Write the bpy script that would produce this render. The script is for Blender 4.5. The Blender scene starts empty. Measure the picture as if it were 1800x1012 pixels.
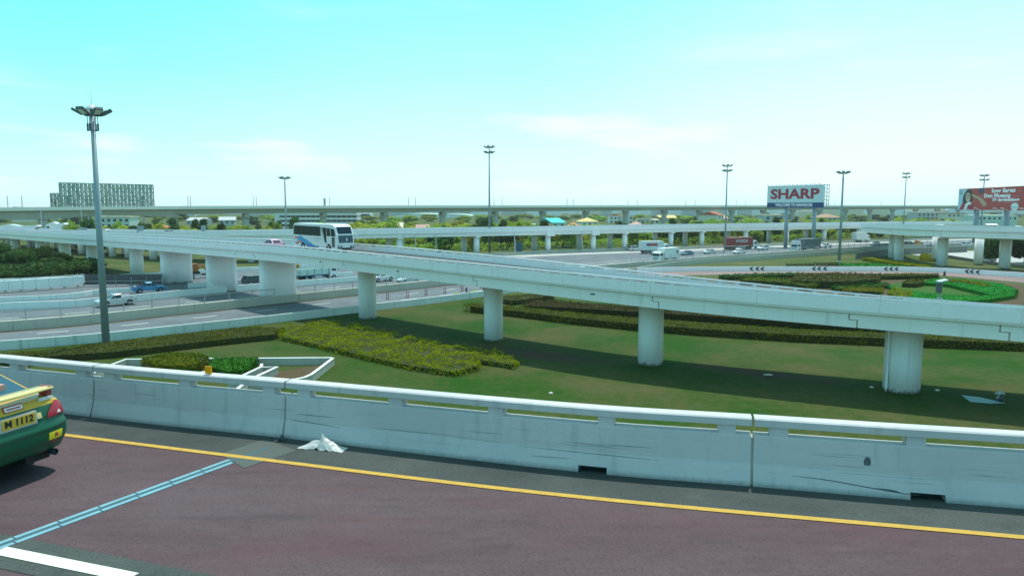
import bpy, bmesh, math, random
from mathutils import Vector, Matrix
random.seed(7)
SC = bpy.context.scene
COL = SC.collection
# ------------------------------------------------------------------ camera, sky, sun, exposure
CAMZ = 14.0; FPX = 1300.0; HOR = 363.0
PITCH = math.atan((506.0 - HOR) / FPX)
cam = bpy.data.cameras.new('camera'); camo = bpy.data.objects.new('camera', cam); COL.objects.link(camo)
camo.location = (0, 0, CAMZ); camo.rotation_euler = (math.pi / 2 - PITCH, 0, 0)
cam.sensor_fit = 'HORIZONTAL'; cam.sensor_width = 36.0; cam.lens = 36.0 * FPX / 1800.0
cam.clip_start = 0.1; cam.clip_end = 9000
SC.camera = camo
SUNV = Vector((0.13, 0.37, 1.0)).normalized()
SUN_EL = math.asin(SUNV.z); SUN_AZ = math.atan2(SUNV.x, SUNV.y)
world = bpy.data.worlds.new('World'); SC.world = world; world.use_nodes = True
nt = world.node_tree; nt.nodes.clear()
def N(t, typ, **kw):
    n = t.nodes.new(typ)
    for k, v in kw.items():
        if k.startswith('i_'): n.inputs[k[2:].replace('_', ' ')].default_value = v
        else: setattr(n, k, v)
    return n
def math_node(t, op, a, b=None, c=None, clamp=False):
    n = t.nodes.new('ShaderNodeMath'); n.operation = op; n.use_clamp = clamp
    for i, x in enumerate((a, b, c)):
        if x is None: continue
        if isinstance(x, (int, float)): n.inputs[i].default_value = x
        else: t.links.new(x, n.inputs[i])
    return n.outputs[0]
def mix_rgb(t, fac, a, b, mode='MIX'):
    n = t.nodes.new('ShaderNodeMix'); n.data_type = 'RGBA'; n.blend_type = mode
    for i, x in ((0, fac), (6, a), (7, b)):
        if isinstance(x, (int, float)): n.inputs[i].default_value = x
        elif isinstance(x, (tuple, list)): n.inputs[i].default_value = (*x[:3], 1)
        else: t.links.new(x, n.inputs[i])
    return n.outputs[2]
def ramp(t, fac, stops, interp='LINEAR'):
    n = t.nodes.new('ShaderNodeValToRGB'); cr = n.color_ramp; cr.interpolation = interp
    while len(cr.elements) < len(stops): cr.elements.new(0.5)
    for e, (p, c) in zip(cr.elements, stops):
        e.position = p; e.color = (*c, 1) if not isinstance(c, (int, float)) else (c, c, c, 1)
    t.links.new(fac, n.inputs[0]); return n.outputs[0]
sky = N(nt, 'ShaderNodeTexSky', sky_type='NISHITA', sun_disc=False)
sky.sun_elevation = SUN_EL; sky.sun_rotation = SUN_AZ; sky.dust_density = 2.0; sky.ozone_density = 1.0; sky.altitude = 0
tc = N(nt, 'ShaderNodeTexCoord'); sep = N(nt, 'ShaderNodeSeparateXYZ'); nt.links.new(tc.outputs['Generated'], sep.inputs[0])
el = math_node(nt, 'MAXIMUM', sep.outputs['Z'], 0.0)
bw = N(nt, 'ShaderNodeRGBToBW'); nt.links.new(sky.outputs[0], bw.inputs[0])
lum = math_node(nt, 'MULTIPLY', bw.outputs[0], 1.0)
lum = math_node(nt, 'MULTIPLY', math_node(nt, 'POWER', lum, 0.22), 3.9)          # humid tropical sky: much flatter from horizon to zenith than a clear one
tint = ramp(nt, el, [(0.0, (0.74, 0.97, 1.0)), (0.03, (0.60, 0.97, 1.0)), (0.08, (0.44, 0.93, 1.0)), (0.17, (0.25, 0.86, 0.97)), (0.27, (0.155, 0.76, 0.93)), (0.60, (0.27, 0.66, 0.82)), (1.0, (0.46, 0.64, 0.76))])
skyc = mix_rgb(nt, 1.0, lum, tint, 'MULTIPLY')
# humid air is whiter to the right, nearer the sun's side
wd = N(nt, 'ShaderNodeVectorMath', operation='DOT_PRODUCT'); nt.links.new(tc.outputs['Generated'], wd.inputs[0]); wd.inputs[1].default_value = (0.72, 0.69, 0.10)
wf = ramp(nt, wd.outputs['Value'], [(0.20, 0.0), (0.69, 0.42), (0.97, 0.95)], 'EASE')
wh = math_node(nt, 'MULTIPLY', wf, math_node(nt, 'SUBTRACT', 1.0, math_node(nt, 'MULTIPLY', el, 2.2), clamp=True))
skyc = mix_rgb(nt, wh, skyc, mix_rgb(nt, 1.0, lum, (0.72, 1.0, 1.0), 'MULTIPLY'))
# thin fair-weather clouds low over the horizon
mp = N(nt, 'ShaderNodeMapping'); mp.inputs['Scale'].default_value = (1.0, 1.0, 5.0); mp.inputs['Location'].default_value = (0.35, 0.0, 0.12); nt.links.new(tc.outputs['Generated'], mp.inputs[0])
cn = N(nt, 'ShaderNodeTexNoise'); cn.inputs['Scale'].default_value = 3.1; cn.inputs['Detail'].default_value = 7; cn.inputs['Roughness'].default_value = 0.52; nt.links.new(mp.outputs[0], cn.inputs['Vector'])
cm = ramp(nt, cn.outputs[0], [(0.53, 0.0), (0.68, 1.0)], 'EASE')
ce = ramp(nt, el, [(0.0, 0.8), (0.10, 0.8), (0.15, 0.30), (0.30, 0.06), (0.6, 0.2), (1.0, 0.2)])
skyc = mix_rgb(nt, math_node(nt, 'MULTIPLY', cm, ce), skyc, mix_rgb(nt, 1.0, lum, (0.74, 0.98, 1.02), 'MULTIPLY'))
bg = N(nt, 'ShaderNodeBackground'); bg.inputs['Strength'].default_value = 0.15; SKYGAIN = 1.0
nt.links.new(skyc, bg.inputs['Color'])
wo = N(nt, 'ShaderNodeOutputWorld'); nt.links.new(bg.outputs[0], wo.inputs['Surface'])
sun = bpy.data.lights.new('sun', 'SUN'); sun.energy = 2.7; sun.angle = math.radians(0.55); sun.color = (1.0, 0.985, 0.90)
suno = bpy.data.objects.new('sun', sun); COL.objects.link(suno); suno.rotation_euler = (-SUNV).to_track_quat('-Z', 'Y').to_euler()
vs = SC.view_settings; vs.view_transform = 'Standard'; vs.look = 'None'; vs.gamma = 1.0; vs.use_curve_mapping = False; vs.exposure = 0.7
SC.cycles.max_bounces = 6; SC.cycles.transparent_max_bounces = 8
# ------------------------------------------------------------------ geometry of the place: rays from the camera's station to the ground
_c, _s = math.cos(PITCH), math.sin(PITCH)
def ray(px, py):
    a = (px - 900) / FPX; b = -(py - 506) / FPX
    return Vector((a, _c + b * _s, -_s + b * _c))
def G(px, py, z=0.0):
    d = ray(px, py); t = (z - CAMZ) / d.z; return Vector((d.x * t, d.y * t, z))
def P(px, py, Y):
    d = ray(px, py); t = Y / d.y; return Vector((d.x * t, Y, CAMZ + d.z * t))
def proj(p):
    x, y, z = p[0], p[1], p[2] - CAMZ
    dep = y * _c - z * _s; up = y * _s + z * _c
    return 900 + FPX * x / dep, 506 - FPX * up / dep
def interp(tab, x):
    if x <= tab[0][0]: (x0, y0), (x1, y1) = tab[0], tab[1]
    elif x >= tab[-1][0]: (x0, y0), (x1, y1) = tab[-2], tab[-1]
    else:
        for i in range(len(tab) - 1):
            if tab[i][0] <= x <= tab[i + 1][0]: (x0, y0), (x1, y1) = tab[i], tab[i + 1]; break
    return y0 + (y1 - y0) * (x - x0) / (x1 - x0)
def z_on(x, y, tab, z0=8.0):          # height at plan point (x,y) of a line surveyed in the photograph
    z = z0
    for _ in range(6):
        px, _q = proj((x, y, z)); z = P(px, interp(tab, px), y).z
    return z
def catmull(pts, n=8):
    pts = [Vector(p) for p in pts]; out = []
    for i in range(len(pts) - 1):
        p0 = pts[i - 1] if i else pts[0] * 2 - pts[1]; p1 = pts[i]; p2 = pts[i + 1]
        p3 = pts[i + 2] if i + 2 < len(pts) else pts[-1] * 2 - pts[-2]
        for k in range(n):
            t = k / n
            out.append(0.5 * ((2 * p1) + (p2 - p0) * t + (2 * p0 - 5 * p1 + 4 * p2 - p3) * t * t + (3 * p1 - p0 - 3 * p2 + p3) * t ** 3))
    out.append(pts[-1].copy()); return out
Z = Vector((0, 0, 1))
class Path:                            # pairs of front and rear points, swept by arc length
    def __init__(s, F, R=None, w=1.0, side=1):
        s.F = [Vector(p) for p in F]; n = len(s.F)
        s.T = []
        for i in range(n):
            t = s.F[min(i + 1, n - 1)] - s.F[max(i - 1, 0)]; t.z = 0; s.T.append(t.normalized())
        if R is None: R = [p + Vector((-t.y, t.x, 0)) * w * side for p, t in zip(s.F, s.T)]
        s.R = [Vector(p) for p in R]
        s.s = [0.0]
        for i in range(1, n): s.s.append(s.s[-1] + (s.F[i] - s.F[i - 1]).length)
        s.L = s.s[-1]
    def at(s, d):
        d = max(0, min(s.L, d)); lo, hi = 0, len(s.s) - 1
        while hi - lo > 1:
            m = (lo + hi) // 2
            if s.s[m] <= d: lo = m
            else: hi = m
        k = (d - s.s[lo]) / max(1e-9, s.s[hi] - s.s[lo])
        return s.F[lo].lerp(s.F[hi], k), s.R[lo].lerp(s.R[hi], k)
    def tan(s, d):
        a, _ = s.at(d - 0.5); b, _ = s.at(d + 0.5); t = b - a; t.z = 0; return t.normalized()
    def seg(s, a, b, step=3.0):
        n = max(1, math.ceil((b - a) / step)); return [s.at(a + (b - a) * i / n) for i in range(n + 1)]
    def s_px(s, px, u=0.5):
        best, bs = 1e9, 0
        for i in range(601):
            d = s.L * i / 600; f, r = s.at(d); q = f.lerp(r, u)
            if q.y < 1: continue
            e = abs(proj(q)[0] - px)
            if e < best: best, bs = e, d
        return bs
# ------------------------------------------------------------------ mesh builder
class MB:
    def __init__(s): s.v = []; s.f = []; s.m = []
    def add(s, vs_, fs, m=0):
        o = len(s.v); s.v += [tuple(p) for p in vs_]
        for f in fs: s.f.append(tuple(o + i for i in f)); s.m.append(m)
    def box(s, c, d, rz=0.0, m=0, M=None):
        x, y, z = d[0] / 2, d[1] / 2, d[2] / 2; vs_ = []
        for q in ((-x, -y, -z), (x, -y, -z), (x, y, -z), (-x, y, -z), (-x, -y, z), (x, -y, z), (x, y, z), (-x, y, z)):
            v = Vector(q)
            if M: v = M @ v
            elif rz: v = Matrix.Rotation(rz, 3, 'Z') @ v
            vs_.append(v + Vector(c))
        s.add(vs_, [(0, 3, 2, 1), (4, 5, 6, 7), (0, 1, 5, 4), (1, 2, 6, 5), (2, 3, 7, 6), (3, 0, 4, 7)], m)
    def cyl(s, a, b, r0, r1=None, n=10, m=0, caps=True):
        a, b = Vector(a), Vector(b); r1 = r0 if r1 is None else r1
        d = (b - a).normalized(); u = d.orthogonal().normalized(); w = d.cross(u); vs_ = []
        for p, r in ((a, r0), (b, r1)):
            for i in range(n):
                t = 2 * math.pi * i / n; vs_.append(p + (u * math.cos(t) + w * math.sin(t)) * r)
        fs = [(i, (i + 1) % n, n + (i + 1) % n, n + i) for i in range(n)]
        if caps: fs += [tuple(reversed(range(n))), tuple(range(n, 2 * n))]
        s.add(vs_, fs, m)
    def prism(s, poly, z0, z1, m=0):
        n = len(poly); vs_ = [(p[0], p[1], z0) for p in poly] + [(p[0], p[1], z1) for p in poly]
        s.add(vs_, [tuple(reversed(range(n))), tuple(range(n, 2 * n))] + [(i, (i + 1) % n, n + (i + 1) % n, n + i) for i in range(n)], m)
    def extr(s, poly3, off, m=0):      # polygon of 3-D points extruded by a vector
        n = len(poly3); off = Vector(off); vs_ = [Vector(p) for p in poly3] + [Vector(p) + off for p in poly3]
        s.add(vs_, [tuple(reversed(range(n))), tuple(range(n, 2 * n))] + [(i, (i + 1) % n, n + (i + 1) % n, n + i) for i in range(n)], m)
    def poly(s, pts, m=0): s.add(pts, [tuple(range(len(pts)))], m)
    def sweep(s, pairs, prof, m=0, caps=True, closed=True):
        k = len(prof); vs_ = []
        for f, r in pairs:
            h = Vector((r.x - f.x, r.y - f.y, 0)); W = h.length; dz = r.z - f.z; h /= W
            for (u, v) in prof: vs_.append(Vector((f.x, f.y, f.z)) + h * u + Z * (dz * u / W + v))
        n = len(pairs); fs = []
        for i in range(n - 1):
            for j in range(k if closed else k - 1):
                j2 = (j + 1) % k; fs.append((i * k + j, i * k + j2, (i + 1) * k + j2, (i + 1) * k + j))
        if caps and closed: fs += [tuple(reversed(range(k))), tuple(range((n - 1) * k, n * k))]
        s.add(vs_, fs, m)
    def mesh(s, name, mats, smooth=False, fix=True):
        me = bpy.data.meshes.new(name); me.from_pydata(s.v, [], s.f)
        mats = mats if isinstance(mats, (list, tuple)) else [mats]
        for q in mats: me.materials.append(q)
        if len(mats) > 1: me.polygons.foreach_set('material_index', s.m)
        if smooth is True: me.polygons.foreach_set('use_smooth', [True] * len(me.polygons))
        if fix and len(s.f) < 6000:
            bm = bmesh.new(); bm.from_mesh(me); bmesh.ops.recalc_face_normals(bm, faces=bm.faces); bm.to_mesh(me); bm.free()
        me.update(); return me
    def build(s, name, mats, parent=None, smooth=False, fix=True, **tags):
        return link(name, s.mesh(name, mats, smooth, fix), parent, **tags)
def link(name, me, parent=None, loc=None, rz=None, **tags):
    o = bpy.data.objects.new(name, me); COL.objects.link(o)
    if parent: o.parent = parent
    if loc is not None: o.location = loc
    if rz is not None: o.rotation_euler = (0, 0, rz)
    for k, v in tags.items(): o[k] = v
    return o
def tag(o, label, cat, group=None):
    o['label'] = label; o['category'] = cat
    if group: o['group'] = group
    return o
def thing(name, label, cat, loc=(0, 0, 0), rz=0.0, group=None):
    o = link(name, None, None, loc, rz); o.empty_display_size = 0.3; return tag(o, label, cat, group)
def struct(mb, name, mats, parent=None, **k):
    return mb.build(name, mats, parent, kind='structure', **k) if parent is None else mb.build(name, mats, parent, **k)
def dup(o, parent=None):
    c = o.copy(); COL.objects.link(c)
    if parent: c.parent = parent
    for ch in list(o.children): dup(ch, c)
    return c
_kids = {}
# ------------------------------------------------------------------ materials
def new_mat(name):
    m = bpy.data.materials.new(name); m.use_nodes = True; t = m.node_tree; t.nodes.clear()
    out = t.nodes.new('ShaderNodeOutputMaterial'); b = t.nodes.new('ShaderNodeBsdfPrincipled'); t.links.new(b.outputs[0], out.inputs[0]); return m, t, b, out
def noise(t, scale, vec=None, detail=4, rough=0.55, stretch=None):
    if vec is None: vec = N(t, 'ShaderNodeNewGeometry').outputs['Position']
    if stretch:
        mp_ = t.nodes.new('ShaderNodeMapping'); mp_.inputs['Scale'].default_value = stretch; t.links.new(vec, mp_.inputs[0]); vec = mp_.outputs[0]
    n = t.nodes.new('ShaderNodeTexNoise'); n.inputs['Scale'].default_value = scale; n.inputs['Detail'].default_value = detail; n.inputs['Roughness'].default_value = rough
    t.links.new(vec, n.inputs['Vector']); return n.outputs[0]
def bump(t, b, h, strength=0.3, dist=0.05):
    n = t.nodes.new('ShaderNodeBump'); n.inputs['Strength'].default_value = strength; n.inputs['Distance'].default_value = dist
    t.links.new(h, n.inputs['Height']); t.links.new(n.outputs[0], b.inputs['Normal'])
def plain(name, col, rough=0.6, metal=0.0, var=0.12, scale=3.0, spec=0.4, coat=0.0):
    m, t, b, o = new_mat(name)
    c = mix_rgb(t, noise(t, scale), [x * (1 - var) for x in col], [min(1, x * (1 + var)) for x in col])
    t.links.new(c, b.inputs['Base Color']); b.inputs['Roughness'].default_value = rough; b.inputs['Metallic'].default_value = metal; b.inputs['Specular IOR Level'].default_value = spec
    if coat: b.inputs['Coat Weight'].default_value = coat; b.inputs['Coat Roughness'].default_value = 0.05
    return m
def concrete(name, col, dirt=(0.16, 0.16, 0.14), amount=0.5, streak=0.6, rough=0.75, s=1.0):
    m, t, b, o = new_mat(name)
    big = noise(t, 0.25 * s, detail=5); fine = noise(t, 9 * s, detail=5, rough=0.7)
    c = mix_rgb(t, fine, [x * 0.93 for x in col], [min(1, x * 1.05) for x in col])
    c = mix_rgb(t, ramp(t, big, [(0.42, 0.0), (0.75, 0.35 * amount)]), c, [x * 0.62 for x in col])
    st = noise(t, 1.0 * s, detail=6, rough=0.65, stretch=(1.6, 1.6, 0.10))
    c = mix_rgb(t, ramp(t, st, [(0.55, 0.0), (0.80, 0.75 * streak)]), c, dirt)
    sp = noise(t, 3.0 * s, detail=8, rough=0.8)
    c = mix_rgb(t, ramp(t, sp, [(0.62, 0.0), (0.74, 0.6 * amount)]), c, dirt)
    t.links.new(c, b.inputs['Base Color']); b.inputs['Roughness'].default_value = rough; b.inputs['Specular IOR Level'].default_value = 0.25
    bump(t, b, fine, 0.25, 0.02); return m
def asphalt(name, col, alt, rough=0.85, s=1.0, stretch=(1, 1, 1)):
    m, t, b, o = new_mat(name)
    big = noise(t, 0.35 * s, detail=6, rough=0.6, stretch=stretch); fine = noise(t, 30 * s, detail=3, rough=0.7); mid = noise(t, 2.2 * s, detail=6, rough=0.7, stretch=stretch)
    c = mix_rgb(t, ramp(t, big, [(0.35, 0.0), (0.68, 1.0)]), col, alt)
    c = mix_rgb(t, ramp(t, mid, [(0.5, 0.0), (0.78, 0.5)]), c, [x * 0.55 for x in col])
    c = mix_rgb(t, ramp(t, mid, [(0.22, 0.45), (0.42, 0.0)]), c, [x * 1.5 for x in alt])
    c = mix_rgb(t, ramp(t, fine, [(0.30, 0.6), (0.50, 0.0)]), c, [x * 0.35 for x in col])
    c = mix_rgb(t, ramp(t, fine, [(0.62, 0.0), (0.78, 0.4)]), c, [min(1, x * 2.2) for x in alt])
    t.links.new(c, b.inputs['Base Color']); b.inputs['Roughness'].default_value = rough; b.inputs['Specular IOR Level'].default_value = 0.25
    bump(t, b, fine, 0.35, 0.01); return m
def grass_mat(name, a, b2, dry, dryness=0.5):
    m, t, b, o = new_mat(name)
    n1 = noise(t, 0.10, detail=6, rough=0.6); n2 = noise(t, 1.3, detail=6, rough=0.7); n3 = noise(t, 9, detail=4, rough=0.8)
    c = mix_rgb(t, n2, a, b2)
    mm = math_node(t, 'ADD', math_node(t, 'MULTIPLY', n1, 0.65), math_node(t, 'MULTIPLY', n2, 0.35))
    c = mix_rgb(t, ramp(t, mm, [(0.5 - 0.12 * dryness, 0.0), (0.72 - 0.12 * dryness, 0.9)]), c, dry)
    c = mix_rgb(t, ramp(t, n3, [(0.3, 0.6), (0.6, 0.0)]), c, [x * 0.45 for x in a])
    t.links.new(c, b.inputs['Base Color']); b.inputs['Roughness'].default_value = 0.95; b.inputs['Specular IOR Level'].default_value = 0.1
    bump(t, b, n3, 0.6, 0.08); return m
def foliage(name, a, b2, trans=0.3, yel=None):
    m, t, b, o = new_mat(name)
    g = N(t, 'ShaderNodeNewGeometry'); oi = N(t, 'ShaderNodeObjectInfo')
    c = mix_rgb(t, g.outputs['Random Per Island'], a, b2)
    n1 = noise(t, 0.45, detail=5)
    c = mix_rgb(t, ramp(t, n1, [(0.35, 0.0), (0.65, 0.6)]), c, yel or [x * 1.35 for x in b2])
    hs = N(t, 'ShaderNodeHueSaturation'); t.links.new(c, hs.inputs['Color'])
    t.links.new(math_node(t, 'MULTIPLY_ADD', oi.outputs['Random'], 0.05, 0.475), hs.inputs['Hue']); t.links.new(math_node(t, 'MULTIPLY_ADD', oi.outputs['Random'], 0.6, 0.7), hs.inputs['Value'])
    t.links.new(hs.outputs[0], b.inputs['Base Color']); b.inputs['Roughness'].default_value = 0.8; b.inputs['Specular IOR Level'].default_value = 0.05
    tr = N(t, 'ShaderNodeBsdfTranslucent'); t.links.new(hs.outputs[0], tr.inputs[0])
    mx = N(t, 'ShaderNodeMixShader'); mx.inputs[0].default_value = trans; t.links.new(b.outputs[0], mx.inputs[1]); t.links.new(tr.outputs[0], mx.inputs[2]); t.links.new(mx.outputs[0], o.inputs[0]); return m
def glass_mat(name, col, rough=0.06):
    m, t, b, o = new_mat(name); b.inputs['Base Color'].default_value = (*col, 1); b.inputs['Roughness'].default_value = rough; b.inputs['Specular IOR Level'].default_value = 0.35; return m
M = {}
M['paintwall'] = concrete('painted_concrete', (0.82, 0.79, 0.78), amount=0.45, streak=0.35)
M['parapet'] = concrete('painted_parapet', (0.88, 0.83, 0.83), amount=0.3, streak=0.3)
M['pier'] = concrete('painted_pier', (0.90, 0.86, 0.84), amount=0.3, streak=0.45)
M['girder'] = concrete('painted_girder', (0.88, 0.83, 0.80), amount=0.35, streak=0.45)
M['oldwall'] = concrete('weathered_wall', (0.62, 0.66, 0.63), dirt=(0.06, 0.07, 0.06), amount=1.2, streak=1.0)
M['kerb'] = concrete('stained_kerb', (0.46, 0.45, 0.38), dirt=(0.10, 0.09, 0.07), amount=1.1, streak=0.8)
M['whitewall'] = concrete('white_wall', (0.74, 0.78, 0.76), dirt=(0.2, 0.2, 0.18), amount=0.6, streak=0.6)
M['grayconc'] = concrete('grey_concrete', (0.84, 0.80, 0.72), amount=0.5, streak=0.4)
M['grayconc2'] = concrete('grey_concrete_pier', (0.47, 0.46, 0.40), amount=0.6, streak=0.6)
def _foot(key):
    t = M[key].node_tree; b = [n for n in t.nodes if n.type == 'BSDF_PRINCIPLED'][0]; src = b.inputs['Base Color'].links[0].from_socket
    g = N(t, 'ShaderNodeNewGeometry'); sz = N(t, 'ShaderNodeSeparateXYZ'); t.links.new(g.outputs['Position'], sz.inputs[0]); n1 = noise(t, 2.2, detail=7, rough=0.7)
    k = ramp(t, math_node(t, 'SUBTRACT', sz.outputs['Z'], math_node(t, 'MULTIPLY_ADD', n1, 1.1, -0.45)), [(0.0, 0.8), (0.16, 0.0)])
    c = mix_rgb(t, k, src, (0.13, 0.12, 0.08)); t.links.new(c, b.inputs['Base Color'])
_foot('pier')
M['darkwall'] = concrete('shade_toned_weathered_wall', (0.17, 0.18, 0.155), amount=0.8, streak=0.7)  # base colour darkened to hold the bridge's shade; the streaks are weathering
M['dark'] = plain('dark_gap', (0.03, 0.032, 0.035), 0.9)
M['asphalt'] = asphalt('grey_asphalt', (0.10, 0.122, 0.135), (0.155, 0.178, 0.192), s=0.5)
M['asphalt_d'] = asphalt('dark_asphalt', (0.05, 0.06, 0.065), (0.08, 0.088, 0.09), s=0.7)
M['pale_road'] = asphalt('pale_concrete_road', (0.36, 0.37, 0.35), (0.46, 0.47, 0.44), s=0.5)
M['redroad'] = asphalt('red_brown_asphalt', (0.080, 0.048, 0.054), (0.100, 0.068, 0.076), s=1.2, stretch=(0.5, 1.6, 1))
def _redpatch():
    t = M['redroad'].node_tree; b = [n for n in t.nodes if n.type == 'BSDF_PRINCIPLED'][0]; src = b.inputs['Base Color'].links[0].from_socket
    n1 = noise(t, 0.55, detail=6, rough=0.65, stretch=(0.5, 1.3, 1)); c = mix_rgb(t, ramp(t, n1, [(0.52, 0.0), (0.70, 0.55)]), src, (0.100, 0.046, 0.050))
    n2 = noise(t, 0.9, detail=8, rough=0.7, stretch=(0.25, 2.4, 1)); c = mix_rgb(t, ramp(t, n2, [(0.56, 0.0), (0.70, 0.55)]), c, (0.034, 0.032, 0.034))
    n3 = noise(t, 4.0, detail=9, rough=0.75); c = mix_rgb(t, ramp(t, n3, [(0.63, 0.0), (0.70, 0.7)]), c, (0.028, 0.026, 0.028))
    t.links.new(c, b.inputs['Base Color'])
_redpatch()
M['redroad2'] = asphalt('red_brown_loop_road', (0.22, 0.15, 0.145), (0.26, 0.19, 0.18), s=0.4)
M['shoulder'] = asphalt('shoulder_asphalt', (0.042, 0.053, 0.050), (0.070, 0.083, 0.076), s=1.0)
M['yellow'] = plain('yellow_road_paint', (0.47, 0.29, 0.045), 0.8, var=0.28, scale=8)
M['white'] = plain('white_road_paint', (0.62, 0.66, 0.58), 0.8, var=0.18, scale=5)
M['joint'] = plain('pale_blue_joint_plate', (0.17, 0.33, 0.38), 0.5, var=0.25, scale=4)
M['jointgap'] = plain('joint_rubber', (0.035, 0.10, 0.12), 0.8)
M['grass'] = grass_mat('lawn_grass', (0.010, 0.058, 0.003), (0.028, 0.090, 0.007), (0.115, 0.095, 0.040), 0.68)
def _bare(spots):
    t = M['grass'].node_tree; b = [n for n in t.nodes if n.type == 'BSDF_PRINCIPLED'][0]; src = b.inputs['Base Color'].links[0].from_socket
    g = N(t, 'ShaderNodeNewGeometry'); n1 = noise(t, 0.45, detail=7, rough=0.65); tot = None
    for (c, rx, ry) in spots:
        mp_ = t.nodes.new('ShaderNodeMapping'); mp_.vector_type = 'TEXTURE'; mp_.inputs['Location'].default_value = (c[0], c[1], 0); mp_.inputs['Rotation'].default_value = (0, 0, -0.6); mp_.inputs['Scale'].default_value = (rx, ry, 1000); t.links.new(g.outputs['Position'], mp_.inputs[0])
        ln = N(t, 'ShaderNodeVectorMath', operation='LENGTH'); t.links.new(mp_.outputs[0], ln.inputs[0]); k = math_node(t, 'SUBTRACT', 1.35, ln.outputs['Value']); tot = k if tot is None else math_node(t, 'MAXIMUM', tot, k)
    k = ramp(t, math_node(t, 'ADD', tot, math_node(t, 'MULTIPLY_ADD', n1, 2.4, -1.2)), [(0.25, 0.0), (0.75, 0.9)])
    c = mix_rgb(t, k, src, mix_rgb(t, noise(t, 3, detail=5), (0.050, 0.036, 0.022), (0.085, 0.062, 0.038))); t.links.new(c, b.inputs['Base Color'])
M['rough'] = grass_mat('rough_grass', (0.040, 0.080, 0.016), (0.075, 0.115, 0.028), (0.16, 0.145, 0.07), 0.5)
M['soil'] = grass_mat('bare_soil', (0.085, 0.062, 0.036), (0.12, 0.085, 0.05), (0.10, 0.10, 0.045), 0.4)
M['hedge_y'] = foliage('yellow_green_leaves', (0.115, 0.135, 0.002), (0.235, 0.25, 0.003), 0.3)
M['hedge_m'] = foliage('olive_leaves', (0.055, 0.085, 0.004), (0.11, 0.13, 0.006), 0.25)
M['hedge_d'] = foliage('dark_leaves', (0.032, 0.048, 0.008), (0.062, 0.075, 0.012), 0.2)
M['hedge_g'] = foliage('bright_green_leaves', (0.012, 0.105, 0.006), (0.022, 0.145, 0.010), 0.15, yel=(0.03, 0.15, 0.010))
M['hedge_b'] = foliage('brown_green_leaves', (0.048, 0.042, 0.012), (0.08, 0.064, 0.018), 0.2)
M['tree_a'] = foliage('mid_green_leaves', (0.14, 0.235, 0.035), (0.25, 0.34, 0.05), 0.5)
M['tree_b'] = foliage('yellow_tree_leaves', (0.25, 0.31, 0.035), (0.40, 0.41, 0.06), 0.5)
M['tree_d'] = foliage('deep_green_leaves', (0.032, 0.075, 0.022), (0.07, 0.13, 0.035), 0.35)
M['bark'] = plain('bark', (0.12, 0.10, 0.075), 0.9, var=0.4, scale=6)
M['lamp'] = plain('galvanised_pole', (0.27, 0.33, 0.36), 0.55, 0.3)
M['lampd'] = plain('lamp_housing', (0.07, 0.10, 0.10), 0.5)
M['lampglass'] = glass_mat('lamp_lens', (0.6, 0.7, 0.68))
M['steel'] = plain('fence_steel', (0.32, 0.36, 0.36), 0.5, 0.4)
M['tyre'] = plain('tyre_rubber', (0.02, 0.02, 0.022), 0.9)
M['rim'] = plain('wheel_rim', (0.35, 0.36, 0.36), 0.4, 0.6)
M['glass'] = glass_mat('dark_glass', (0.025, 0.04, 0.045))
M['glassblue'] = glass_mat('blue_glass', (0.03, 0.10, 0.14))
M['silver'] = plain('silver_paint', (0.52, 0.55, 0.55), 0.3, 0.2, var=0.03, coat=0.6)
M['carwhite'] = plain('white_car_paint', (0.74, 0.76, 0.76), 0.3, 0, var=0.03, coat=0.6)
M['carblue'] = plain('blue_car_paint', (0.02, 0.10, 0.19), 0.3, 0.1, var=0.05, coat=0.6)
M['pickblue'] = plain('bright_blue_paint', (0.03, 0.22, 0.42), 0.35, 0.1, var=0.05, coat=0.6)
M['cardark'] = plain('dark_grey_car_paint', (0.04, 0.055, 0.065), 0.3, 0.1, var=0.05, coat=0.6)
M['pink'] = plain('pink_car_paint', (0.65, 0.22, 0.42), 0.3, 0, var=0.05, coat=0.6)
M['red'] = plain('red_paint', (0.45, 0.05, 0.045), 0.5)
M['redlamp'] = glass_mat('red_lamp_lens', (0.33, 0.012, 0.03), 0.12)
M['headlamp'] = glass_mat('headlamp_lens', (0.7, 0.74, 0.74))
M['black'] = plain('black_plastic', (0.02, 0.022, 0.022), 0.6)
M['orange'] = plain('orange_paint', (0.75, 0.30, 0.02), 0.5)
M['plastic'] = plain('white_plastic_sheet', (0.46, 0.48, 0.46), 0.4, var=0.25, scale=14)
# ------------------------------------------------------------------ ground, motorway
_bare([(G(930, 622), 9, 2.2), (G(690, 590), 9, 2.0), (G(1330, 655), 7, 1.6), (G(640, 575), 5, 1.5)])
def flat_poly(name, pts, mat, z, parent=None, **k):
    mb = MB(); mb.poly([(p[0], p[1], z) for p in pts]); return mb.build(name, mat, parent, **k)
def strip(near, far, z):              # ribbon between two polylines of equal length
    mb = MB(); n = len(near)
    mb.add([(p[0], p[1], z) for p in near] + [(p[0], p[1], z) for p in far], [(i, i + 1, n + i + 1, n + i) for i in range(n - 1)]); return mb
mb = MB(); R_ = 6000
mb.add([(-R_, -400, 0), (R_, -400, 0), (R_, R_ * 1.2, 0), (-R_, R_ * 1.2, 0)], [(0, 1, 2, 3)])
ground = struct(mb, 'ground', M['rough'])
def GL(l, z=0.0): return [G(x, y, z) for x, y in l]
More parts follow.
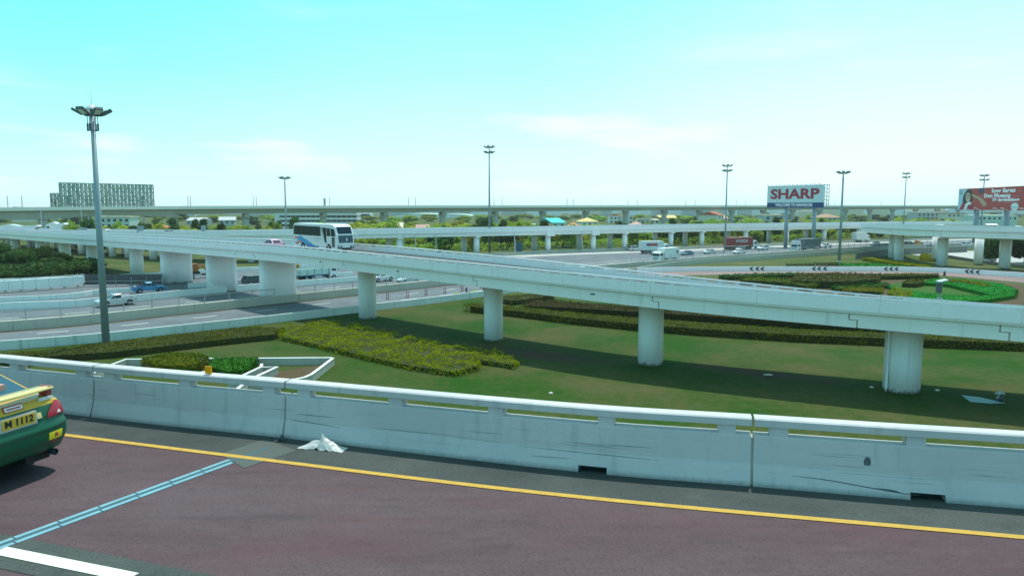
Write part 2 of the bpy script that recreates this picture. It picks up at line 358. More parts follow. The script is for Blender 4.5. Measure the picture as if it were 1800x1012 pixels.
# lines of the motorway, all on the ground
A_ = catmull([Vector((-140, 40, 0)), Vector((-85, 57, 0))] + GL([(0, 616), (320, 585.7), (600, 553), (850, 521.6)]) + [Vector((17, 143, 0))] + GL([(1200, 467), (1320, 458), (1520, 445)]) + [Vector((165, 252, 0)), Vector((260, 290, 0))], 6)
M1_ = catmull([Vector((-140, 57, 0)), Vector((-88, 71, 0))] + GL([(0, 583), (320, 552), (600, 521.6), (800, 500)]) + [Vector((14, 157, 0))] + GL([(1200, 461.5), (1320, 452.5), (1520, 439)]) + [Vector((170, 268, 0)), Vector((260, 305, 0))], 6)
W2_ = catmull([Vector((-140, 80, 0))] + GL([(0, 545), (178, 535), (320, 520.7), (520, 503), (620, 496)]) + [Vector((-12, 155, 0))], 6)
W3_ = catmull([Vector((-140, 92, 0))] + GL([(0, 531), (178, 517), (280, 510), (430, 499), (620, 485)]), 6)
W4_ = catmull([Vector((-170, 110, 0))] + GL([(0, 497.6), (178, 490.5), (285, 485), (410, 477), (620, 467), (900, 448.5), (1100, 441), (1220, 437.5), (1520, 425.5)]) + [Vector((240, 345, 0))], 6)
# asphalt between the near wall and the far edge
pn, pf = Path(A_), Path(W4_)
road_mb = MB(); K = 60
for i in range(K):
    a0, a1 = pn.at(pn.L * i / K)[0], pn.at(pn.L * (i + 1) / K)[0]; b0, b1 = pf.at(pf.L * i / K)[0], pf.at(pf.L * (i + 1) / K)[0]
    road_mb.add([(p.x, p.y, 0.012) for p in (a0, a1, b1, b0)], [(0, 1, 2, 3)])
motorway = struct(road_mb, 'motorway_road', M['asphalt'])
def lerp_line(pa, pb, t):
    out = []
    for i in range(61):
        out.append(pa.at(pa.L * i / 60)[0].lerp(pb.at(pb.L * i / 60)[0], t))
    return out
pA, pM1 = Path(A_), Path(M1_)
def dashes(line, s0, s1, dash, gap, w, parent, z=0.02, mat='white'):
    p = Path(line, w=w); s = s0; n = 0
    while s < s1:
        mb = MB(); mb.sweep([(a + Z * (z - a.z), b + Z * (z - b.z)) for a, b in p.seg(s, s + dash, 3)], [(0, 0), (w, 0)], closed=False); mb.build('lane_dash', M[mat], parent); s += dash + gap; n += 1
def solid(line, w, parent, z=0.02, mat='white', s0=0, s1=None, name='edge_line'):
    p = Path(line, w=w); mb = MB(); mb.sweep([(a + Z * (z - a.z), b + Z * (z - b.z)) for a, b in p.seg(s0, s1 or p.L, 4)], [(0, 0), (w, 0)], closed=False); mb.build(name, M[mat], parent)
fr1 = [pA.at(pA.L * i / 60)[0].lerp(pM1.at(pM1.L * i / 60)[0], 0.36) for i in range(61)]
fr2 = [pA.at(pA.L * i / 60)[0].lerp(pM1.at(pM1.L * i / 60)[0], 0.68) for i in range(61)]
dashes(fr1, 45, 200, 3.0, 4.5, 0.22, motorway); dashes(fr2, 50, 200, 3.0, 5.5, 0.22, motorway)
pW2 = Path(W2_)
def off_line(path, d, a, b, n=60):
    out = []
    for i in range(n + 1):
        s = a + (b - a) * i / n; f, _ = path.at(s); t = path.tan(s); out.append(f + Vector((-t.y, t.x, 0)) * d)
    return out
for d in (4.6, 8.0, 11.4): dashes(off_line(pM1, d, 30, pM1.L - 40, 80), 8 + d, 330, 3.0, 5.0, 0.22, motorway)
solid(off_line(pM1, 1.1, 10, pM1.L - 20, 80), 0.15, motorway)
solid(off_line(pM1, 14.6, 150, pM1.L - 20, 60), 0.3, motorway)
# pale concrete outer lanes on the far right side of the motorway
pw4 = Path(W4_, w=-9.0)
mb = MB(); mb.sweep([(a + Z * 0.022, b + Z * 0.022) for a, b in pw4.seg(pw4.s_px(905), pw4.L, 6)], [(0, 0), (9.0, 0)], closed=False); mb.build('concrete_lane', M['pale_road'], motorway)
# dirt strips
p_ = Path(A_, w=0.9); mb = MB(); mb.sweep([(a + Z * 0.024, b + Z * 0.024) for a, b in Path(off_line(pM1, -1.0, 5, 230)).seg(0, 220)], [(0, 0), (1.0, 0)], closed=False); mb.build('dirt_strip', M['soil'], motorway)

def wall(name, label, cat, line, h, thick, mat, panel=6.0, s0=0.0, s1=None, batter=0.0, cap=None, side=1, group=None, gap=0.03):
    p = Path(line, w=thick, side=side); s1 = s1 or p.L; f0, _ = p.at((s0 + s1) / 2)
    root = thing(name, label, cat, f0, 0, group); inv = -f0
    n = max(1, round((s1 - s0) / panel)); pl = (s1 - s0) / n
    prof = [(0, -0.3), (thick, -0.3), (thick - batter, h), (batter, h)]
    for i in range(n):
        mb = MB(); mb.sweep([(a + inv, b + inv) for a, b in p.seg(s0 + i * pl + gap / 2, s0 + (i + 1) * pl - gap / 2, 2.5)], prof); mb.build('wall_panel', M[mat], root)
    if cap:
        mb = MB(); mb.sweep([(a + inv, b + inv) for a, b in p.seg(s0, s1, 3)], [(-0.04, h + 0.003), (thick + 0.04, h + 0.003), (thick + 0.04, h + cap), (-0.04, h + cap)]); mb.build('coping', M[mat], root)
    return root, p
def fence(name, label, line, z0, h, spacing, rails, s0, s1, rail_h=0.06, group=None, mat='steel'):
    p = Path(line, w=0.05); f0, _ = p.at((s0 + s1) / 2); root = thing(name, label, 'fence', (f0.x, f0.y, z0), 0, group)
    n = int((s1 - s0) / spacing); pm = MB(); pm.box((0, 0, h / 2), (0.09, 0.09, h)); pme = pm.mesh('post', M[mat])
    for i in range(n + 1):
        f, _ = p.at(s0 + (s1 - s0) * i / n); link('post', pme, root, (f.x - f0.x, f.y - f0.y, 0))
    for r in rails:
        mb = MB(); mb.sweep([(a - f0 + Z * 0, b - f0) for a, b in p.seg(s0, s1, 3)], [(0, r - rail_h / 2), (0.05, r - rail_h / 2), (0.05, r + rail_h / 2), (0, r + rail_h / 2)]); mb.build('rail', M[mat], root)
    return root
wall('motorway_wall', 'long low white weathered wall between the hedge band and the frontage lanes', 'wall', A_, 0.95, 0.3, 'oldwall', 6.0, s0=20, s1=pA.s_px(1060), group=None)
rm, pm_ = wall('retaining_wall', 'grey stained retaining wall below the fence beside the grass slope at right', 'wall', A_, 1.15, 0.3, 'kerb', 7.0, s0=pA.s_px(1060) + 0.1, s1=pA.L - 30)
wall('median_kerb', 'broad stained concrete median kerb carrying the wire fence between the carriageways', 'kerb', M1_, 1.15, 0.9, 'kerb', 9.0, s0=15, s1=pM1.s_px(1130))
wall('median_barrier', 'pale rough concrete barrier under the fence beside the box truck', 'barrier', M1_, 1.0, 0.7, 'kerb', 9.0, s0=pM1.s_px(1130) + 0.1, s1=pM1.L - 15)
fence('median_fence', 'thin steel post and rail fence on the stained median kerb at left', [p + Vector((0, 0.45, 0)) for p in M1_], 1.15, 1.15, 3.4, (0.12, 1.0), 30, pM1.s_px(835), 0.10)
fence('motorway_fence', 'steel post fence on the barrier along the grass slope beside the grey trailer truck', [p + Vector((-0.1, 0.35, 0)) for p in M1_], 1.0, 1.3, 3.2, (1.2, 0.65), pM1.s_px(1110), pM1.L - 45, 0.05)
pW3 = Path(W3_); pW4 = Path(W4_)
wall('lane_wall', 'clean white wall between the silver pickup\'s carriageway and the blue pickup\'s lane', 'wall', W2_, 1.0, 0.3, 'whitewall', 6.0, s0=10, s1=pW2.L)
wall('lane_wall', 'jointed white barrier running behind the blue pickup with people in its bed', 'wall', W3_, 0.75, 0.3, 'whitewall', 4.2, s0=10, s1=pW3.s_px(236))
wall('lane_wall', 'white barrier behind the tall wall piers on the far side of the blue tipper truck', 'wall', W3_, 0.85, 0.3, 'whitewall', 5.5, s0=pW3.s_px(330), s1=pW3.L)
wall('lane_wall', 'far white wall in front of the dark bushes under the wide bridge', 'wall', W4_, 0.8, 0.35, 'whitewall', 8.0, s0=15, s1=pW4.s_px(690))
wall('lane_wall', 'grey kerb wall at the feet of the round middle bridge columns', 'wall', W4_, 0.9, 0.35, 'kerb', 8.0, s0=pW4.s_px(690) + 0.1, s1=pW4.L - 5)
fence('roadside_fence', 'thin steel fence along the dark verge behind the middle bridge columns', off_line(pW4, 3.0, pW4.s_px(890), pW4.s_px(1140)), 0.0, 2.1, 3.4, (1.9, 1.1), 0, 42, 0.06)
# white precast beam wall and dark net wall in the trench, left
tl = catmull(GL([(-60, 519), (0, 515.5), (90, 509.5), (150, 504.5)], 0), 6); tp = Path(tl, w=0.8)
bw_ = thing('beam_wall', 'white precast beam wall with a rail on top ending left of the near lamp post', 'wall', tl[12])
for i in range(9):
    a = tp.L * i / 9; mb = MB(); mb.sweep([(f - tl[12], r - tl[12]) for f, r in tp.seg(a + 0.02, a + tp.L / 9 - 0.02)], [(0, 0.45), (0.8, 0.45), (0.8, 2.0), (0, 2.0)] if i < 8 else [(0, 0.75), (0.8, 0.75), (0.8, 2.0), (0, 2.0)]); mb.build('beam_panel', M['whitewall'], bw_)
mb = MB(); mb.sweep([(f - tl[12], r - tl[12]) for f, r in tp.seg(0, tp.L)], [(0, 2.2), (0.1, 2.2), (0.1, 2.3), (0, 2.3)]); mb.build('top_rail', M['whitewall'], bw_)
for i in range(8):
    f, r = tp.at(tp.L * (i + 0.4) / 8); mb = MB(); mb.box(f - tl[12] + Vector((0.05, 0.05, 2.1)), (0.12, 0.12, 0.4)); mb.build('rail_post', M['whitewall'], bw_)
    mb = MB(); mb.box(f - tl[12] + Vector((0.05, 0.0, 0.2)), (0.3, 0.3, 0.5)); mb.build('foot_block', M['kerb'], bw_)
nl = GL([(148, 503.5), (210, 502.5), (286, 502)], 0); npth = Path(nl, w=0.1)
nw = thing('net_fence', 'dark net covered fence between the near lamp post and the tall wall pier', 'fence', nl[1])
mb = MB(); mb.sweep([(f - nl[1], r - nl[1]) for f, r in npth.seg(0, npth.L)], [(0, 0.3), (0.1, 0.3), (0.1, 2.1), (0, 2.1)]); mb.build('net', M['cardark'], nw)
for i in range(6):
    f, r = npth.at(npth.L * i / 5); mb = MB(); mb.box(f - nl[1] + Vector((0, -0.1, 0.8)), (0.1, 0.1, 1.6)); mb.build('post', M['steel'], nw)
mb = MB(); mb.sweep([(f - nl[1] + Vector((0, -0.12, 0)), r - nl[1] + Vector((0, -0.12, 0))) for f, r in npth.seg(0, npth.L)], [(0, 0.85), (0.06, 0.85), (0.06, 0.95), (0, 0.95)]); mb.build('rail', M['steel'], nw)

# ------------------------------------------------------------------ bridges
def stadium(L, W, n=7):
    out = []; r = W / 2; h = max(0, L / 2 - r)
    for sgn in (1, -1):
        for i in range(n + 1):
            t = -math.pi / 2 + math.pi * i / n; out.append((sgn * (h + r * math.cos(t)), sgn * r * math.sin(t)))
    return out
def pier_mesh(L, W, z0, z1):
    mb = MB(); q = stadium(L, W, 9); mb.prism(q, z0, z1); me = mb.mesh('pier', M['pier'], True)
    for p in me.polygons:
        if len(p.vertices) > 4: p.use_smooth = False
    return me
def shade_flat_caps(o): pass
def bridge(root, path, inv, gh, ph, joints, panel, road, parapet='parapet', girder='girder', dz_joint=0.55, slots=True, rear=True, s0=0.0, s1=None, inset=0.34, rearwall=True, dashlines=(), road_dz=None):
    rz_ = -(ph if road_dz is None else road_dz)
    """a box-girder road bridge: tops of the two parapets are the path, everything else hangs from them"""
    s1 = s1 or path.L
    def sg(a, b, step=2.5): return [(f + inv, r + inv) for f, r in path.seg(a, b, step)]
    f0, r0 = path.at((s0 + s1) / 2); W = Vector((r0.x - f0.x, r0.y - f0.y)).length
    # girder spans with half-lap joints
    js = [s0] + [j for j in joints if s0 < j < s1] + [s1]
    for i in range(len(js) - 1):
        a, b = js[i], js[i + 1]; mb = MB(); g = 0.05
        hm = -ph - gh * 0.52
        L0 = a + (g if i else 0); L1 = b - g; d0 = dz_joint if i else 0; d1 = dz_joint if i < len(js) - 2 else 0
        pieces = [(L0, L1, -ph - 0.004, hm), (L0 - d0, L1 - d1, hm - 0.004, -ph - gh)]
        if d0: pieces = [pieces[0], (L0 - d0, L0 + 0.02, hm - 0.06, -ph - gh), (L0 + 0.02, L1 - d1, hm - 0.004, -ph - gh)]
        for (x0_, x1_, va, vb) in pieces:
            mb.sweep(sg(x0_, x1_), [(inset, va), (inset, vb), (1.3, vb), (1.3, va)])
            if rear: mb.sweep(sg(x0_, x1_), [(W - inset - 1.0, va), (W - inset - 1.0, vb), (W - inset, vb), (W - inset, va)])
        mb.build('girder', M[girder], root)
    mb = MB(); mb.sweep(sg(s0 + 0.1, s1 - 0.1), [(inset + 0.25, -ph - 0.28), (inset + 0.25, -ph - gh + 0.02), (W - inset - 0.25, -ph - gh + 0.02), (W - inset - 0.25, -ph - 0.28)]); mb.build('soffit', M['grayconc'], root)
    mb = MB(); mb.sweep(sg(s0, s1), [(0.10, rz_ - 0.03), (0.10, -ph - 0.16), (0.30, -ph - 0.24), (W - 0.30, -ph - 0.24), (W - 0.10, -ph - 0.16), (W - 0.10, rz_ - 0.03)]); mb.build('deck_slab', M[girder], root)
    mb = MB(); mb.sweep(sg(s0, s1), [(0.22, rz_), (0.22, rz_ - 0.02), (W - 0.22, rz_ - 0.02), (W - 0.22, rz_)]); dk = mb.build('deck', M[road], root)
    for u in dashlines:
        s = s0 + 2
        while s < s1 - 4:
            mb = MB(); mb.sweep(sg(s, s + 3), [(u * W - 0.08, rz_ + 0.01), (u * W + 0.08, rz_ + 0.01)], closed=False); mb.build('lane_dash', M['white'], dk); s += 8
    # parapets in panels, with a rail over slots
    for face in ((0, 1),) + (((1, -1),) if rearwall else ()):
        base = 0 if face[0] == 0 else W; sg_ = face[1]
        n = max(1, round((s1 - s0) / panel)); pl = (s1 - s0) / n
        sl = 0.13 if slots else 0.0; rl = 0.14
        for i in range(n):
            a, b = s0 + i * pl + 0.02, s0 + (i + 1) * pl - 0.02
            prof = [(base, -ph - 0.002), (base + sg_ * 0.27, -ph - 0.002), (base + sg_ * 0.23, -rl - sl), (base + sg_ * 0.04, -rl - sl)]
            mb = MB(); mb.sweep(sg(a, b), prof); mb.build('parapet_panel', M[parapet], root)
            if slots:
                mb = MB(); mb.sweep(sg(a, b), [(base + sg_ * 0.02, -rl), (base + sg_ * 0.25, -rl), (base + sg_ * 0.22, 0), (base + sg_ * 0.05, 0)])
                k = max(2, round(pl / 1.75))
                for q in range(k + 1):
                    c = a + 0.12 + (b - a - 0.24) * q / k; c0, c1 = max(a, c - 0.17), min(b, c + 0.17)
                    mb.sweep(sg(c0, c1), [(base + sg_ * 0.05, -rl - sl - 0.01), (base + sg_ * 0.21, -rl - sl - 0.01), (base + sg_ * 0.21, -rl + 0.01), (base + sg_ * 0.05, -rl + 0.01)])
                mb.build('parapet_rail', M[parapet], root)
            else:
                mb = MB(); mb.sweep(sg(a, b), [(base + sg_ * 0.0, -rl), (base + sg_ * 0.27, -rl), (base + sg_ * 0.25, 0), (base + sg_ * 0.02, 0)]); mb.build('parapet_rail', M[parapet], root)
    return W
def plan_path(pl, top, w, rear_top=None, n=10, tilt=None, side=1):
    c = catmull([Vector((x, y, 0)) for x, y in pl], n); base = Path(c, w=w, side=side)
    F = [Vector((f.x, f.y, z_on(f.x, f.y, top))) for f in base.F]
    R = []
    for f, r in zip(F, base.R):
        if rear_top: z = z_on(r.x, r.y, rear_top, f.z)
        else: z = f.z + (tilt or 0.0) * w
        R.append(Vector((r.x, r.y, z)))
    return Path(F, R)
# --- the ramp bridge in front
C = [(75, 38), (60, 43.2), (45, 48.6), (29.6, 55.9), (12.3, 65.3), (-1.9, 77.0), (-17.9, 92.0), (-35.0, 108.5), (-49.0, 122.5), (-60.6, 134.5), (-78, 152), (-101, 174), (-128, 202), (-160, 236), (-200, 280)]
cl = catmull([Vector((x, y, 0)) for x, y in C], 6)
cp = Path(cl, w=4.6, side=-1)        # left of the direction of travel is the camera's side
FT = [(-200, 394), (0, 404.5), (170, 412.5), (300, 419), (420, 425.5), (520, 431.8), (620, 442), (700, 449.5), (760, 455.5), (860, 464.6), (920, 471), (1040, 481.6), (1134, 491.4), (1220, 498.5), (1300, 505.6), (1400, 512), (1500, 520.7), (1650, 529.6), (1753, 537), (1800, 540), (2300, 572)]
RT = [(-200, 391), (0, 402.5), (170, 408.5), (357, 415.4), (520, 421.3), (620, 427), (700, 432.5), (778, 439.7), (849, 446.8), (920, 453), (1055, 468.3), (1160, 479.8), (1220, 486.6), (1320, 496.9), (1420, 507.5), (1503, 515.8), (1650, 526.3), (1800, 537), (2300, 570)]
def signed(path, i): 
    f, r = path.F[i], path.R[i]; return r
Fp = [Vector((2 * c.x - r.x, 2 * c.y - r.y, 0)) for c, r in zip(cp.F, cp.R)]; Rp = cp.R
if sum(p.y for p in Fp) > sum(p.y for p in Rp): Fp, Rp = Rp, Fp
F = []; R = []
for f, r in zip(Fp, Rp):
    if proj((f.x, f.y, 8))[0] > 2300 or f.y < 25: zf = F[-1].z if F else 7.0
    zf = z_on(f.x, f.y, FT); zr = z_on(r.x, r.y, RT, zf); zr = max(zf - 0.11 * 9.2, min(zf + 0.07 * 9.2, zr))
    F.append(Vector((f.x, f.y, zf))); R.append(Vector((r.x, r.y, zr)))
def smooth_z(L_, k=3):
    for _ in range(k):
        zz = [p.z for p in L_]
        for i in range(1, len(L_) - 1): L_[i].z = (zz[i - 1] + 2 * zz[i] + zz[i + 1]) / 4
smooth_z(F); smooth_z(R)
RAMP = Path(F, R)
def place_pier(root, path, inv, px, basey, L, W, gh, ph, ang=None, z0=0.0, name='pier', xy=None):
    s = path.s_px(px); f, r = path.at(s); c = (f + r) / 2
    if xy is not None: c = Vector((xy[0], xy[1], c.z))
    t = path.tan(s); nrm = Vector((r.x - f.x, r.y - f.y, 0)).normalized()
    top = c.z - ph - gh + 0.12
    a = math.atan2(nrm.y, nrm.x) if ang is None else ang
    o = link(name, pier_mesh(L, W, z0 - 0.2, top), root, (c.x + inv.x, c.y + inv.y, inv.z), a); return o, c, top
ramp0 = Vector((29.6, 55.9, 0)); ramp_root = thing('ramp_bridge', 'pale concrete ramp bridge crossing the whole picture in front, its parapet slotted below the rail', 'bridge', ramp0)
jpx = (1770, 1497, 1145, 835, 602, 447, 342, 303, 274, 198, 145, 100, 50)
jn = sorted(RAMP.s_px(x, 0.05) for x in jpx)
bridge(ramp_root, RAMP, -ramp0, 1.22, 1.12, jn, 8.4, 'asphalt_d', dashlines=(0.5,), road_dz=0.86)
for px, by, L_, W_ in ((1592, 690, 2.85, 2.6), (1145, 643, 2.25, 2.2), (868, 599, 2.0, 2.0), (645, 562, 2.25, 2.2), (485, 525, 5.6, 2.0), (387, 508, 5.0, 2.0), (308, 498, 5.6, 2.0)):
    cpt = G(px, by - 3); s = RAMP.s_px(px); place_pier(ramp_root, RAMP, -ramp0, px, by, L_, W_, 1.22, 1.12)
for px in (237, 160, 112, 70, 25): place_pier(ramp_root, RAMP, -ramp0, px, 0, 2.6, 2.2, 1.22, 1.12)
# drain pipe on the near pier
s = RAMP.s_px(1592); f, r = RAMP.at(s); c = (f + r) / 2
mb = MB(); pb = c - ramp0 + Vector((-1.45, -0.55, 0)); mb.cyl(Vector((pb.x, pb.y, 0.0)), Vector((pb.x, pb.y, c.z - 2.2)), 0.09, n=8); mb.build('drain_pipe', M['pier'], ramp_root)
# small drain openings on the girder face
for px, py in ((1046, 517), (700, 0), (563, 0), (411, 0)):
    s = RAMP.s_px(px, 0.03); f, r = RAMP.at(s); t = RAMP.tan(s); n_ = Vector((t.y, -t.x, 0)); n_ = n_ if n_.y < 0 else -n_
    h = (r - f); h.z = 0; h.normalize()
    mb = MB(); mb.box(f - ramp0 + h * 0.36 - Z * 1.75, (0.42, 0.06, 0.12), math.atan2(t.y, t.x)); mb.build('drain_opening', M['dark'], ramp_root)
# --- the middle bridge behind, merging with the wide deck at left
MT = [(-200, 400), (0, 402.3), (150, 404.5), (320, 406.9), (620, 404), (760, 402), (920, 400), (1220, 395), (1520, 391), (1800, 388)]
mid_plan = [(220, 352), (178, 324), (143, 300), (100, 272.5), (65, 251), (36, 235), (10.6, 221.5), (-18, 205), (-44, 191), (-64, 184.5), (-87, 189), (-124, 214), (-176, 255), (-215, 290)]
MID = plan_path(mid_plan, MT, 11.0, tilt=0.0, n=6, side=-1)
if MID.R[20].y < MID.F[20].y: MID = plan_path(mid_plan, MT, 11.0, tilt=0.0, n=6, side=1)
smooth_z(MID.F); smooth_z(MID.R)
mid0 = Vector((10.6, 221.5, 0)); mid_root = thing('middle_bridge', 'pale road bridge on round columns behind the ramp bridge, dark trees seen under it', 'bridge', mid0)
mpx = [(700, 1), (838, 1), (962, 1), (1042, 1), (1098, 1), (1181, 1), (1233, 1), (1311, 1), (1384, 1), (1450, 1), (1510, 1), (560, 0), (440, 0), (330, 0), (268, 0), (222, 0), (195, 0), (168, 0), (140, 0), (110, 0), (80, 0), (50, 0), (15, 0)]
mj = sorted(MID.s_px(x, 0.05) for x in (668, 728, 875, 985, 1105, 1240, 1357, 1455, 540, 420, 240, 120))
bridge(mid_root, MID, -mid0, 1.05, 1.25, mj, 9.0, 'asphalt', inset=0.34, slots=False, dashlines=())
for px, two in mpx:
    s = MID.s_px(px, 0.12); f, r = MID.at(s); h = (r - f); h.z = 0; W_ = h.length; h.normalize()
    for u in (1.35, 9.3):
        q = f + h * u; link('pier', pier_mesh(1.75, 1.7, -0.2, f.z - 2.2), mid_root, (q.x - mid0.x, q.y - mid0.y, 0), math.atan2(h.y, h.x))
    mb = MB(); q = f + h * 5.3; mb.box((q.x - mid0.x, q.y - mid0.y, f.z - 2.35), (10.3, 1.5, 0.7), math.atan2(h.y, h.x)); mb.build('crossbeam', M['grayconc'], mid_root)
    if two and px in (962, 1042):
        mb = MB(); q = f + h * 0.02; mb.box((q.x - mid0.x, q.y - mid0.y, f.z - 1.75), (0.7, 2.6, 1.9), math.atan2(h.y, h.x)); mb.build('cap_block', M['parapet'], mid_root)
# --- right bridge, curving away at its left end
RTOP = [(1500, 391.5), (1530, 391.5), (1580, 393.2), (1655, 395.2), (1720, 396.3), (1765, 397.2), (1800, 398), (2100, 404)]
rp_ = [(170, 132), (140, 140.5), (118, 150), (109, 156), (100, 162.5), (95.5, 170), (93.6, 182), (96.5, 200), (106, 226), (122, 256), (143, 286)]
RB = plan_path(rp_, RTOP, 11.5, tilt=-0.055, n=6, side=1)
if RB.R[20].x < RB.F[20].x: RB = plan_path(rp_, RTOP, 11.5, tilt=-0.055, n=6, side=-1)
smooth_z(RB.F); smooth_z(RB.R)
rb0 = Vector((98.7, 166, 0)); rb_root = thing('right_bridge', 'pale elevated road at the right edge with dark soffit on four thick round columns', 'bridge', rb0)
bridge(rb_root, RB, -rb0, 1.45, 1.25, sorted(RB.s_px(x, 0.05) for x in (1570, 1652, 1766)), 9.5, 'pale_road', inset=0.34, slots=False)
for px, by, d in ((1579, 462, 2.2), (1655, 470, 2.3), (1765, 474, 2.3), (1719, 467, 1.9), (1566, 456, 1.4), (1643, 461, 1.6)):
    q = G(px, by - 2); u = min(range(len(RB.F)), key=lambda i: (RB.F[i].xy - q.xy).length); 
    link('pier', pier_mesh(d, d, -0.2, min(RB.F[u].z, RB.R[u].z) - 2.62), rb_root, (q.x - rb0.x, q.y - rb0.y, 0))
# --- far rail viaduct
VT = [(-200, 367), (0, 364.8), (100, 363.4), (300, 362.2), (600, 361.5), (900, 361.0), (1300, 361.0), (1800, 361.0)]
v0 = Vector((-143, 371, 0)); vd = Vector((0.8, 0.6, 0)).normalized(); vn = Vector((-vd.y, vd.x, 0))
def v_t(px): 
    k = (px - 900) / (FPX * 0.994); return (k * v0.y - v0.x) / (vd.x - k * vd.y)
vF = []; 
for i in range(81):
    t = -230 + (1250 + 230) * i / 80; q = v0 + vd * t; vF.append(Vector((q.x, q.y, z_on(q.x, q.y, VT, 14.5))))
smooth_z(vF, 6)
VIA = Path(vF, [p + vn * 12 for p in vF])
via_root = thing('rail_viaduct', 'long grey elevated railway viaduct on flared piers along the skyline', 'bridge', v0)
vpx = [78, 303, 435, 565, 676, 775, 868, 952, 1028, 1100, 1168, 1230, 1288, 1343, 1392, 1440, 1486, 1530, 1570, 1610, 1648, 1685]
vs_ = [VIA.s_px(x) for x in vpx]
def vsg(a, b, st=8): return [(f - v0, r - v0) for f, r in VIA.seg(a, b, st)]
ends = [0.0] + vs_ + [VIA.L]
for i in range(len(ends) - 1):
    a, b = ends[i] + 0.06, ends[i + 1] - 0.06
    mb = MB(); deep = (b - a) > 44 and i < 3
    if deep:
        n_ = 12; prs = vsg(a, b, (b - a) / n_); 
        for k in range(len(prs) - 1):
            def dep(q): x = abs(2 * q / (len(prs) - 1) - 1); return 2.4 + 1.6 * x * x
            prof0 = dep(k + 0.5); mb.sweep([prs[k], prs[k + 1]], [(1.6, -1.7), (2.6, -1.7 - prof0), (9.4, -1.7 - prof0), (10.4, -1.7)])
    else: mb.sweep(vsg(a, b), [(1.6, -1.7), (2.8, -3.9), (9.2, -3.9), (10.4, -1.7)])
    mb.sweep(vsg(a, b), [(0.0, -1.45), (0.3, -1.72), (11.7, -1.72), (12, -1.45)])
    mb.build('deck_span', M['grayconc2'], via_root)
    for base, sg_ in ((0.0, 1), (12.0, -1)):
        mb = MB(); mb.sweep(vsg(a, b), [(base, -1.447), (base + sg_ * 0.3, -1.447), (base + sg_ * 0.3, 0), (base, 0)]); mb.build('parapet_panel', M['grayconc'], via_root)
for i, s in enumerate(vs_):
    f, r = VIA.at(s); c = (f + r) / 2; hp = f.z - 3.9
    mb = MB()
    if i == 0: mb.prism([(-2.6, -1.6), (2.6, -1.6), (2.6, 1.6), (-2.6, 1.6)], -0.2, hp - 0.9)
    else:
        w = 1.6; prof = [(-w, -0.2), (w, -0.2), (w, hp - 3.0), (w + 0.9, hp - 1.8), (w + 1.1, hp - 0.25), (w + 0.3, hp - 0.25), (0.8, hp - 1.1), (-0.8, hp - 1.1), (-w - 0.3, hp - 0.25), (-w - 1.1, hp - 0.25), (-w - 0.9, hp - 1.8), (-w, hp - 3.0)]
        mb.extr([(x, -1.25, z) for x, z in prof], (0, 2.5, 0))
        for x in (-1.9, 1.9): mb.box((x, 0, hp - 0.12), (0.9, 1.2, 0.3))
    o = mb.build('pier', M['grayconc2'], via_root); o.location = (c.x - v0.x, c.y - v0.y, 0); o.rotation_euler = (0, 0, math.atan2(vn.y, vn.x))
# catenary poles standing on the viaduct
pmb = MB(); pmb.cyl((0, 0, 0), (0, 0, 6.4), 0.17, 0.13, 6); pme = pmb.mesh('track_mast', M['lamp'])
pm2 = MB(); pm2.box((0, 0, 2.7), (1.0, 0.5, 5.4)); pme2 = pm2.mesh('trackside_cabinet', M['lamp'])
pxs = [10, 39, 332, 336, 444, 449, 581, 720, 732, 868, 882, 995, 1010, 1106, 1122, 1206, 1223, 1295, 1312, 1466, 1548]
for i, px in enumerate(pxs):
    s = VIA.s_px(px, 0.3 if i % 2 else 0.7); f, r = VIA.at(s); q = f.lerp(r, 0.3 if i % 2 else 0.7)
    o = link('track_mast', pme, None, (q.x, q.y, q.z - 1.42)); tag(o, 'thin bare pole standing on the deck of the far railway viaduct', 'pole', 'poles along the railway viaduct')
s = VIA.s_px(574, 0.3); f, r = VIA.at(s); q = f.lerp(r, 0.3); o = link('trackside_cabinet', pme2, None, (q.x, q.y, q.z - 1.42)); tag(o, 'flat grey panel standing beside a pole on the viaduct above the white bus', 'panel')
# ------------------------------------------------------------------ the near ramp: road, shoulder, barrier
ZR = CAMZ - 3.9
bl = [G(x, y, ZR) for x, y in ((110, 727), (500, 770.5), (1000, 828), (1330, 856), (1700, 887))]
bl = [bl[0] + (bl[0] - bl[1]).normalized() * 26 + Vector((0, 3.2, 0)), bl[0] + (bl[0] - bl[1]).normalized() * 11 + Vector((0, 0.6, 0))] + bl + [bl[-1] + (bl[-1] - bl[-2]).normalized() * 6 + Vector((0, 0.15, 0)), bl[-1] + (bl[-1] - bl[-2]).normalized() * 22 + Vector((0, 1.2, 0))]
bl = catmull(bl, 10); BP = Path(bl, w=0.42, side=1)
if BP.R[30].y < BP.F[30].y: BP = Path(bl, w=0.42, side=-1)
sgn = 1 if BP.R[30].y > BP.F[30].y else -1
def off(path, d):                      # line parallel to the barrier foot; positive d is away from it towards the camera
    return [f - (r - f).normalized() * d for f, r in zip(path.F, path.R)]
yl = [G(x, y, ZR) for x, y in ((115, 765), (420, 803), (1000, 872), (1800, 945))]
near_b = off(BP, 14.0)
mb = MB(); n = len(BP.F)
def dist_at(p): 
    return min((p - f).length for f in BP.F)
ydist = [dist_at(p) for p in yl]
mean_y = sum(ydist) / len(ydist)
rd = strip(off(BP, 14.0), off(BP, -0.3), ZR); ramp_road = rd.build('ramp_road', M['redroad'], kind='structure')
sh = strip(off(BP, mean_y), off(BP, -0.25), ZR + 0.004).build('road_shoulder', M['shoulder'], ramp_road)
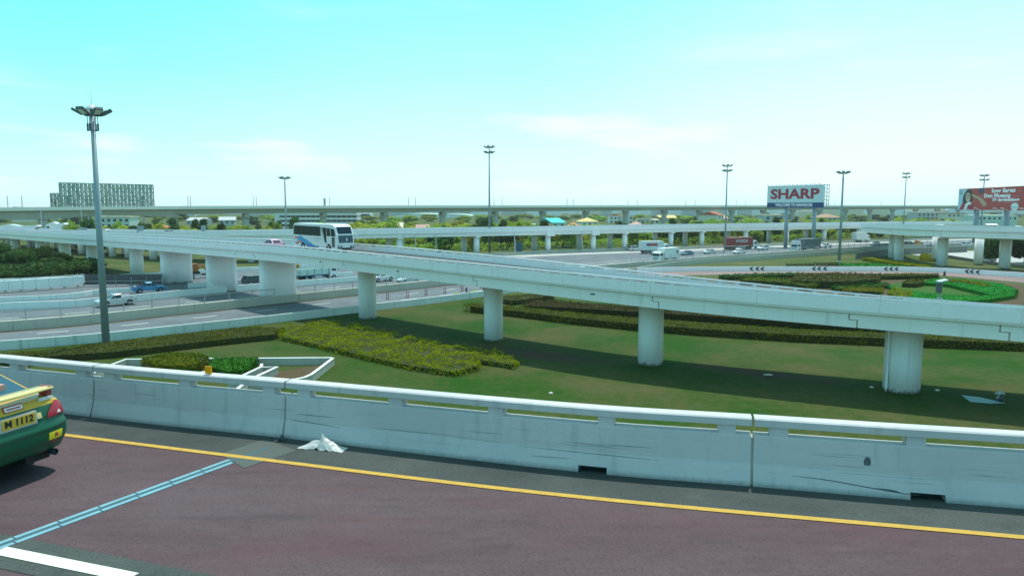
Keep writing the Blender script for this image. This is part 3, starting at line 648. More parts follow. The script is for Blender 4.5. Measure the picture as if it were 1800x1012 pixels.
# yellow edge line from the surveyed points
ylc = catmull([yl[0] + (yl[0] - yl[1]) * 3] + yl + [yl[-1] + (yl[-1] - yl[-2]) * 1.2], 10); yp = Path(ylc, w=0.115)
mb = MB(); mb.sweep([(Vector((a.x, a.y, ZR + 0.009)), Vector((b.x, b.y, ZR + 0.009))) for a, b in yp.seg(0, yp.L, 0.6)], [(-0.05, 0), (0.065, 0)], closed=False); mb.build('edge_line', M['yellow'], ramp_road)
# white lane dash, lower left, on its grey patch
wd_ = Path([G(-40, 958, ZR + 0.013), G(4, 967, ZR + 0.013), G(224, 1011, ZR + 0.013), G(232, 1013, ZR + 0.013)], w=0.14)
mb = MB(); mb.sweep(wd_.seg(0.35, wd_.L), [(-0.09, 0), (0.09, 0)], closed=False); mb.build('lane_dash', M['white'], ramp_road)
gp = Path([G(-60, 954, ZR), G(4, 967, ZR), G(224, 1011, ZR), G(420, 1052, ZR)], w=0.14); mb = MB(); mb.sweep([(a + Z * 0.006, b + Z * 0.006) for a, b in gp.seg(0, gp.L)], [(-0.32, 0), (0.30, 0)], closed=False); mb.build('seal_patch', M['shoulder'], ramp_road)
# expansion joint across the road
j0, j1 = G(-70, 985, ZR), G(482, 783, ZR); jd = (j1 - j0).normalized(); jn_ = Vector((-jd.y, jd.x, 0)); Lj = (j1 - j0).length
ej = thing('expansion_joint', 'pale blue steel expansion joint running across the red brown road to the barrier', 'road joint', (j0 + j1) / 2)
jm = -(j0 + j1) / 2
def jbox(a, b, w0, w1, mat, name, dz=0.010):
    mb = MB(); z = Z * dz
    mb.extr([j0 + jd * a + jn_ * w0 + jm - Z * 0.01, j0 + jd * b + jn_ * w0 + jm - Z * 0.01, j0 + jd * b + jn_ * w1 + jm - Z * 0.01, j0 + jd * a + jn_ * w1 + jm - Z * 0.01], Z * (0.01 + dz)); mb.build(name, M[mat], ej)
jbox(0, Lj - 0.1, -0.035, 0.035, 'jointgap', 'rubber_strip', 0.008)
k = int((Lj - 0.7) / 0.52)
for i in range(k):
    a = 0.02 + i * 0.52; jbox(a, a + 0.50, -0.105, -0.037, 'joint', 'joint_plate', 0.012); jbox(a + 0.06, a + 0.56, 0.037, 0.105, 'joint', 'joint_plate', 0.012)
mb = MB(); a = Lj - 0.98; mb.poly([j0 + jd * a - jn_ * 0.42 + Z * 0.0065, j0 + jd * (Lj) - jn_ * 0.5 + Z * 0.0065, j0 + jd * (Lj + 0.15) + jn_ * 0.4 + Z * 0.0065, j0 + jd * (a + 0.25) + jn_ * 0.42 + Z * 0.0065]); mb.build('concrete_patch', concrete('joint_patch', (0.078, 0.095, 0.085), amount=0.8), ramp_road)
# slab below the road
mb = MB(); mb.sweep([(f, r) for f, r in zip(off(BP, -0.55), off(BP, 14.0))], [(0, -0.006), (0, -0.5), (2.5, -1.6), (12, -1.6), (14.4, -0.5), (14.4, -0.006)]); mb.build('road_slab', M['girder'], ramp_road)
# barrier
def bm_barrier(name):
    m, t, b, o = new_mat(name)
    big = noise(t, 0.5, detail=5); fine = noise(t, 14, detail=5, rough=0.7)
    dirx = (BP.F[60] - BP.F[40]).normalized(); ang = math.atan2(dirx.y, dirx.x)
    g = N(t, 'ShaderNodeNewGeometry'); mp_ = t.nodes.new('ShaderNodeMapping'); mp_.inputs['Rotation'].default_value = (0, 0, -ang); t.links.new(g.outputs['Position'], mp_.inputs[0])
    m2 = t.nodes.new('ShaderNodeMapping'); m2.inputs['Scale'].default_value = (0.35, 0.2, 20.0); t.links.new(mp_.outputs[0], m2.inputs[0])
    scr = N(t, 'ShaderNodeTexNoise'); scr.inputs['Scale'].default_value = 1.6; scr.inputs['Detail'].default_value = 9; scr.inputs['Roughness'].default_value = 0.62; t.links.new(m2.outputs[0], scr.inputs['Vector'])
    m3 = t.nodes.new('ShaderNodeMapping'); m3.inputs['Scale'].default_value = (2.2, 2.2, 0.35); t.links.new(mp_.outputs[0], m3.inputs[0])
    drip = N(t, 'ShaderNodeTexNoise'); drip.inputs['Scale'].default_value = 2.4; drip.inputs['Detail'].default_value = 7; t.links.new(m3.outputs[0], drip.inputs['Vector'])
    sepz = N(t, 'ShaderNodeSeparateXYZ'); t.links.new(g.outputs['Position'], sepz.inputs[0])
    zrel = math_node(t, 'SUBTRACT', sepz.outputs['Z'], ZR)
    band = ramp(t, zrel, [(0.04, 0.0), (0.16, 1.0), (0.50, 1.0), (0.62, 0.0)])
    c = mix_rgb(t, fine, (0.46, 0.46, 0.46), (0.54, 0.54, 0.54))
    c = mix_rgb(t, ramp(t, big, [(0.4, 0.0), (0.7, 0.5)]), c, (0.38, 0.39, 0.39))
    c = mix_rgb(t, ramp(t, drip.outputs[0], [(0.55, 0.0), (0.8, 0.5)]), c, (0.25, 0.28, 0.28))
    c = mix_rgb(t, math_node(t, 'MULTIPLY', ramp(t, scr.outputs[0], [(0.60, 0.0), (0.70, 0.75)]), band), c, (0.10, 0.12, 0.13))
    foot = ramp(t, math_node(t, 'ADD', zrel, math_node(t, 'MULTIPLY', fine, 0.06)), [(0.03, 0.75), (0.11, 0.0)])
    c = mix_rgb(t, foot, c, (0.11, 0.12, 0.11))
    t.links.new(c, b.inputs['Base Color']); b.inputs['Roughness'].default_value = 0.6; b.inputs['Specular IOR Level'].default_value = 0.3
    bump(t, b, fine, 0.2, 0.01); return m
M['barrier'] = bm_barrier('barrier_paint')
barrier = thing('roadside_barrier', 'pale scuffed concrete roadside barrier with a rail on blocks beside the red brown road', 'barrier', BP.at(BP.s_px(900, 0))[0]); b0 = Vector(barrier.location)
js_ = [BP.s_px(x, 0) for x in (157, 497, 1328)]; Lp = 7.7
js_ = [js_[0] - Lp * 2, js_[0] - Lp] + js_ + [js_[-1] + Lp, js_[-1] + 2 * Lp]
hol = [(BP.s_px(1014, 0), BP.s_px(1069, 0)), (BP.s_px(1602, 0), BP.s_px(1664, 0))]
def bsg(a, b, st=0.5): return [(f - b0, r - b0) for f, r in BP.seg(a, b, st)]
prof_full = [(0, -0.02), (0.42, -0.02), (0.36, 0.68), (0.345, 0.70), (0.155, 0.70), (0.14, 0.685), (0.105, 0.30)]
prof_hole = [(0.035, 0.10), (0.42, 0.10), (0.36, 0.68), (0.345, 0.70), (0.155, 0.70), (0.14, 0.685), (0.105, 0.30)]
rail_prof = [(0.13, 0.835), (0.37, 0.835), (0.37, 0.925), (0.345, 0.95), (0.155, 0.95), (0.13, 0.93)]
for i in range(len(js_) - 1):
    a, b = max(0.1, js_[i] + 0.018), min(BP.L - 0.1, js_[i + 1] - 0.018); mb = MB(); cuts = [h for h in hol if a < h[0] < b]
    x = a
    for h0, h1 in cuts:
        mb.sweep(bsg(x, h0), prof_full); mb.sweep(bsg(h0, h1, 0.2), prof_hole); x = h1
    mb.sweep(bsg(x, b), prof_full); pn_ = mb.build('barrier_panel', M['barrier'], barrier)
    mb = MB(); mb.sweep(bsg(a, b), rail_prof); mb.build('rail_beam', M['barrier'], barrier)
    for h0, h1 in cuts:
        mb = MB(); mb.sweep(bsg(h0, h1, 0.2), [(0.2, -0.01), (0.4, -0.01), (0.36, 0.11), (0.2, 0.11)]); mb.build('drain_opening', M['dark'], barrier)
    pts_ = [a + 0.33, b - 0.33]; k = max(1, round((b - a - 0.66) / 1.75)); pts_ = [a + 0.33 + (b - a - 0.66) * q / k for q in range(k + 1)]
    for c in pts_:
        mb = MB(); mb.sweep(bsg(c - 0.12, c + 0.12, 0.3), [(0.15, 0.69), (0.35, 0.69), (0.34, 0.84), (0.16, 0.84)]); mb.build('rail_block', M['barrier'], barrier)
    mb = MB(); mb.sweep(bsg(js_[i] - 0.035, js_[i] + 0.035, 0.1), [(0.06, -0.01), (0.4, -0.01), (0.34, 0.66), (0.17, 0.66), (0.13, 0.31)]); mb.build('joint_filler', M['kerb'], barrier)
def face_pt(px, py, out=0.004):
    s = BP.s_px(px, 0.1); best = None
    for k in range(141):
        v = 0.70 * k / 140; u = interp([(0.0, 0.007), (0.30, 0.105), (0.685, 0.14)], v); f, r = BP.at(s); h = (r - f).normalized(); q = f + h * (u - out) + Z * v; e = abs(proj(q)[1] - py)
        if best is None or e < best[0]: best = (e, q)
    return best[1]
M['scuff'] = plain('scuff_rubber', (0.10, 0.115, 0.125), 0.8, var=0.5, scale=9)
for pts_, w in (([(1395, 836), (1450, 843), (1530, 856), (1582, 866), (1610, 870)], 0.014), ([(905, 783), (1000, 793), (1080, 801), (1163, 809)], 0.008), ([(505, 738), (545, 743), (592, 751)], 0.011), ([(516, 727), (550, 730), (584, 734)], 0.009), ([(1062, 781), (1150, 787)], 0.007), ([(930, 800), (1010, 806)], 0.007), ([(660, 752), (760, 762)], 0.006), ([(1545, 858), (1570, 862), (1590, 866)], 0.026)):
    P_ = catmull([face_pt(*p) for p in pts_], 8); mb = MB(); n = len(P_); up = Vector((0, 0, 1)); vs_ = []
    for i, p in enumerate(P_): ww = w * math.sin(math.pi * min(0.97, max(0.03, i / (n - 1)))) ** 0.5; vs_ += [p - b0 - up * ww / 2, p - b0 + up * ww / 2]
    mb.add(vs_, [(2 * i, 2 * i + 2, 2 * i + 3, 2 * i + 1) for i in range(n - 1)]); mb.build('scuff_mark', M['scuff'], barrier)
q = face_pt(1522, 812); mb = MB(); t = BP.tan(BP.s_px(1522, 0)); mb.poly([q - b0 + t * (0.045 * math.cos(a)) + Z * (0.075 * math.sin(a)) for a in [6.283 * i / 14 for i in range(14)]]); mb.build('scuff_mark', M['scuff'], barrier)
# scuff and patch on the barrier face: stub bracket, orange reflector on the rail
s = BP.s_px(371, 0.6); f, r = BP.at(s); q = f.lerp(r, 0.5); t = BP.tan(s)
rf = thing('reflector', 'small bright orange reflector plate standing on the barrier rail in front of the clipped hedges', 'reflector', (q.x, q.y, ZR + 0.952), math.atan2(t.y, t.x))
mb = MB(); mb.box((0, 0, 0.075), (0.135, 0.02, 0.135)); mb.build('plate', plain('orange_reflector', (0.95, 0.36, 0.005), 0.35), rf); mb = MB(); mb.box((0, 0.012, 0.03), (0.03, 0.012, 0.06)); mb.build('bracket', M['steel'], rf)
# rag stuck in the drain and loose bag on the shoulder
def crumple(name, label, cat, c, pts, mat, seed, amp=0.03, tris=None):
    rnd = random.Random(seed); bm = bmesh.new(); bmesh.ops.create_icosphere(bm, subdivisions=3, radius=1)
    from mathutils import noise as mn
    for v in bm.verts:
        d = v.co.normalized(); n1 = mn.noise(d * 2.2 + Vector((seed, 0, 0))); n2 = mn.noise(d * 5 + Vector((0, seed, 0)))
        rr = 0.85 + 0.5 * n1 + 0.55 * abs(n2); x, y, zz = d.x * rr, d.y * rr, d.z * rr
        v.co = Vector((x * pts[0], y * pts[1], max(0.0, (zz * 0.5 + 0.42) * pts[2] * (1.25 - 0.8 * min(1, (abs(x - 0.12)) ** 1.1)))))
    me = bpy.data.meshes.new(name); bm.to_mesh(me); bm.free(); me.materials.append(mat)
    o = link(name, me, None, c, math.radians(-17)); tag(o, label, cat); return o
def sheet(name, label, cat, c, rz, mat):
    from mathutils import noise as mn
    mb = MB(); nx, ny = 44, 24; vs_ = []
    for j in range(ny + 1):
        for i in range(nx + 1):
            x = -0.36 + 0.78 * i / nx; y = -0.15 + 0.30 * j / ny; v = (y / 0.15)
            pk = max(0.0, 1 - abs(x - 0.02) / 0.13) ** 0.8 * 0.27; left = max(0.0, min(1, (x + 0.36) / 0.2)) * max(0, 1 - (x - 0.0) / 0.1 if x > 0 else 1) * 0.12; right = max(0.0, 0.22 * (1 - (x - 0.02) / 0.36)) if x > 0.02 else 0
            rid = abs(mn.noise(Vector((x * 9, y * 9, 3)))) * 0.09 + abs(mn.noise(Vector((x * 22, y * 22, 7)))) * 0.035
            h = max(pk, left, right) * (1 - 0.75 * abs(v) ** 1.5) - rid * (0.25 + max(pk, left, right) * 3)
            vs_.append((x + 0.03 * mn.noise(Vector((x * 6, y * 6, 1))), y * (1 - 0.25 * max(0, x) / 0.4) + 0.05 * mn.noise(Vector((x * 6, 2, y * 6))), max(0.004, h)))
    mb.add(vs_, [(j * (nx + 1) + i, j * (nx + 1) + i + 1, (j + 1) * (nx + 1) + i + 1, (j + 1) * (nx + 1) + i) for j in range(ny) for i in range(nx)])
    o = mb.build(name, mat, None, True); o.location = c; o.rotation_euler = (0, 0, rz); return tag(o, label, cat)
sheet('plastic_bag', 'crumpled whitish plastic sheet lying on the road shoulder against the barrier', 'bag', G(567, 787, ZR) + Z * 0.006, math.radians(-17), M['plastic'])
crumple('crushed_carton', 'dark crushed scrap stuck at the foot of the barrier joint', 'litter', G(497, 772, ZR) + Vector((0, -0.06, 0)), (0.06, 0.05, 0.09), M['cardark'], 9)
# ------------------------------------------------------------------ lawn, beds, hedges
lawn = struct(strip([Vector(p) for p in GL([(-160, 700), (0, 690), (500, 700), (900, 900), (1500, 1000), (2300, 1000)])], [Vector(p) for p in GL([(-160, 622), (0, 617), (600, 554), (850, 523), (1150, 500), (2300, 520)])], 0.006), 'lawn', M['grass'])
def pip(x, y, poly):
    c = False; j = len(poly) - 1
    for i in range(len(poly)):
        xi, yi = poly[i][0], poly[i][1]; xj, yj = poly[j][0], poly[j][1]
        if (yi > y) != (yj > y) and x < (xj - xi) * (y - yi) / (yj - yi) + xi: c = not c
        j = i
    return c
def leafq(mb, p, s, rnd, up=0.4, m=0):
    d = Vector((rnd.gauss(0, 1), rnd.gauss(0, 1), rnd.gauss(0, 1) + up)).normalized(); u = d.orthogonal().normalized(); w = d.cross(u)
    a = rnd.random() * 6.28; u2 = u * math.cos(a) + w * math.sin(a); w2 = d.cross(u2)
    mb.add([p - u2 * s, p + w2 * s * 0.55, p + u2 * s, p - w2 * s * 0.55], [(0, 1, 2, 3)], m)
def hedge(name, label, poly, h, mat, dens=14, leaf=0.13, seed=1, cat='hedge', group=None, rag=0.12, clump=0.0, edge=True, dark='hedge_d', cap=16000, round_=0.0):
    """clipped hedge: dark twiggy core with leaf faces through its outer skin"""
    from mathutils import noise as mn
    rnd = random.Random(seed); poly = [Vector((p[0], p[1], 0)) for p in poly]; c = sum(poly, Vector()) / len(poly)
    root = thing(name, label, cat, c, 0, group)
    core = MB(); inner = [(c + (p - c) * (0.80 if round_ else 0.97)) - c for p in poly]
    core.prism([(p.x, p.y) for p in inner], 0, h * ((0.93 if rag < 0.08 and not round_ else 0.84) if not clump else 0.55) * (0.8 if round_ else 1)); core.build('twigs', M[mat] if rag < 0.08 else M['hedge_core'], root)
    mb = MB(); xs = [p.x for p in poly]; ys = [p.y for p in poly]; area = abs(sum(poly[i].x * poly[(i + 1) % len(poly)].y - poly[(i + 1) % len(poly)].x * poly[i].y for i in range(len(poly)))) / 2
    per = sum((poly[i] - poly[(i + 1) % len(poly)]).length for i in range(len(poly)))
    nt_ = min(int(area * dens), cap); k = 0; tries = 0
    cen = c
    maxr = max((p - c).length for p in poly)
    def top(x, y):
        v = mn.noise(Vector((x * 0.9, y * 0.9, seed))) * rag * 1.6 + mn.noise(Vector((x * 2.7, y * 2.7, seed + 5))) * rag
        if clump: v += -clump * max(0, mn.noise(Vector((x * 0.55, y * 0.55, seed + 9))) + 0.05) * 2.2
        if round_:
            d = (Vector((x, y, 0)) - c).length / maxr; v -= round_ * d ** 3
        return h + v
    while k < nt_ and tries < nt_ * 30:
        tries += 1; x, y = rnd.uniform(min(xs), max(xs)), rnd.uniform(min(ys), max(ys))
        if not pip(x, y, poly): continue
        k += 1; leafq(mb, Vector((x - c.x, y - c.y, max(0.1, top(x, y) - abs(rnd.gauss(0, 0.07))))), leaf * rnd.uniform(0.7, 1.3), rnd, 0.9)
    for i in range(len(poly)):
        a, b = poly[i], poly[(i + 1) % len(poly)]; L_ = (b - a).length; nn = min(int(L_ * h * dens * 1.0), cap // 2); nrm = Vector(((b - a).y, -(b - a).x, 0)).normalized()
        for q in range(nn):
            p = a.lerp(b, rnd.random()); zz = rnd.random() * max(0.15, top(p.x, p.y)); bulge = nrm * (rnd.gauss(0, 0.07) + rag * mn.noise(Vector((p.x * 1.3, p.y * 1.3, zz))))
            leafq(mb, Vector((p.x - c.x, p.y - c.y, zz)) + bulge, leaf * rnd.uniform(0.7, 1.3), rnd, 0.3)
    mb.build('leaves', M[mat], root, fix=False); return root
M['hedge_core'] = foliage('hedge_twigs', (0.025, 0.03, 0.012), (0.04, 0.045, 0.015), 0.05)
hedge('hedge', 'long low olive hedge band running along the motorway wall behind the near lamp post', GL([(-30, 650), (20, 646), (100, 637), (200, 630), (300, 618), (400, 606), (490, 597), (500, 587), (440, 585), (320, 598), (194, 613), (60, 629), (-30, 638)]), 0.75, 'hedge_m', 60, 0.08, 3, rag=0.09)
hedge('hedge_bed', 'wide ragged yellow green hedge bed on the lawn beside the white planter walls', GL([(490, 598), (560, 613), (640, 633), (720, 651), (800, 663), (845, 652), (838, 640), (880, 645), (905, 650), (912, 642), (880, 630), (800, 616), (700, 596), (620, 577), (560, 573), (500, 582)]), 0.72, 'hedge_y', 65, 0.085, 5, clump=0.32, rag=0.16)
hedge('hedge', 'near long dark hedge row running along the lawn behind the two right piers', GL([(815, 548), (900, 557), (1010, 571), (1120, 582), (1220, 590), (1400, 602), (1560, 609), (1800, 618), (1960, 622), (1960, 610), (1800, 606), (1560, 599), (1400, 592), (1220, 579), (1120, 571), (1010, 561), (900, 549), (830, 543)]), 0.95, 'hedge_m', 40, 0.095, 7, rag=0.13)
hedge('hedge', 'far dark hedge row parallel to the longer one, half hidden under the ramp bridge', GL([(915, 547), (1010, 552), (1125, 559), (1250, 567), (1420, 579), (1700, 590), (1700, 583), (1420, 571), (1250, 558), (1125, 550), (1010, 542), (965, 537), (930, 538)]), 0.95, 'hedge_b', 36, 0.10, 8)
hedge('hedge', 'short dark hedge at the lawn edge left of the double hedge rows', GL([(858, 530), (900, 537), (950, 531), (975, 526), (960, 522), (905, 527)]), 0.8, 'hedge_b', 30, 0.10, 9)
def oval(cx, cy, rx, ry, n=20, z=0.0): return [G(cx + rx * math.cos(2 * math.pi * i / n), cy - ry * math.sin(2 * math.pi * i / n), z) for i in range(n)][::-1]
hedge('round_hedge', 'oval yellow green clipped bush inside the white planter walls at left', oval(308, 649, 58, 11), 1.15, 'hedge_m', 60, 0.10, 11, rag=0.07, round_=0.35)
hedge('hedge', 'dark bright topped square hedge beside the oval bush in the planter', GL([(366, 668), (372, 659), (400, 668), (435, 665), (452, 645), (455, 641), (420, 641), (375, 643), (366, 655)]), 0.75, 'hedge_g', 60, 0.10, 12, rag=0.05)
# planter walls (white topped concrete ribbons on the lawn)
def ribbon(parent, pts, h, w, mat, name='planter_wall', z0=-0.1):
    p = Path(pts, w=w); c = Vector(parent.location); mb = MB(); mb.sweep([(a - c, b - c) for a, b in zip(p.F, p.R)], [(0, z0), (w, z0), (w, h), (0, h)]); mb.build(name, M[mat], parent)
    mb = MB(); mb.sweep([(a - c, b - c) for a, b in zip(p.F, p.R)], [(-0.02, h + 0.002), (w + 0.02, h + 0.002), (w + 0.02, h + 0.05), (-0.02, h + 0.05)]); mb.build('coping', M['whitewall'], parent)
zt = 0.62
pl0 = G(480, 652)
planter = thing('planter_wall', 'angular white topped concrete planter outline on the lawn by the hedge bed', 'planter', pl0)
def GT(l): return [Vector((q.x, q.y, 0)) for q in (G(x, y, zt) for x, y in l)]
ribbon(planter, GT([(150, 664), (188, 645), (222, 632), (300, 631.3), (583, 629.3)]), zt, 0.22, 'kerb')
ribbon(planter, GT([(583.3, 629.5), (552, 653), (545, 658), (534, 663), (520, 666), (500, 667.5), (440, 669.5), (400, 672)]), zt, 0.22, 'kerb')
ribbon(planter, GT([(400, 699), (440, 668), (489.5, 644.8), (458, 645.2)]), zt, 0.22, 'kerb')
ribbon(planter, GT([(458, 643), (457, 648), (417, 667), (404, 672)]), zt + 0.15, 0.2, 'kerb', 'inner_wall')
ribbon(planter, GT([(330, 660), (368, 652), (371, 645)]), zt, 0.2, 'kerb', 'inner_wall')
flat_poly('soil_bed', GL([(458, 664), (492, 653), (578, 639), (548, 665), (520, 674), (450, 678)]), M['soil'], 0.02, None, kind='structure')
flat_poly('soil_bed', GL([(190, 655), (222, 642), (260, 641), (265, 655)]), M['soil'], 0.02, None, kind='structure')
# loop road behind the ramp bridge and its chevron wall
lo_f = GL([(1000, 496), (1100, 489), (1200, 484.5), (1350, 481.8), (1520, 481.8), (1640, 483.8), (1760, 493.5), (1800, 497), (1950, 512)]); lo_b = GL([(1000, 484), (1100, 480), (1200, 477.3), (1350, 476.5), (1520, 476.6), (1640, 478.2), (1760, 485.5), (1800, 488), (1950, 499)])
n_ = 8
def rs(l): 
    p = Path(catmull(l, 6)); return [p.at(p.L * i / 50)[0] for i in range(51)]
lo_f, lo_b = rs(lo_f), rs(lo_b)
loop = strip(lo_f, lo_b, 0.03).build('loop_road', M['redroad2'], kind='structure')
lw, lwp = wall('loop_wall', 'smooth pale wall of the loop road painted with groups of black chevrons', 'wall', lo_b, 1.02, 0.25, 'parapet', 11.0, s0=0.2)
c0 = Vector(lw.location)
for gx in (1315, 1425, 1551, 1693):
    for i in range(3):
        s = lwp.s_px(gx + 6 + i * 9.5, 0); f, r = lwp.at(s); t = lwp.tan(s); t = t if t.x > 0 else -t; nn = Vector((t.y, -t.x, 0)); nn = nn if nn.y < 0 else -nn
        o_ = f - c0 + nn * 0.012; w = 0.55; hh = 0.42; zc = 0.55; a = 0.42
        mb = MB(); pts = [(-a, 0), (-a + w, hh), (w, hh)] ; 
        poly = [(-0.5, 0), (0.05, 0.40), (0.55, 0.40), (0.05, 0), (0.55, -0.40), (0.05, -0.40)]
        mb.extr([o_ + t * x + Z * (zc + y) for x, y in poly[:4]], -nn * 0.01); mb.extr([o_ + t * x + Z * (zc + y) for x, y in (poly[0], poly[3], poly[4], poly[5])], -nn * 0.01); mb.build('chevron', M['black'], lw)
for i, (px, py) in enumerate(((1313, 477), (1433, 474), (1563, 474), (1703, 476))):
    s = lwp.s_px(px, 1); f, r = lwp.at(s); q = r
    mb = MB(); mb.cyl((0, 0, 0), (0, 0, 1.55), 0.05, n=6); mb.box((0, 0, 1.5), (0.2, 0.05, 0.18)); o = mb.build('marker_post', M['steel']); o.location = q + (r - f).normalized() * 0.1; tag(o, 'thin marker post standing behind the chevron wall of the loop road', 'post', 'marker posts along the chevron wall')
# garden inside the loop
flat_poly('garden_bed', GL([(1180, 500), (1240, 489), (1350, 484.5), (1520, 484.5), (1640, 487), (1760, 496.5), (1850, 508), (1850, 530), (1700, 545), (1400, 560), (1200, 520)]), M['soil'], 0.012, None, kind='structure')
flat_poly('garden_lawn', GL([(1560, 500), (1625, 490), (1760, 498), (1785, 512), (1745, 527), (1680, 534), (1600, 532), (1570, 516)]), grass_mat('garden_grass', (0.03, 0.10, 0.015), (0.05, 0.13, 0.02), (0.08, 0.12, 0.03), 0.2), 0.018, None, kind='structure')
hedge('hedge', 'lower arm of the smooth bright green crescent hedge in the loop garden', GL([(1557, 506), (1585, 514), (1640, 522), (1700, 526), (1745, 525), (1789, 516), (1786, 525), (1740, 533), (1680, 538), (1600, 537), (1580, 524)]), 0.6, 'hedge_g', 30, 0.09, 21, rag=0.03)
hedge('hedge', 'upper arm of the smooth bright green crescent hedge in the loop garden', GL([(1622, 502), (1665, 505), (1710, 516), (1745, 525), (1789, 515), (1762, 504), (1700, 496), (1640, 494)]), 0.6, 'hedge_g', 30, 0.09, 22, rag=0.03)
hedge('hedge', 'left yellow hedge band at the near edge of the loop garden', GL([(1480, 517), (1510, 519), (1550, 519), (1553, 512), (1510, 511), (1484, 512)]), 0.7, 'hedge_y', 16, 0.14, 23)
hedge('hedge', 'right short yellow hedge curving beside the brown bed in the loop garden', GL([(1560, 519), (1580, 530), (1604, 527), (1602, 519), (1572, 512)]), 0.7, 'hedge_y', 16, 0.14, 24)
hedge('flower_bush', 'row of small yellow bushes inside the upper crescent of the loop garden', GL([(1660, 501), (1690, 502), (1742, 510), (1738, 506), (1700, 499), (1665, 497)]), 0.7, 'hedge_y', 16, 0.14, 25, cat='bush', rag=0.2)
for k, (a, lab, mt, hh) in enumerate((([(1390, 506), (1470, 508), (1545, 503), (1548, 495), (1480, 492), (1400, 495)], 'wide dark brown shrub mass in the middle of the loop garden', 'hedge_b', 1.5), ([(1300, 500), (1380, 505), (1420, 512), (1440, 507), (1380, 498), (1320, 495)], 'mixed olive shrubs at the left of the loop garden', 'hedge_m', 1.0), ([(1275, 493), (1330, 491), (1410, 488.5), (1412, 485.5), (1330, 487), (1262, 490)], 'thin bright green hedge along the loop road edge at left', 'hedge_g', 0.8), ([(1405, 489), (1480, 488), (1482, 486), (1410, 486)], 'short yellow green hedge along the loop road edge', 'hedge_y', 0.7), ([(1470, 514), (1520, 511), (1565, 507), (1556, 503), (1500, 507), (1460, 509)], 'low green shrubs between the dark shrub mass and the yellow hedge', 'hedge_g', 0.7), ([(1545, 492), (1610, 491), (1650, 490), (1648, 487.5), (1600, 487), (1545, 488)], 'grey green clipped hedge along the loop road in front of the third chevrons', 'hedge_m', 0.8), ([(1585, 505), (1610, 506), (1623, 503), (1622, 499), (1600, 499)], 'pale olive shrub at the tip of the crescent hedge', 'hedge_m', 0.9))):
    hedge('shrub', lab, GL(a), hh, mt, 14, 0.16, 30 + k, cat='shrub', rag=0.2)
# slope behind the loop wall
hedge('hedge', 'bright yellow diagonal clipped hedge behind the chevron wall', GL([(1514, 458), (1530, 457), (1645, 472), (1625, 474), (1580, 469)]), 0.8, 'hedge_y', 10, 0.18, 41, rag=0.05)
hedge('hedge', 'green lower hedge strip in front of the bright yellow diagonal hedge', GL([(1470, 467), (1540, 466), (1620, 474), (1560, 475), (1475, 470)]), 0.6, 'hedge_g', 10, 0.18, 42, rag=0.05)
hedge('bush', 'rounded yellow green mound bush between the right bridge columns', oval(1636, 455.5, 19, 4.5), 1.1, 'hedge_y', 22, 0.16, 43, cat='bush', round_=0.75)
hedge('hedge', 'low dark hedge strip at the foot of the tall lamp post by the chevron wall', GL([(1380, 469), (1470, 465), (1480, 468), (1400, 473)]), 0.6, 'hedge_d', 8, 0.18, 44)
rl_ = catmull(GL([(1506, 455.5), (1560, 450), (1600, 447), (1700, 443)]), 4)
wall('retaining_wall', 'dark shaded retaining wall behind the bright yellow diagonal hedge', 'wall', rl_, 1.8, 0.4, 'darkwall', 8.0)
# pale side road below the right bridge
flat_poly('side_road', GL([(1660, 452), (1740, 464), (1830, 470), (1830, 447), (1760, 441), (1700, 441), (1600, 447), (1620, 450)]), M['pale_road'], 0.02, None, kind='structure')
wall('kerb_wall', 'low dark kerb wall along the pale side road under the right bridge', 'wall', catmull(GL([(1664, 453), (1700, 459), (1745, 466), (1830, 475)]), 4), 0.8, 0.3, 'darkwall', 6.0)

# ------------------------------------------------------------------ far trees and houses (setting)
def crown_mesh(name, seed, n_clump, leaves, leaf, mat, shape=(1, 1, 1), flat=0.0):
    rnd = random.Random(seed); mb = MB()
    for i in range(n_clump):
        while True:
            p = Vector((rnd.uniform(-1, 1), rnd.uniform(-1, 1), rnd.uniform(-1, 1)))
            if 0.25 < p.length < 1: break
        p = Vector((p.x * shape[0] * 0.68, p.y * shape[1] * 0.68, p.z * shape[2] * 0.66)); r = rnd.uniform(0.26, 0.46) * (shape[0] + shape[2]) / 2
        for k in range(leaves):
            d = Vector((rnd.gauss(0, 1), rnd.gauss(0, 1), rnd.gauss(0, 0.9) + 0.25)).normalized(); q = p + Vector((d.x, d.y, d.z * 0.8)) * r * rnd.uniform(0.72, 1.06)
            leafq(mb, q, leaf * rnd.uniform(0.6, 1.4), rnd, 0.5)
        o = len(mb.v)
        for k in range(14):
            d = Vector((rnd.gauss(0, 1), rnd.gauss(0, 1), rnd.gauss(0, 1))).normalized(); leafq(mb, p + d * r * 0.55, r * 0.55, rnd, 0)
    return mb.mesh(name, mat, fix=False)
def trunk_mesh(seed, h, r=0.05, top=0.7):
    rnd = random.Random(seed); mb = MB(); p = Vector((0, 0, -0.1)); q = Vector((rnd.uniform(-.06, .06), rnd.uniform(-.06, .06), h)); mb.cyl(p, q, r, r * 0.7, 7)
    for i in range(5):
        a = i * 1.26 + rnd.random(); mb.cyl(q - Z * 0.05, q + Vector((math.cos(a) * 0.42, math.sin(a) * 0.42, rnd.uniform(0.3, top))), r * 0.55, r * 0.15, 5)
    return mb.mesh('trunk', M['bark'])
CR = {}
for k, (nm, shp) in enumerate((('a', (1, 1, .85)), ('a', (1.1, .95, .7)), ('a', (.9, 1, 1.0)), ('b', (1, 1, .8)), ('b', (1.1, 1, .65)), ('d', (1, 1, .9)), ('d', (.8, .8, 1.15)))):
    CR.setdefault(nm, []).append(crown_mesh('crown', 100 + k, 16, 46, 0.085, M['tree_' + nm], shp))
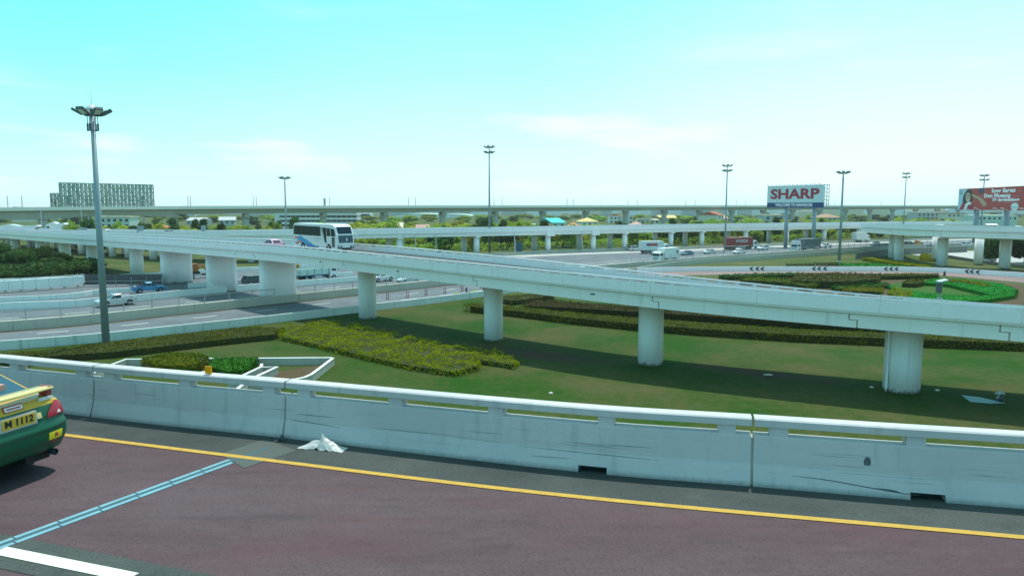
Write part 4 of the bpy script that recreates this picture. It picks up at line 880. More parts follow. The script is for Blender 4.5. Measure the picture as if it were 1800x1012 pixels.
TR = [trunk_mesh(i, 0.75) for i in range(3)]
NT = [0]
def tree(x, y, h, w, kind, label, group=None, low=False, z=0.0, rnd=random, name='tree'):
    NT[0] += 1; root = thing(name, label, 'tree', (x, y, z), rnd.random() * 6.28, group)
    me = rnd.choice(CR[kind]); cz = 0.40 if low else 0.55
    t = link('trunk', rnd.choice(TR), root); t.scale = (h * 0.42, h * 0.42, h * 0.5)
    c = link('crown', me, root, (0, 0, h * cz)); c.scale = (w / 2, w / 2 * rnd.uniform(0.85, 1.15), h * (1 - cz) / 0.92 if not low else h * 0.56); return root
rt = random.Random(21)
def mid_at(px): s = MID.s_px(px, 1.0); return MID.at(s)[1]
# row right behind the middle bridge, seen under and over it
for i in range(76):
    px = 610 + i * 12.6 + rt.uniform(-5, 5); q = mid_at(px); o = rt.uniform(12, 34); d = Vector((q.x, q.y, 0)).normalized()
    p = q + d * o; k = rt.choice('aaabdd'); h = rt.uniform(6.5, 10.5) if px > 760 else rt.uniform(3.5, 6.5)
    tree(p.x, p.y, h, rt.uniform(6, 10), k, {'a': 'mid green bushy tree in the row right behind the middle bridge columns', 'b': 'yellowish bushy tree in the row right behind the middle bridge columns', 'd': 'dark green bushy tree in the row right behind the middle bridge columns'}[k], 'trees in the row behind the middle bridge', low=True, rnd=rt)
for i in range(110):
    px = 600 + i * 11.2 + rt.uniform(-9, 9); q = mid_at(px); d = Vector((q.x, q.y, 0)).normalized()
    vf = VIA.at(VIA.s_px(px, 0))[0]; far = vf.length; p = d * rt.uniform(q.length + 45, max(q.length + 60, min(far - 14, q.length + 150))); k = rt.choice('aabbad')
    lim = CAMZ - ((23 if 935 < px < 1200 else 14) + rt.uniform(0, 13)) / FPX * p.y
    tree(p.x, p.y, max(4.5, min(11.5, lim)), rt.uniform(10, 16), k, {'a': 'mid green tree in the belt between middle bridge and railway viaduct', 'b': 'yellowish tree in the belt between middle bridge and railway viaduct', 'd': 'dark green tree in the belt between middle bridge and railway viaduct'}[k], 'trees between the middle bridge and the viaduct', low=True, rnd=rt)
for i in range(62):
    px = 120 + i * 8.2 + rt.uniform(-6, 6); Y = rt.uniform(235, 330); p = P(px, 372, Y); k = rt.choice('abbad'); h = max(4, CAMZ - rt.uniform(16, 34) / FPX * Y)
    tree(p.x, Y, h, rt.uniform(6, 11), k, {'a': 'mid green tree behind the wide bridge deck at left below the viaduct', 'b': 'yellowish tree behind the wide bridge deck at left below the viaduct', 'd': 'dark green tree behind the wide bridge deck at left below the viaduct'}[k], 'trees behind the wide deck at left', low=True, rnd=rt)
for i in range(100):
    px = -20 + i * 18.7 + rt.uniform(-12, 12); Y = rt.uniform(560, 980); vf = VIA.at(VIA.s_px(px, 1))[0]; Y = max(Y, vf.y + 40); p = P(px, 370, Y); k = rt.choice('aad')
    tree(p.x, Y, max(4.5, CAMZ - rt.uniform(10, 17) / FPX * Y), rt.uniform(16, 30), k, {'a': 'hazy mid green tree far beyond the railway viaduct', 'd': 'hazy dark green tree far beyond the railway viaduct'}[k], 'distant trees beyond the viaduct', low=True, rnd=rt)
# ground cover masses under the middle bridge at its left
def mass(name, label_kind, poly, h, mat, n, leaf, seed):
    rnd = random.Random(seed); mb = MB(); xs = [p.x for p in poly]; ys = [p.y for p in poly]; k = 0
    while k < n:
        x, y = rnd.uniform(min(xs), max(xs)), rnd.uniform(min(ys), max(ys))
        if pip(x, y, poly): k += 1; leafq(mb, Vector((x, y, rnd.random() ** 0.7 * h)), leaf * rnd.uniform(0.6, 1.4), rnd, 0.8)
    return mb.build(name, M[mat], None, fix=False, kind='stuff')
mass('undergrowth', '', [Vector((q.x, q.y, 0)) for q in [mid_at(x) + Vector((0, 9, 0)) for x in (540, 700, 900, 1200, 1520)] + [mid_at(x) + Vector((0, 24, 0)) for x in (1520, 1200, 900, 700, 540)]], 2.4, 'tree_a', 9000, 0.45, 3)
mass('shrub_thicket', '', [Vector((q.x, q.y, 0)) for q in GL([(-60, 496), (60, 493), (150, 486), (190, 483), (180, 478), (90, 477), (-60, 478)])], 3.0, 'tree_d', 5200, 0.42, 4)
# near dark trees at the left edge and the right edge
CRN = [crown_mesh('crown', 200 + k, 26, 130, 0.055, M['tree_d'], s_) for k, s_ in enumerate(((1, 1, .85), (1.05, 1, .75)))]
def big_tree(px, py, h, w, label, k, dz=0.5):
    q = G(px, py); root = thing('tree', label, 'tree', q, k * 1.7); t = link('trunk', TR[k % 3], root); t.scale = (h * .3, h * .3, h * .55); c = link('crown', CRN[k % 2], root, (0, 0, h * dz)); c.scale = (w / 2, w / 2, h * 0.56)
for k, (px, py, h, w, lab) in enumerate(((-40, 489, 8, 11, 'dark bushy tree cut by the left edge behind the white beam wall'), (18, 488, 7.6, 10, 'dark round tree nearest the left edge under the wide bridge'), (62, 482, 7.2, 9, 'dark tree with a pale tag of light in its middle under the wide bridge'), (100, 483, 5.2, 8, 'lower dark bush left of the first bare pier at left'), (135, 484, 3.0, 8, 'lowest dark shrub spreading at the feet of the left piers'), (20, 494, 2.6, 6, 'small brighter shrub in front of the dark trees at the left edge'))): big_tree(px, py, h, w, lab, k, 0.5 if h > 4 else 0.4)
for k, (px, py, h, w, lab) in enumerate(((1748, 462, 8.2, 9, 'dark tree between the two rightmost round columns'), (1800, 463, 8.6, 11, 'dark tree behind the rightmost column at the right edge'), (1850, 468, 8.5, 11, 'dark tree cut by the right edge below the right bridge'))): big_tree(px, py, h, w, lab, k, 0.5)
# ------------------------------------------------------------------ houses and far buildings
def gable(mb, cx, cy, w, d, z0, h, m=0, over=0.5):
    w2, d2 = w / 2 + over, d / 2 + over
    mb.add([(cx - w2, cy - d2, z0), (cx + w2, cy - d2, z0), (cx + w2, cy + d2, z0), (cx - w2, cy + d2, z0), (cx - w2, cy, z0 + h), (cx + w2, cy, z0 + h)], [(0, 1, 5, 4), (2, 3, 4, 5), (0, 4, 3), (1, 2, 5), (0, 3, 2, 1)], m)
def hip(mb, cx, cy, w, d, z0, h, m=0, over=0.6):
    w2, d2 = w / 2 + over, d / 2 + over; r = max(0.1, w2 - d2)
    mb.add([(cx - w2, cy - d2, z0), (cx + w2, cy - d2, z0), (cx + w2, cy + d2, z0), (cx - w2, cy + d2, z0), (cx - r, cy, z0 + h), (cx + r, cy, z0 + h)], [(0, 1, 5, 4), (2, 3, 4, 5), (0, 4, 3), (1, 2, 5), (0, 3, 2, 1)], m)
for nm, c in (('r_teal', (0.05, 0.50, 0.52)), ('r_yellow', (0.62, 0.47, 0.18)), ('r_orange', (0.50, 0.20, 0.09)), ('r_red', (0.42, 0.10, 0.05)), ('r_pink', (0.5, 0.28, 0.24)), ('r_cream', (0.62, 0.55, 0.40)), ('r_white', (0.72, 0.74, 0.72)), ('r_brown', (0.34, 0.20, 0.13)), ('w_white', (0.70, 0.72, 0.70)), ('w_cream', (0.60, 0.58, 0.48)), ('w_grey', (0.40, 0.44, 0.44)), ('w_green', (0.48, 0.60, 0.54)), ('far', (0.66, 0.73, 0.76))): M[nm] = plain(nm, c, 0.8, var=0.08, scale=0.5)
def house(px, ytop, wpx, Y, label, wall_m, roof_m, kind='gable', storeys=2, d=9, rz=0.15, name='house', rh=2.2):
    q = P(px, ytop, Y); w = wpx / FPX * Y; top = q.z; h = top - rh; root = thing(name, label, name.split('_')[-1], (q.x, Y, 0), rz)
    mb = MB(); mb.box((0, 0, h / 2 - 0.1), (w, d, h + 0.2)); mb.build('wall', M[wall_m], root)
    mb = MB()
    if kind == 'gable': gable(mb, 0, 0, w, d, h + 0.01, rh)
    elif kind == 'hip': hip(mb, 0, 0, w, d, h + 0.01, rh)
    else: mb.box((0, 0, h + rh / 2), (w + 0.6, d + 0.6, rh))
    mb.build('roof', M[roof_m], root)
    n = max(2, int(w / 3.2)); wm = MB(); wm.box((0, 0, 0), (1.5, 0.12, 1.4)); me = wm.mesh('window', M['glass'])
    for s in range(storeys):
        for i in range(n):
            z = h - 1.6 - s * 3.0
            if z > 1: link('window', me, root, (-w / 2 + w * (i + 0.5) / n, -d / 2 - 0.02, z))
    return root
hs = [(970, 383, 27, 400, 'green walled house with a bright teal gable roof beside a viaduct pier', 'w_green', 'r_teal', 'gable', 2, 14, 0.5),
 (1032, 382.5, 30, 470, 'white two storey house with a pale yellow hip roof', 'w_white', 'r_yellow', 'hip', 2, 12, 0.2),
 (1008, 390, 16, 420, 'small house with an orange roof left of the yellow roofed one', 'w_cream', 'r_orange', 'hip', 1, 8, 0.2),
 (1090, 379, 40, 640, 'long pinkish white block with many windows behind two viaduct piers', 'w_white', 'r_pink', 'flat', 3, 14, 0.0),
 (1138, 380.5, 34, 560, 'wide cream building with an ochre hip roof and dark window row', 'w_cream', 'r_cream', 'hip', 2, 14, 0.1),
 (1170, 378, 30, 640, 'cream building with ochre gable roof behind the wide ochre one', 'w_cream', 'r_yellow', 'gable', 2, 14, 0.1),
 (1118, 389, 22, 430, 'low house with salmon pink roof over the middle bridge rail', 'w_cream', 'r_pink', 'hip', 1, 9, 0.1),
 (965, 393.5, 20, 330, 'low red roofed house just over the middle bridge rail', 'w_white', 'r_red', 'hip', 1, 8, 0.1),
 (930, 393.5, 20, 330, 'low white flat roofed hut among the trees by the middle bridge', 'w_white', 'r_white', 'flat', 1, 7, 0.0),
 (743, 394.5, 20, 300, 'low cream hut with pink roof among trees right of the bus', 'w_cream', 'r_pink', 'gable', 1, 7, 0.1),
 (700, 391, 14, 330, 'small pale hut between trees right of the bus', 'w_white', 'r_cream', 'gable', 1, 7, 0.1),
 (860, 389, 22, 420, 'house with brownish orange roof behind the tall middle lamp post', 'w_cream', 'r_brown', 'hip', 1, 9, 0.1),
 (276, 391, 28, 330, 'low house with a broad orange roof left of the second viaduct pier', 'w_cream', 'r_orange', 'hip', 1, 10, 0.1),
 (205, 380, 60, 420, 'pale green school block with window rows beyond the left lamp post', 'w_green', 'r_cream', 'flat', 3, 12, 0.05),
 (1250, 372, 22, 560, 'temple like building with steep stepped red gable roof', 'w_cream', 'r_red', 'gable', 1, 16, 0.9),
 (1262, 378, 24, 600, 'long lower hall with brownish red roof beside the steep red gable', 'w_cream', 'r_pink', 'gable', 1, 14, 0.2),
 (1355, 377, 34, 480, 'grey modern building with wide flat roof left of the sign posts', 'w_grey', 'r_cream', 'flat', 2, 14, 0.0),
 (1630, 372.5, 52, 620, 'grey concrete shed with dark window openings behind trees at right', 'w_grey', 'r_cream', 'flat', 2, 16, 0.0),
 (1672, 374, 30, 600, 'brown flat roofed building left of the red billboard', 'w_cream', 'r_brown', 'flat', 1, 14, 0.0),
 (1740, 378, 70, 520, 'pale green market roofs below the red billboard', 'w_green', 'r_white', 'flat', 1, 16, 0.0),
 (1452, 376, 40, 520, 'low dark roofed hall right of the white billboard posts', 'w_grey', 'r_brown', 'hip', 1, 14, 0.0),
 (60, 374, 120, 700, 'long pale low hall under the viaduct at the left edge', 'w_white', 'r_white', 'flat', 1, 20, 0.0),
 (400, 381, 26, 560, 'grey factory hall between two viaduct piers left of the bus', 'w_grey', 'w_grey', 'gable', 1, 16, 0.3),
 (350, 382, 30, 600, 'pale grey shed beyond the second viaduct pier', 'w_grey', 'w_grey', 'gable', 1, 16, 0.0)]
for a in hs:
    px, yt, wp, Y = a[:4]; house(px, yt, wp, Y, a[4], a[5], a[6], a[7], a[8], a[9], a[10], rh=2.4 if a[7] != 'flat' else 0.6)
# banded office block behind the bus
q0 = P(560, 373.5, 450); W_ = 140 / FPX * 450; ob = thing('office_block', 'white office block with dark horizontal window bands behind the white bus', 'building', (q0.x, 450, 0), 0.02)
mb = MB(); mb.box((0, 0, 5.3), (W_ - 0.4, 13.4, 10.6)); mb.build('wall', M['w_grey'], ob)
for k in range(4):
    zz = 1.6 + k * 2.6; mb = MB(); mb.box((0, 0, zz), (W_, 14, 1.45)); mb.build('floor_band', M['r_white'], ob)
    n = 16
    wm = MB(); wm.box((0, 0, 0), (W_ / n - 0.35, 0.1, 1.1)); me = wm.mesh('window', M['glass'])
    for i in range(n): link('window', me, ob, (-W_ / 2 + W_ * (i + .5) / n, -6.76, zz + 1.29))
mb = MB(); mb.box((-W_ / 2 + 1.2, -6.6, 5.6), (3.0, 1.4, 11.4)); mb.build('stair_tower', M['w_white'], ob)
# arched hangars near the horizon
for px, yt, wp, lab in ((738, 375.5, 90, 'wide pale arched hangar roof on the horizon right of the bus'), (800, 376.5, 60, 'second lower arched hangar roof on the horizon'), (640, 375, 26, 'pale bluish glass block behind the office block')):
    Y = 900; q = P(px, yt, Y); w = wp / FPX * Y; root = thing('hangar' if 'hangar' in lab else 'glass_block', lab, 'building', (q.x, Y, 0))
    mb = MB(); h = q.z; n = 12
    if 'hangar' in lab:
        pts = [(-w / 2, -1), (w / 2, -1)] + [(w / 2 * math.cos(math.pi * i / n), h * 0.45 + h * 0.55 * math.sin(math.pi * i / n)) for i in range(n + 1)]
        mb.extr([(x, 0, z) for x, z in pts], (0, 60, 0)); mb.build('roof', M['w_green'], root); mb = MB(); mb.box((0, -0.3, h * 0.25), (w * 0.9, 0.5, h * 0.4)); mb.build('door', M['w_white'], root)
    else: mb.box((0, 0, h / 2), (w, 20, h)); mb.build('wall', M['far'], root); mb = MB(); mb.box((0, -10.1, h * 0.6), (w * 0.9, 0.2, h * 0.6)); mb.build('window', M['glassblue'], root)
# hazy skyline: small blocks
rb = random.Random(5); fm = []
for k in range(4):
    mb = MB(); mb.box((0, 0, 0.5), (1, 1, 1)); me = mb.mesh('block', M[('far', 'w_white', 'w_grey', 'r_cream')[k]]); fm.append(me)
    
for i in range(170):
    px = -20 + i * 10.9 + rb.uniform(-7, 7); Y = rb.uniform(1000, 1700); vf = VIA.at(VIA.s_px(px, 1))[0]
    q = P(px, 370, Y); h = max(3.5, CAMZ - (rb.uniform(1.5, 8.5)) / FPX * Y); o = link('building', rb.choice(fm), None, (q.x, Y, -0.1)); o.scale = (rb.uniform(12, 46), 14, h)
    tag(o, 'tiny pale hazy building on the skyline under the viaduct', 'building', 'pale buildings along the skyline')
hl = MB(); pts = []
for k, (x0, x1, y, hh) in enumerate(((-2600, -700, 4200, 36), (-900, 600, 4600, 30), (300, 2300, 4400, 34), (1700, 4200, 4300, 38))):
    n = 24; prof = [(x0 + (x1 - x0) * i / n, hh * math.sin(math.pi * i / n) ** 0.6 * (0.75 + 0.25 * math.sin(i * 1.7 + k))) for i in range(n + 1)]
    hl.extr([(x0, y, -2)] + [(x, y, z) for x, z in prof] + [(x1, y, -2)], (0, 500, 0))
# ------------------------------------------------------------------ lamp posts, billboards, signs
def text_mesh(txt, size, depth=0.01, bold=0.0, sx=1.0, mat=None, align='CENTER'):
    cu = bpy.data.curves.new('t', 'FONT'); cu.body = txt; cu.size = size; cu.extrude = depth; cu.offset = bold; cu.align_x = align; cu.align_y = 'CENTER'; cu.resolution_u = 3
    o = bpy.data.objects.new('t', cu); COL.objects.link(o); bpy.context.view_layer.update()
    me = bpy.data.meshes.new_from_object(o.evaluated_get(bpy.context.evaluated_depsgraph_get())); bpy.data.objects.remove(o); bpy.data.curves.remove(cu)
    me.transform(Matrix.Scale(sx, 4, (1, 0, 0))); me.transform(Matrix.Rotation(math.pi / 2, 4, 'X')); me.materials.clear(); me.materials.append(mat); me.name = 'lettering'; return me
def flood_mesh():
    mb = MB(); a = math.radians(-30)
    Mx = Matrix.Rotation(a, 3, 'Y'); mb.box((0.55, 0, 0.25), (0.95, 0.72, 0.24), M=Mx); mb.box((0.08, 0, 0.05), (0.5, 0.10, 0.10), M=Mx); return mb.mesh('floodlight', M['lampd'])
FL = flood_mesh(); _m = MB(); _m.box((0.62, 0, 0.115), (0.72, 0.56, 0.02), M=Matrix.Rotation(math.radians(-30), 3, 'Y')); FG = _m.mesh('lens', M['lampglass'])
def lamp_post(px, basey, ytop, label, n=6, tiers=1, r0=0.26, Y=None, dome=False, base_h=0):
    q = G(px[0], basey) if Y is None else Vector((P(px[0], 363, Y).x, Y, 0)); top = P(px[1], ytop, q.y).z
    root = thing('lamp_post', label, 'lamp post', q)
    mb = MB(); mb.cyl((0, 0, 0), (0, 0, top - 0.3), r0, r0 * 0.52, 12); mb.build('pole', M['lamp'], root, True)
    mb = MB(); mb.cyl((0, 0, 0), (0, 0, 0.5), r0 * 1.5, r0 * 1.15, 10); mb.build('base_collar', M['grayconc2'], root)
    for t in range(tiers):
        zz = top - 1.0 - t * 1.55; mb = MB()
        for k in range(16):
            a, b = 2 * math.pi * k / 16, 2 * math.pi * (k + 1) / 16; mb.cyl((0.7 * math.cos(a), 0.7 * math.sin(a), zz), (0.7 * math.cos(b), 0.7 * math.sin(b), zz), 0.06, n=5)
        for k in range(4):
            a = math.pi / 2 * k + 0.4; mb.cyl((0, 0, zz), (0.7 * math.cos(a), 0.7 * math.sin(a), zz), 0.05, n=5)
        mb.build('head_ring', M['lampd'], root)
        for k in range(n):
            a = 2 * math.pi * k / n + 0.35 + t * 0.5; f = link('floodlight', FL, root, (0.72 * math.cos(a), 0.72 * math.sin(a), zz), a); link('lens', FG, f)
    if dome:
        mb = MB(); 
        for k in range(4): mb.cyl((0, 0, top - 0.55 + k * 0.13), (0, 0, top - 0.42 + k * 0.13), 0.62 * math.cos(k * 0.36), 0.62 * math.cos((k + 1) * 0.36), 12)
        mb.build('dome_cap', M['silver'], root); mb = MB()
        for k in range(4):
            a = math.pi / 2 * k; mb.cyl((0.5 * math.cos(a), 0.5 * math.sin(a), top - 1.0), (0.5 * math.cos(a), 0.5 * math.sin(a), top - 2.5), 0.035, n=5); mb.box((0.5 * math.cos(a), 0.5 * math.sin(a), top - 2.2), (0.13, 0.13, 0.7))
            b = a + math.pi / 2; mb.cyl((0.5 * math.cos(a), 0.5 * math.sin(a), top - 2.5), (0.5 * math.cos(b), 0.5 * math.sin(b), top - 2.5), 0.04, n=5)
        mb.build('winch_cage', M['lampd'], root); mb = MB(); mb.cyl((0, 0, top - 0.2), (0, 0, top + 1.2), 0.02, n=5); mb.build('lightning_rod', M['lamp'], root)
    return root
lamp_post((187, 155), 612, 183, 'nearest tall lamp post at left with a domed crown of floodlights', 6, 1, 0.38, dome=True)
lamp_post((860.5, 858.5), 445, 254, 'tall middle lamp post with two tiers of floodlights rising behind the ramp bridge', 6, 2, 0.34)
lamp_post((1475, 1479.5), 461, 298, 'lamp post with a single crown standing on the grass right of the white billboard', 8, 1, 0.36)
lamp_post((1274, 1279), 441, 287, 'lamp post with two tiers standing by the red container truck', 6, 2, 0.30)
lamp_post((502, 497), 0, 308, 'lamp post with a winged head rising behind the white bus', 6, 1, 0.30, Y=205)
lamp_post((1590, 1593.5), 0, 302, 'slim far lamp post between the white and the red billboards', 6, 2, 0.30, Y=315)
lamp_post((1727, 1728.5), 0, 305, 'slim far lamp post standing in front of the red billboard', 6, 2, 0.30, Y=275)
# double armed street lamps beyond the wide deck at left
def street_lamp(px, Y, label, arms):
    q = P(px, 363, Y); top = 14.2; root = thing('street_lamp', label, 'street lamp', (q.x, Y, 0)); mb = MB(); mb.cyl((0, 0, 0), (0, 0, top - 1.2), 0.16, 0.1, 7); mb.build('pole', M['silver'], root)
    for dx, dz in arms:
        mb = MB(); mb.cyl((0, 0, top - 1.25), (dx * 0.5, 0, top - 0.55), 0.07, n=6); mb.cyl((dx * 0.5, 0, top - 0.55), (dx, 0, top - 0.35 + dz), 0.06, n=6); ar = mb.build('arm', M['silver'], root)
        mb = MB(); mb.box((dx * 1.08, 0, top - 0.36 + dz), (1.2, 0.4, 0.2)); mb.build('lamp_head', M['carwhite'], ar)
street_lamp(71, 250, 'street lamp with two long curved arms in front of the viaduct at far left', ((-8, 0), (-2.6, -0.7), (3.4, 0)))
street_lamp(142, 250, 'street lamp with one long arm near the left viaduct spans', ((-4.0, 0.3),))
# white billboard with red lettering
def board_frame(pl, pr, yt_l, yb_l, yt_r, yb_r, Yl):
    """corners of an upright board from its surveyed edges: left edge stands at depth Yl, right edge where its height agrees"""
    hl = (yb_l - yt_l) / FPX * Yl; Yr = hl * FPX / (yb_r - yt_r); L = P(pl, yb_l, Yl); R = P(pr, yb_r, Yr); return L, R, hl
L, R, hh = board_frame(1349, 1446.5, 329, 365.5, 324, 364, 262)
d = R - L; wB = Vector((d.x, d.y, 0)).length; az = math.atan2(d.y, d.x); zb = (L.z + R.z) / 2
sb = thing('billboard', 'white billboard reading SHARP in red above a blue WELCOME TO BANGKOK strip', 'billboard', ((L.x + R.x) / 2, (L.y + R.y) / 2, 0), az)
def bbox(root, c, dd, mat, name): mb = MB(); mb.box(c, dd); return mb.build(name, M[mat] if isinstance(mat, str) else mat, root)
M['boardwhite'] = plain('board_white', (0.60, 0.70, 0.70), 0.6, var=0.03, scale=0.3); M['boardblue'] = plain('board_blue', (0.015, 0.06, 0.17), 0.6); M['boardred'] = plain('board_red', (0.36, 0.035, 0.055), 0.6); M['adred'] = plain('advert_red', (0.50, 0.055, 0.045), 0.6, var=0.1, scale=0.4)
bh = hh * 0.225
bbox(sb, (0, 0, zb + bh + (hh - bh) / 2), (wB, 0.5, hh - bh - 0.02), 'boardwhite', 'panel'); bl_ = bbox(sb, (0, 0, zb + bh / 2), (wB, 0.5, bh), 'boardblue', 'blue_strip')
o = link('lettering', text_mesh('SHARP', hh * 0.60, 0.03, hh * 0.022, 1.0, M['boardred']), sb, (0, -0.28, zb + bh + (hh - bh) * 0.48)); bb = [v.co.x for v in o.data.vertices]; k = wB * 0.88 / (max(bb) - min(bb)); zz = [v.co.z for v in o.data.vertices]; o.scale = (k, 1, hh * 0.47 / (max(zz) - min(zz)))
o = link('lettering', text_mesh('WELCOME TO BANGKOK', bh * 0.85, 0.03, 0.05, 1.0, M['carwhite']), sb, (0, -0.28, zb + bh * 0.5)); bb = [v.co.x for v in o.data.vertices]; k = wB * 0.68 / (max(bb) - min(bb)); o.scale = (k, 1, 1.0)
mb = MB()
for i in range(13): x = -wB / 2 + wB * (i + 0.5) / 13; mb.cyl((x, 0, zb + hh), (x, -0.9, zb + hh + 0.25), 0.06, n=5); mb.box((x, -1.0, zb + hh + 0.2), (0.5, 0.3, 0.2))
mb.build('lamp_row', M['steel'], sb, kind='stuff')
mb = MB()
for yy in (0.5, 1.5, 2.5):
    for x in (-wB / 2 + 0.1, wB / 2 - 0.1): mb.cyl((x, yy, zb), (x, yy, zb + hh), 0.09, n=5)
for k in range(7):
    z_ = zb + hh * k / 6
    for x in (-wB / 2 + 0.1, wB / 2 - 0.1): mb.cyl((x, 0.3, z_), (x, 2.5, z_), 0.07, n=5)
    mb.cyl((-wB / 2, 2.5, z_), (wB / 2, 2.5, z_), 0.08, n=5)
    if k < 6:
        for x in (-wB / 2 + 0.1, wB / 2 - 0.1): mb.cyl((x, 0.3, z_), (x, 2.5, z_ + hh / 6), 0.06, n=5)
mb.build('back_frame', M['lamp'], sb)
for x in (-wB * 0.165, wB * 0.33): mb = MB(); mb.cyl((x, 0.9, -0.2), (x, 0.9, zb + 1), 0.62, n=12); mb.cyl((x, 0.9, zb - 0.6), (x, 0.9, zb - 0.2), 0.78, n=12); mb.build('post', M['glassblue2'] if 'glassblue2' in M else M['lamp'], sb, True)
# red advert billboard
L, R, hh = board_frame(1685, 1822, 332.5, 368.5, 326.5, 370.5, 285)
d = R - L; wB = Vector((d.x, d.y, 0)).length; az = math.atan2(d.y, d.x); zb = (L.z + R.z) / 2
ab = thing('billboard', 'red advert billboard with a smiling dark haired woman and white low fares lettering', 'billboard', ((L.x + R.x) / 2, (L.y + R.y) / 2, 0), az)
bbox(ab, (0, 0, zb + hh / 2), (wB, 0.6, hh), 'adred', 'panel')
def ad(poly, mat, name, lay): mb = MB(); mb.extr([(-wB / 2 + x * wB, -0.302 - 0.012 * lay, zb + y * hh) for x, y in poly], (0, 0.01, 0)); return mb.build(name, M[mat] if isinstance(mat, str) else mat, ab)
skin = plain('advert_skin', (0.52, 0.33, 0.20), 0.6, var=0.05); hair = plain('advert_hair', (0.035, 0.03, 0.03), 0.6); pblue = plain('advert_pale_blue', (0.42, 0.62, 0.68), 0.6, var=0.04)
sx = 137 / 120.0 * 1.0
def U(x, y): return ((x - 75) / 1985.0, (690 - y) / (690 - 150.0))
ad([U(75, 690), U(75, 170), U(330, 165), U(250, 300), U(200, 520), U(110, 690)], pblue, 'backdrop', 1)
ad([U(*p) for p in ((400, 165), (330, 180), (260, 250), (215, 350), (210, 470), (250, 545), (330, 520), (430, 530), (480, 500), (510, 400), (500, 280), (460, 200))], hair, 'hair', 2)
ad([U(*p) for p in ((130, 690), (190, 590), (300, 545), (420, 545), (500, 600), (520, 690))], plain('advert_jacket', (0.36, 0.02, 0.05), 0.6), 'jacket', 3)
ad([U(*p) for p in ((300, 545), (350, 500), (440, 480), (475, 520), (440, 560), (380, 560), (340, 690), (260, 690))], 'carwhite', 'scarf', 4)
ad([U(*p) for p in ((300, 270), (350, 250), (410, 270), (440, 350), (430, 440), (390, 490), (340, 485), (305, 430), (290, 340))], skin, 'face', 5)
ad([U(*p) for p in ((330, 430), (370, 440), (415, 425), (395, 455), (350, 458))], 'carwhite', 'smile', 6); ad([U(*p) for p in ((315, 345), (345, 338), (345, 350), (318, 355))], hair, 'eye', 6); ad([U(*p) for p in ((385, 338), (420, 345), (418, 356), (385, 350))], hair, 'eye', 6)
ad([U(*p) for p in ((440, 275), (520, 310), (660, 350), (800, 430), (890, 520), (895, 570), (850, 600), (790, 590), (760, 540), (690, 450), (620, 400), (510, 370), (470, 310))], skin, 'arm', 4)
def circ(cx, cy, r, n=18): return [U(cx + r * math.cos(6.283 * i / n), cy + r * math.sin(6.283 * i / n)) for i in range(n)]
ad(circ(145, 255, 48), 'cardark', 'round_badge', 3); ad(circ(145, 255, 30), 'w_grey', 'badge_centre', 4); ad(circ(1597, 610, 88), 'carwhite', 'round_badge', 2); ad([U(1530, 600), U(1660, 600), U(1660, 640), U(1530, 640)], pblue, 'badge_strip', 3)
ad([U(*p) for p in ((660, 165), (780, 165), (800, 250), (740, 300), (670, 280))], plain('advert_dark_blue', (0.03, 0.08, 0.14), 0.6), 'dark_emblem', 2)
for txt, x0, x1, yc, hgt in (('low fares', 1010, 1590, 235, 100), ('Don Mueang', 810, 1480, 350, 92), ('77 destinations', 1040, 1700, 448, 66)):
    me = text_mesh(txt, hgt / 540.0 * hh * 1.35, 0.012, hh * 0.010, 1.0, M['carwhite']); bb = [v.co.x for v in me.vertices]; k = (x1 - x0) / 1985.0 * wB / (max(bb) - min(bb)); x, y = U((x0 + x1) / 2, yc); o = link('lettering', me, ab, (-wB / 2 + x * wB, -0.33, zb + y * hh)); o.scale = (k, 1, 1)
for (x0, x1, y) in ((1200, 1690, 512), (1530, 1700, 370), (1650, 1720, 260)): ad([U(x0, y - 5), U(x1, y - 5), U(x1, y + 5), U(x0, y + 5)], 'r_pink', 'small_print', 2)
mb = MB()
for x in (760, 1460, 460, 1270, 1900): 
    u, v = U(x, 620); X = -wB / 2 + u * wB; mb.cyl((X, -0.3, zb - 0.1), (X, -2.2, zb + 0.6), 0.07, n=5); mb.box((X, -2.3, zb + 0.7), (1.1, 0.5, 0.3))
mb.build('lamp_row', M['carwhite'], ab, kind='stuff')
for x in (520, 1310, 1900): u, v = U(x, 700); X = -wB / 2 + u * wB; mb = MB(); mb.cyl((X, 1.2, -0.2), (X, 1.2, zb + 1), 0.95, n=12); mb.build('post', M['lamp'], ab, True)
mb = MB(); mb.box((0, 1.4, zb + hh / 2), (wB - 1, 0.3, hh - 1)); mb.build('back_frame', M['lamp'], ab)
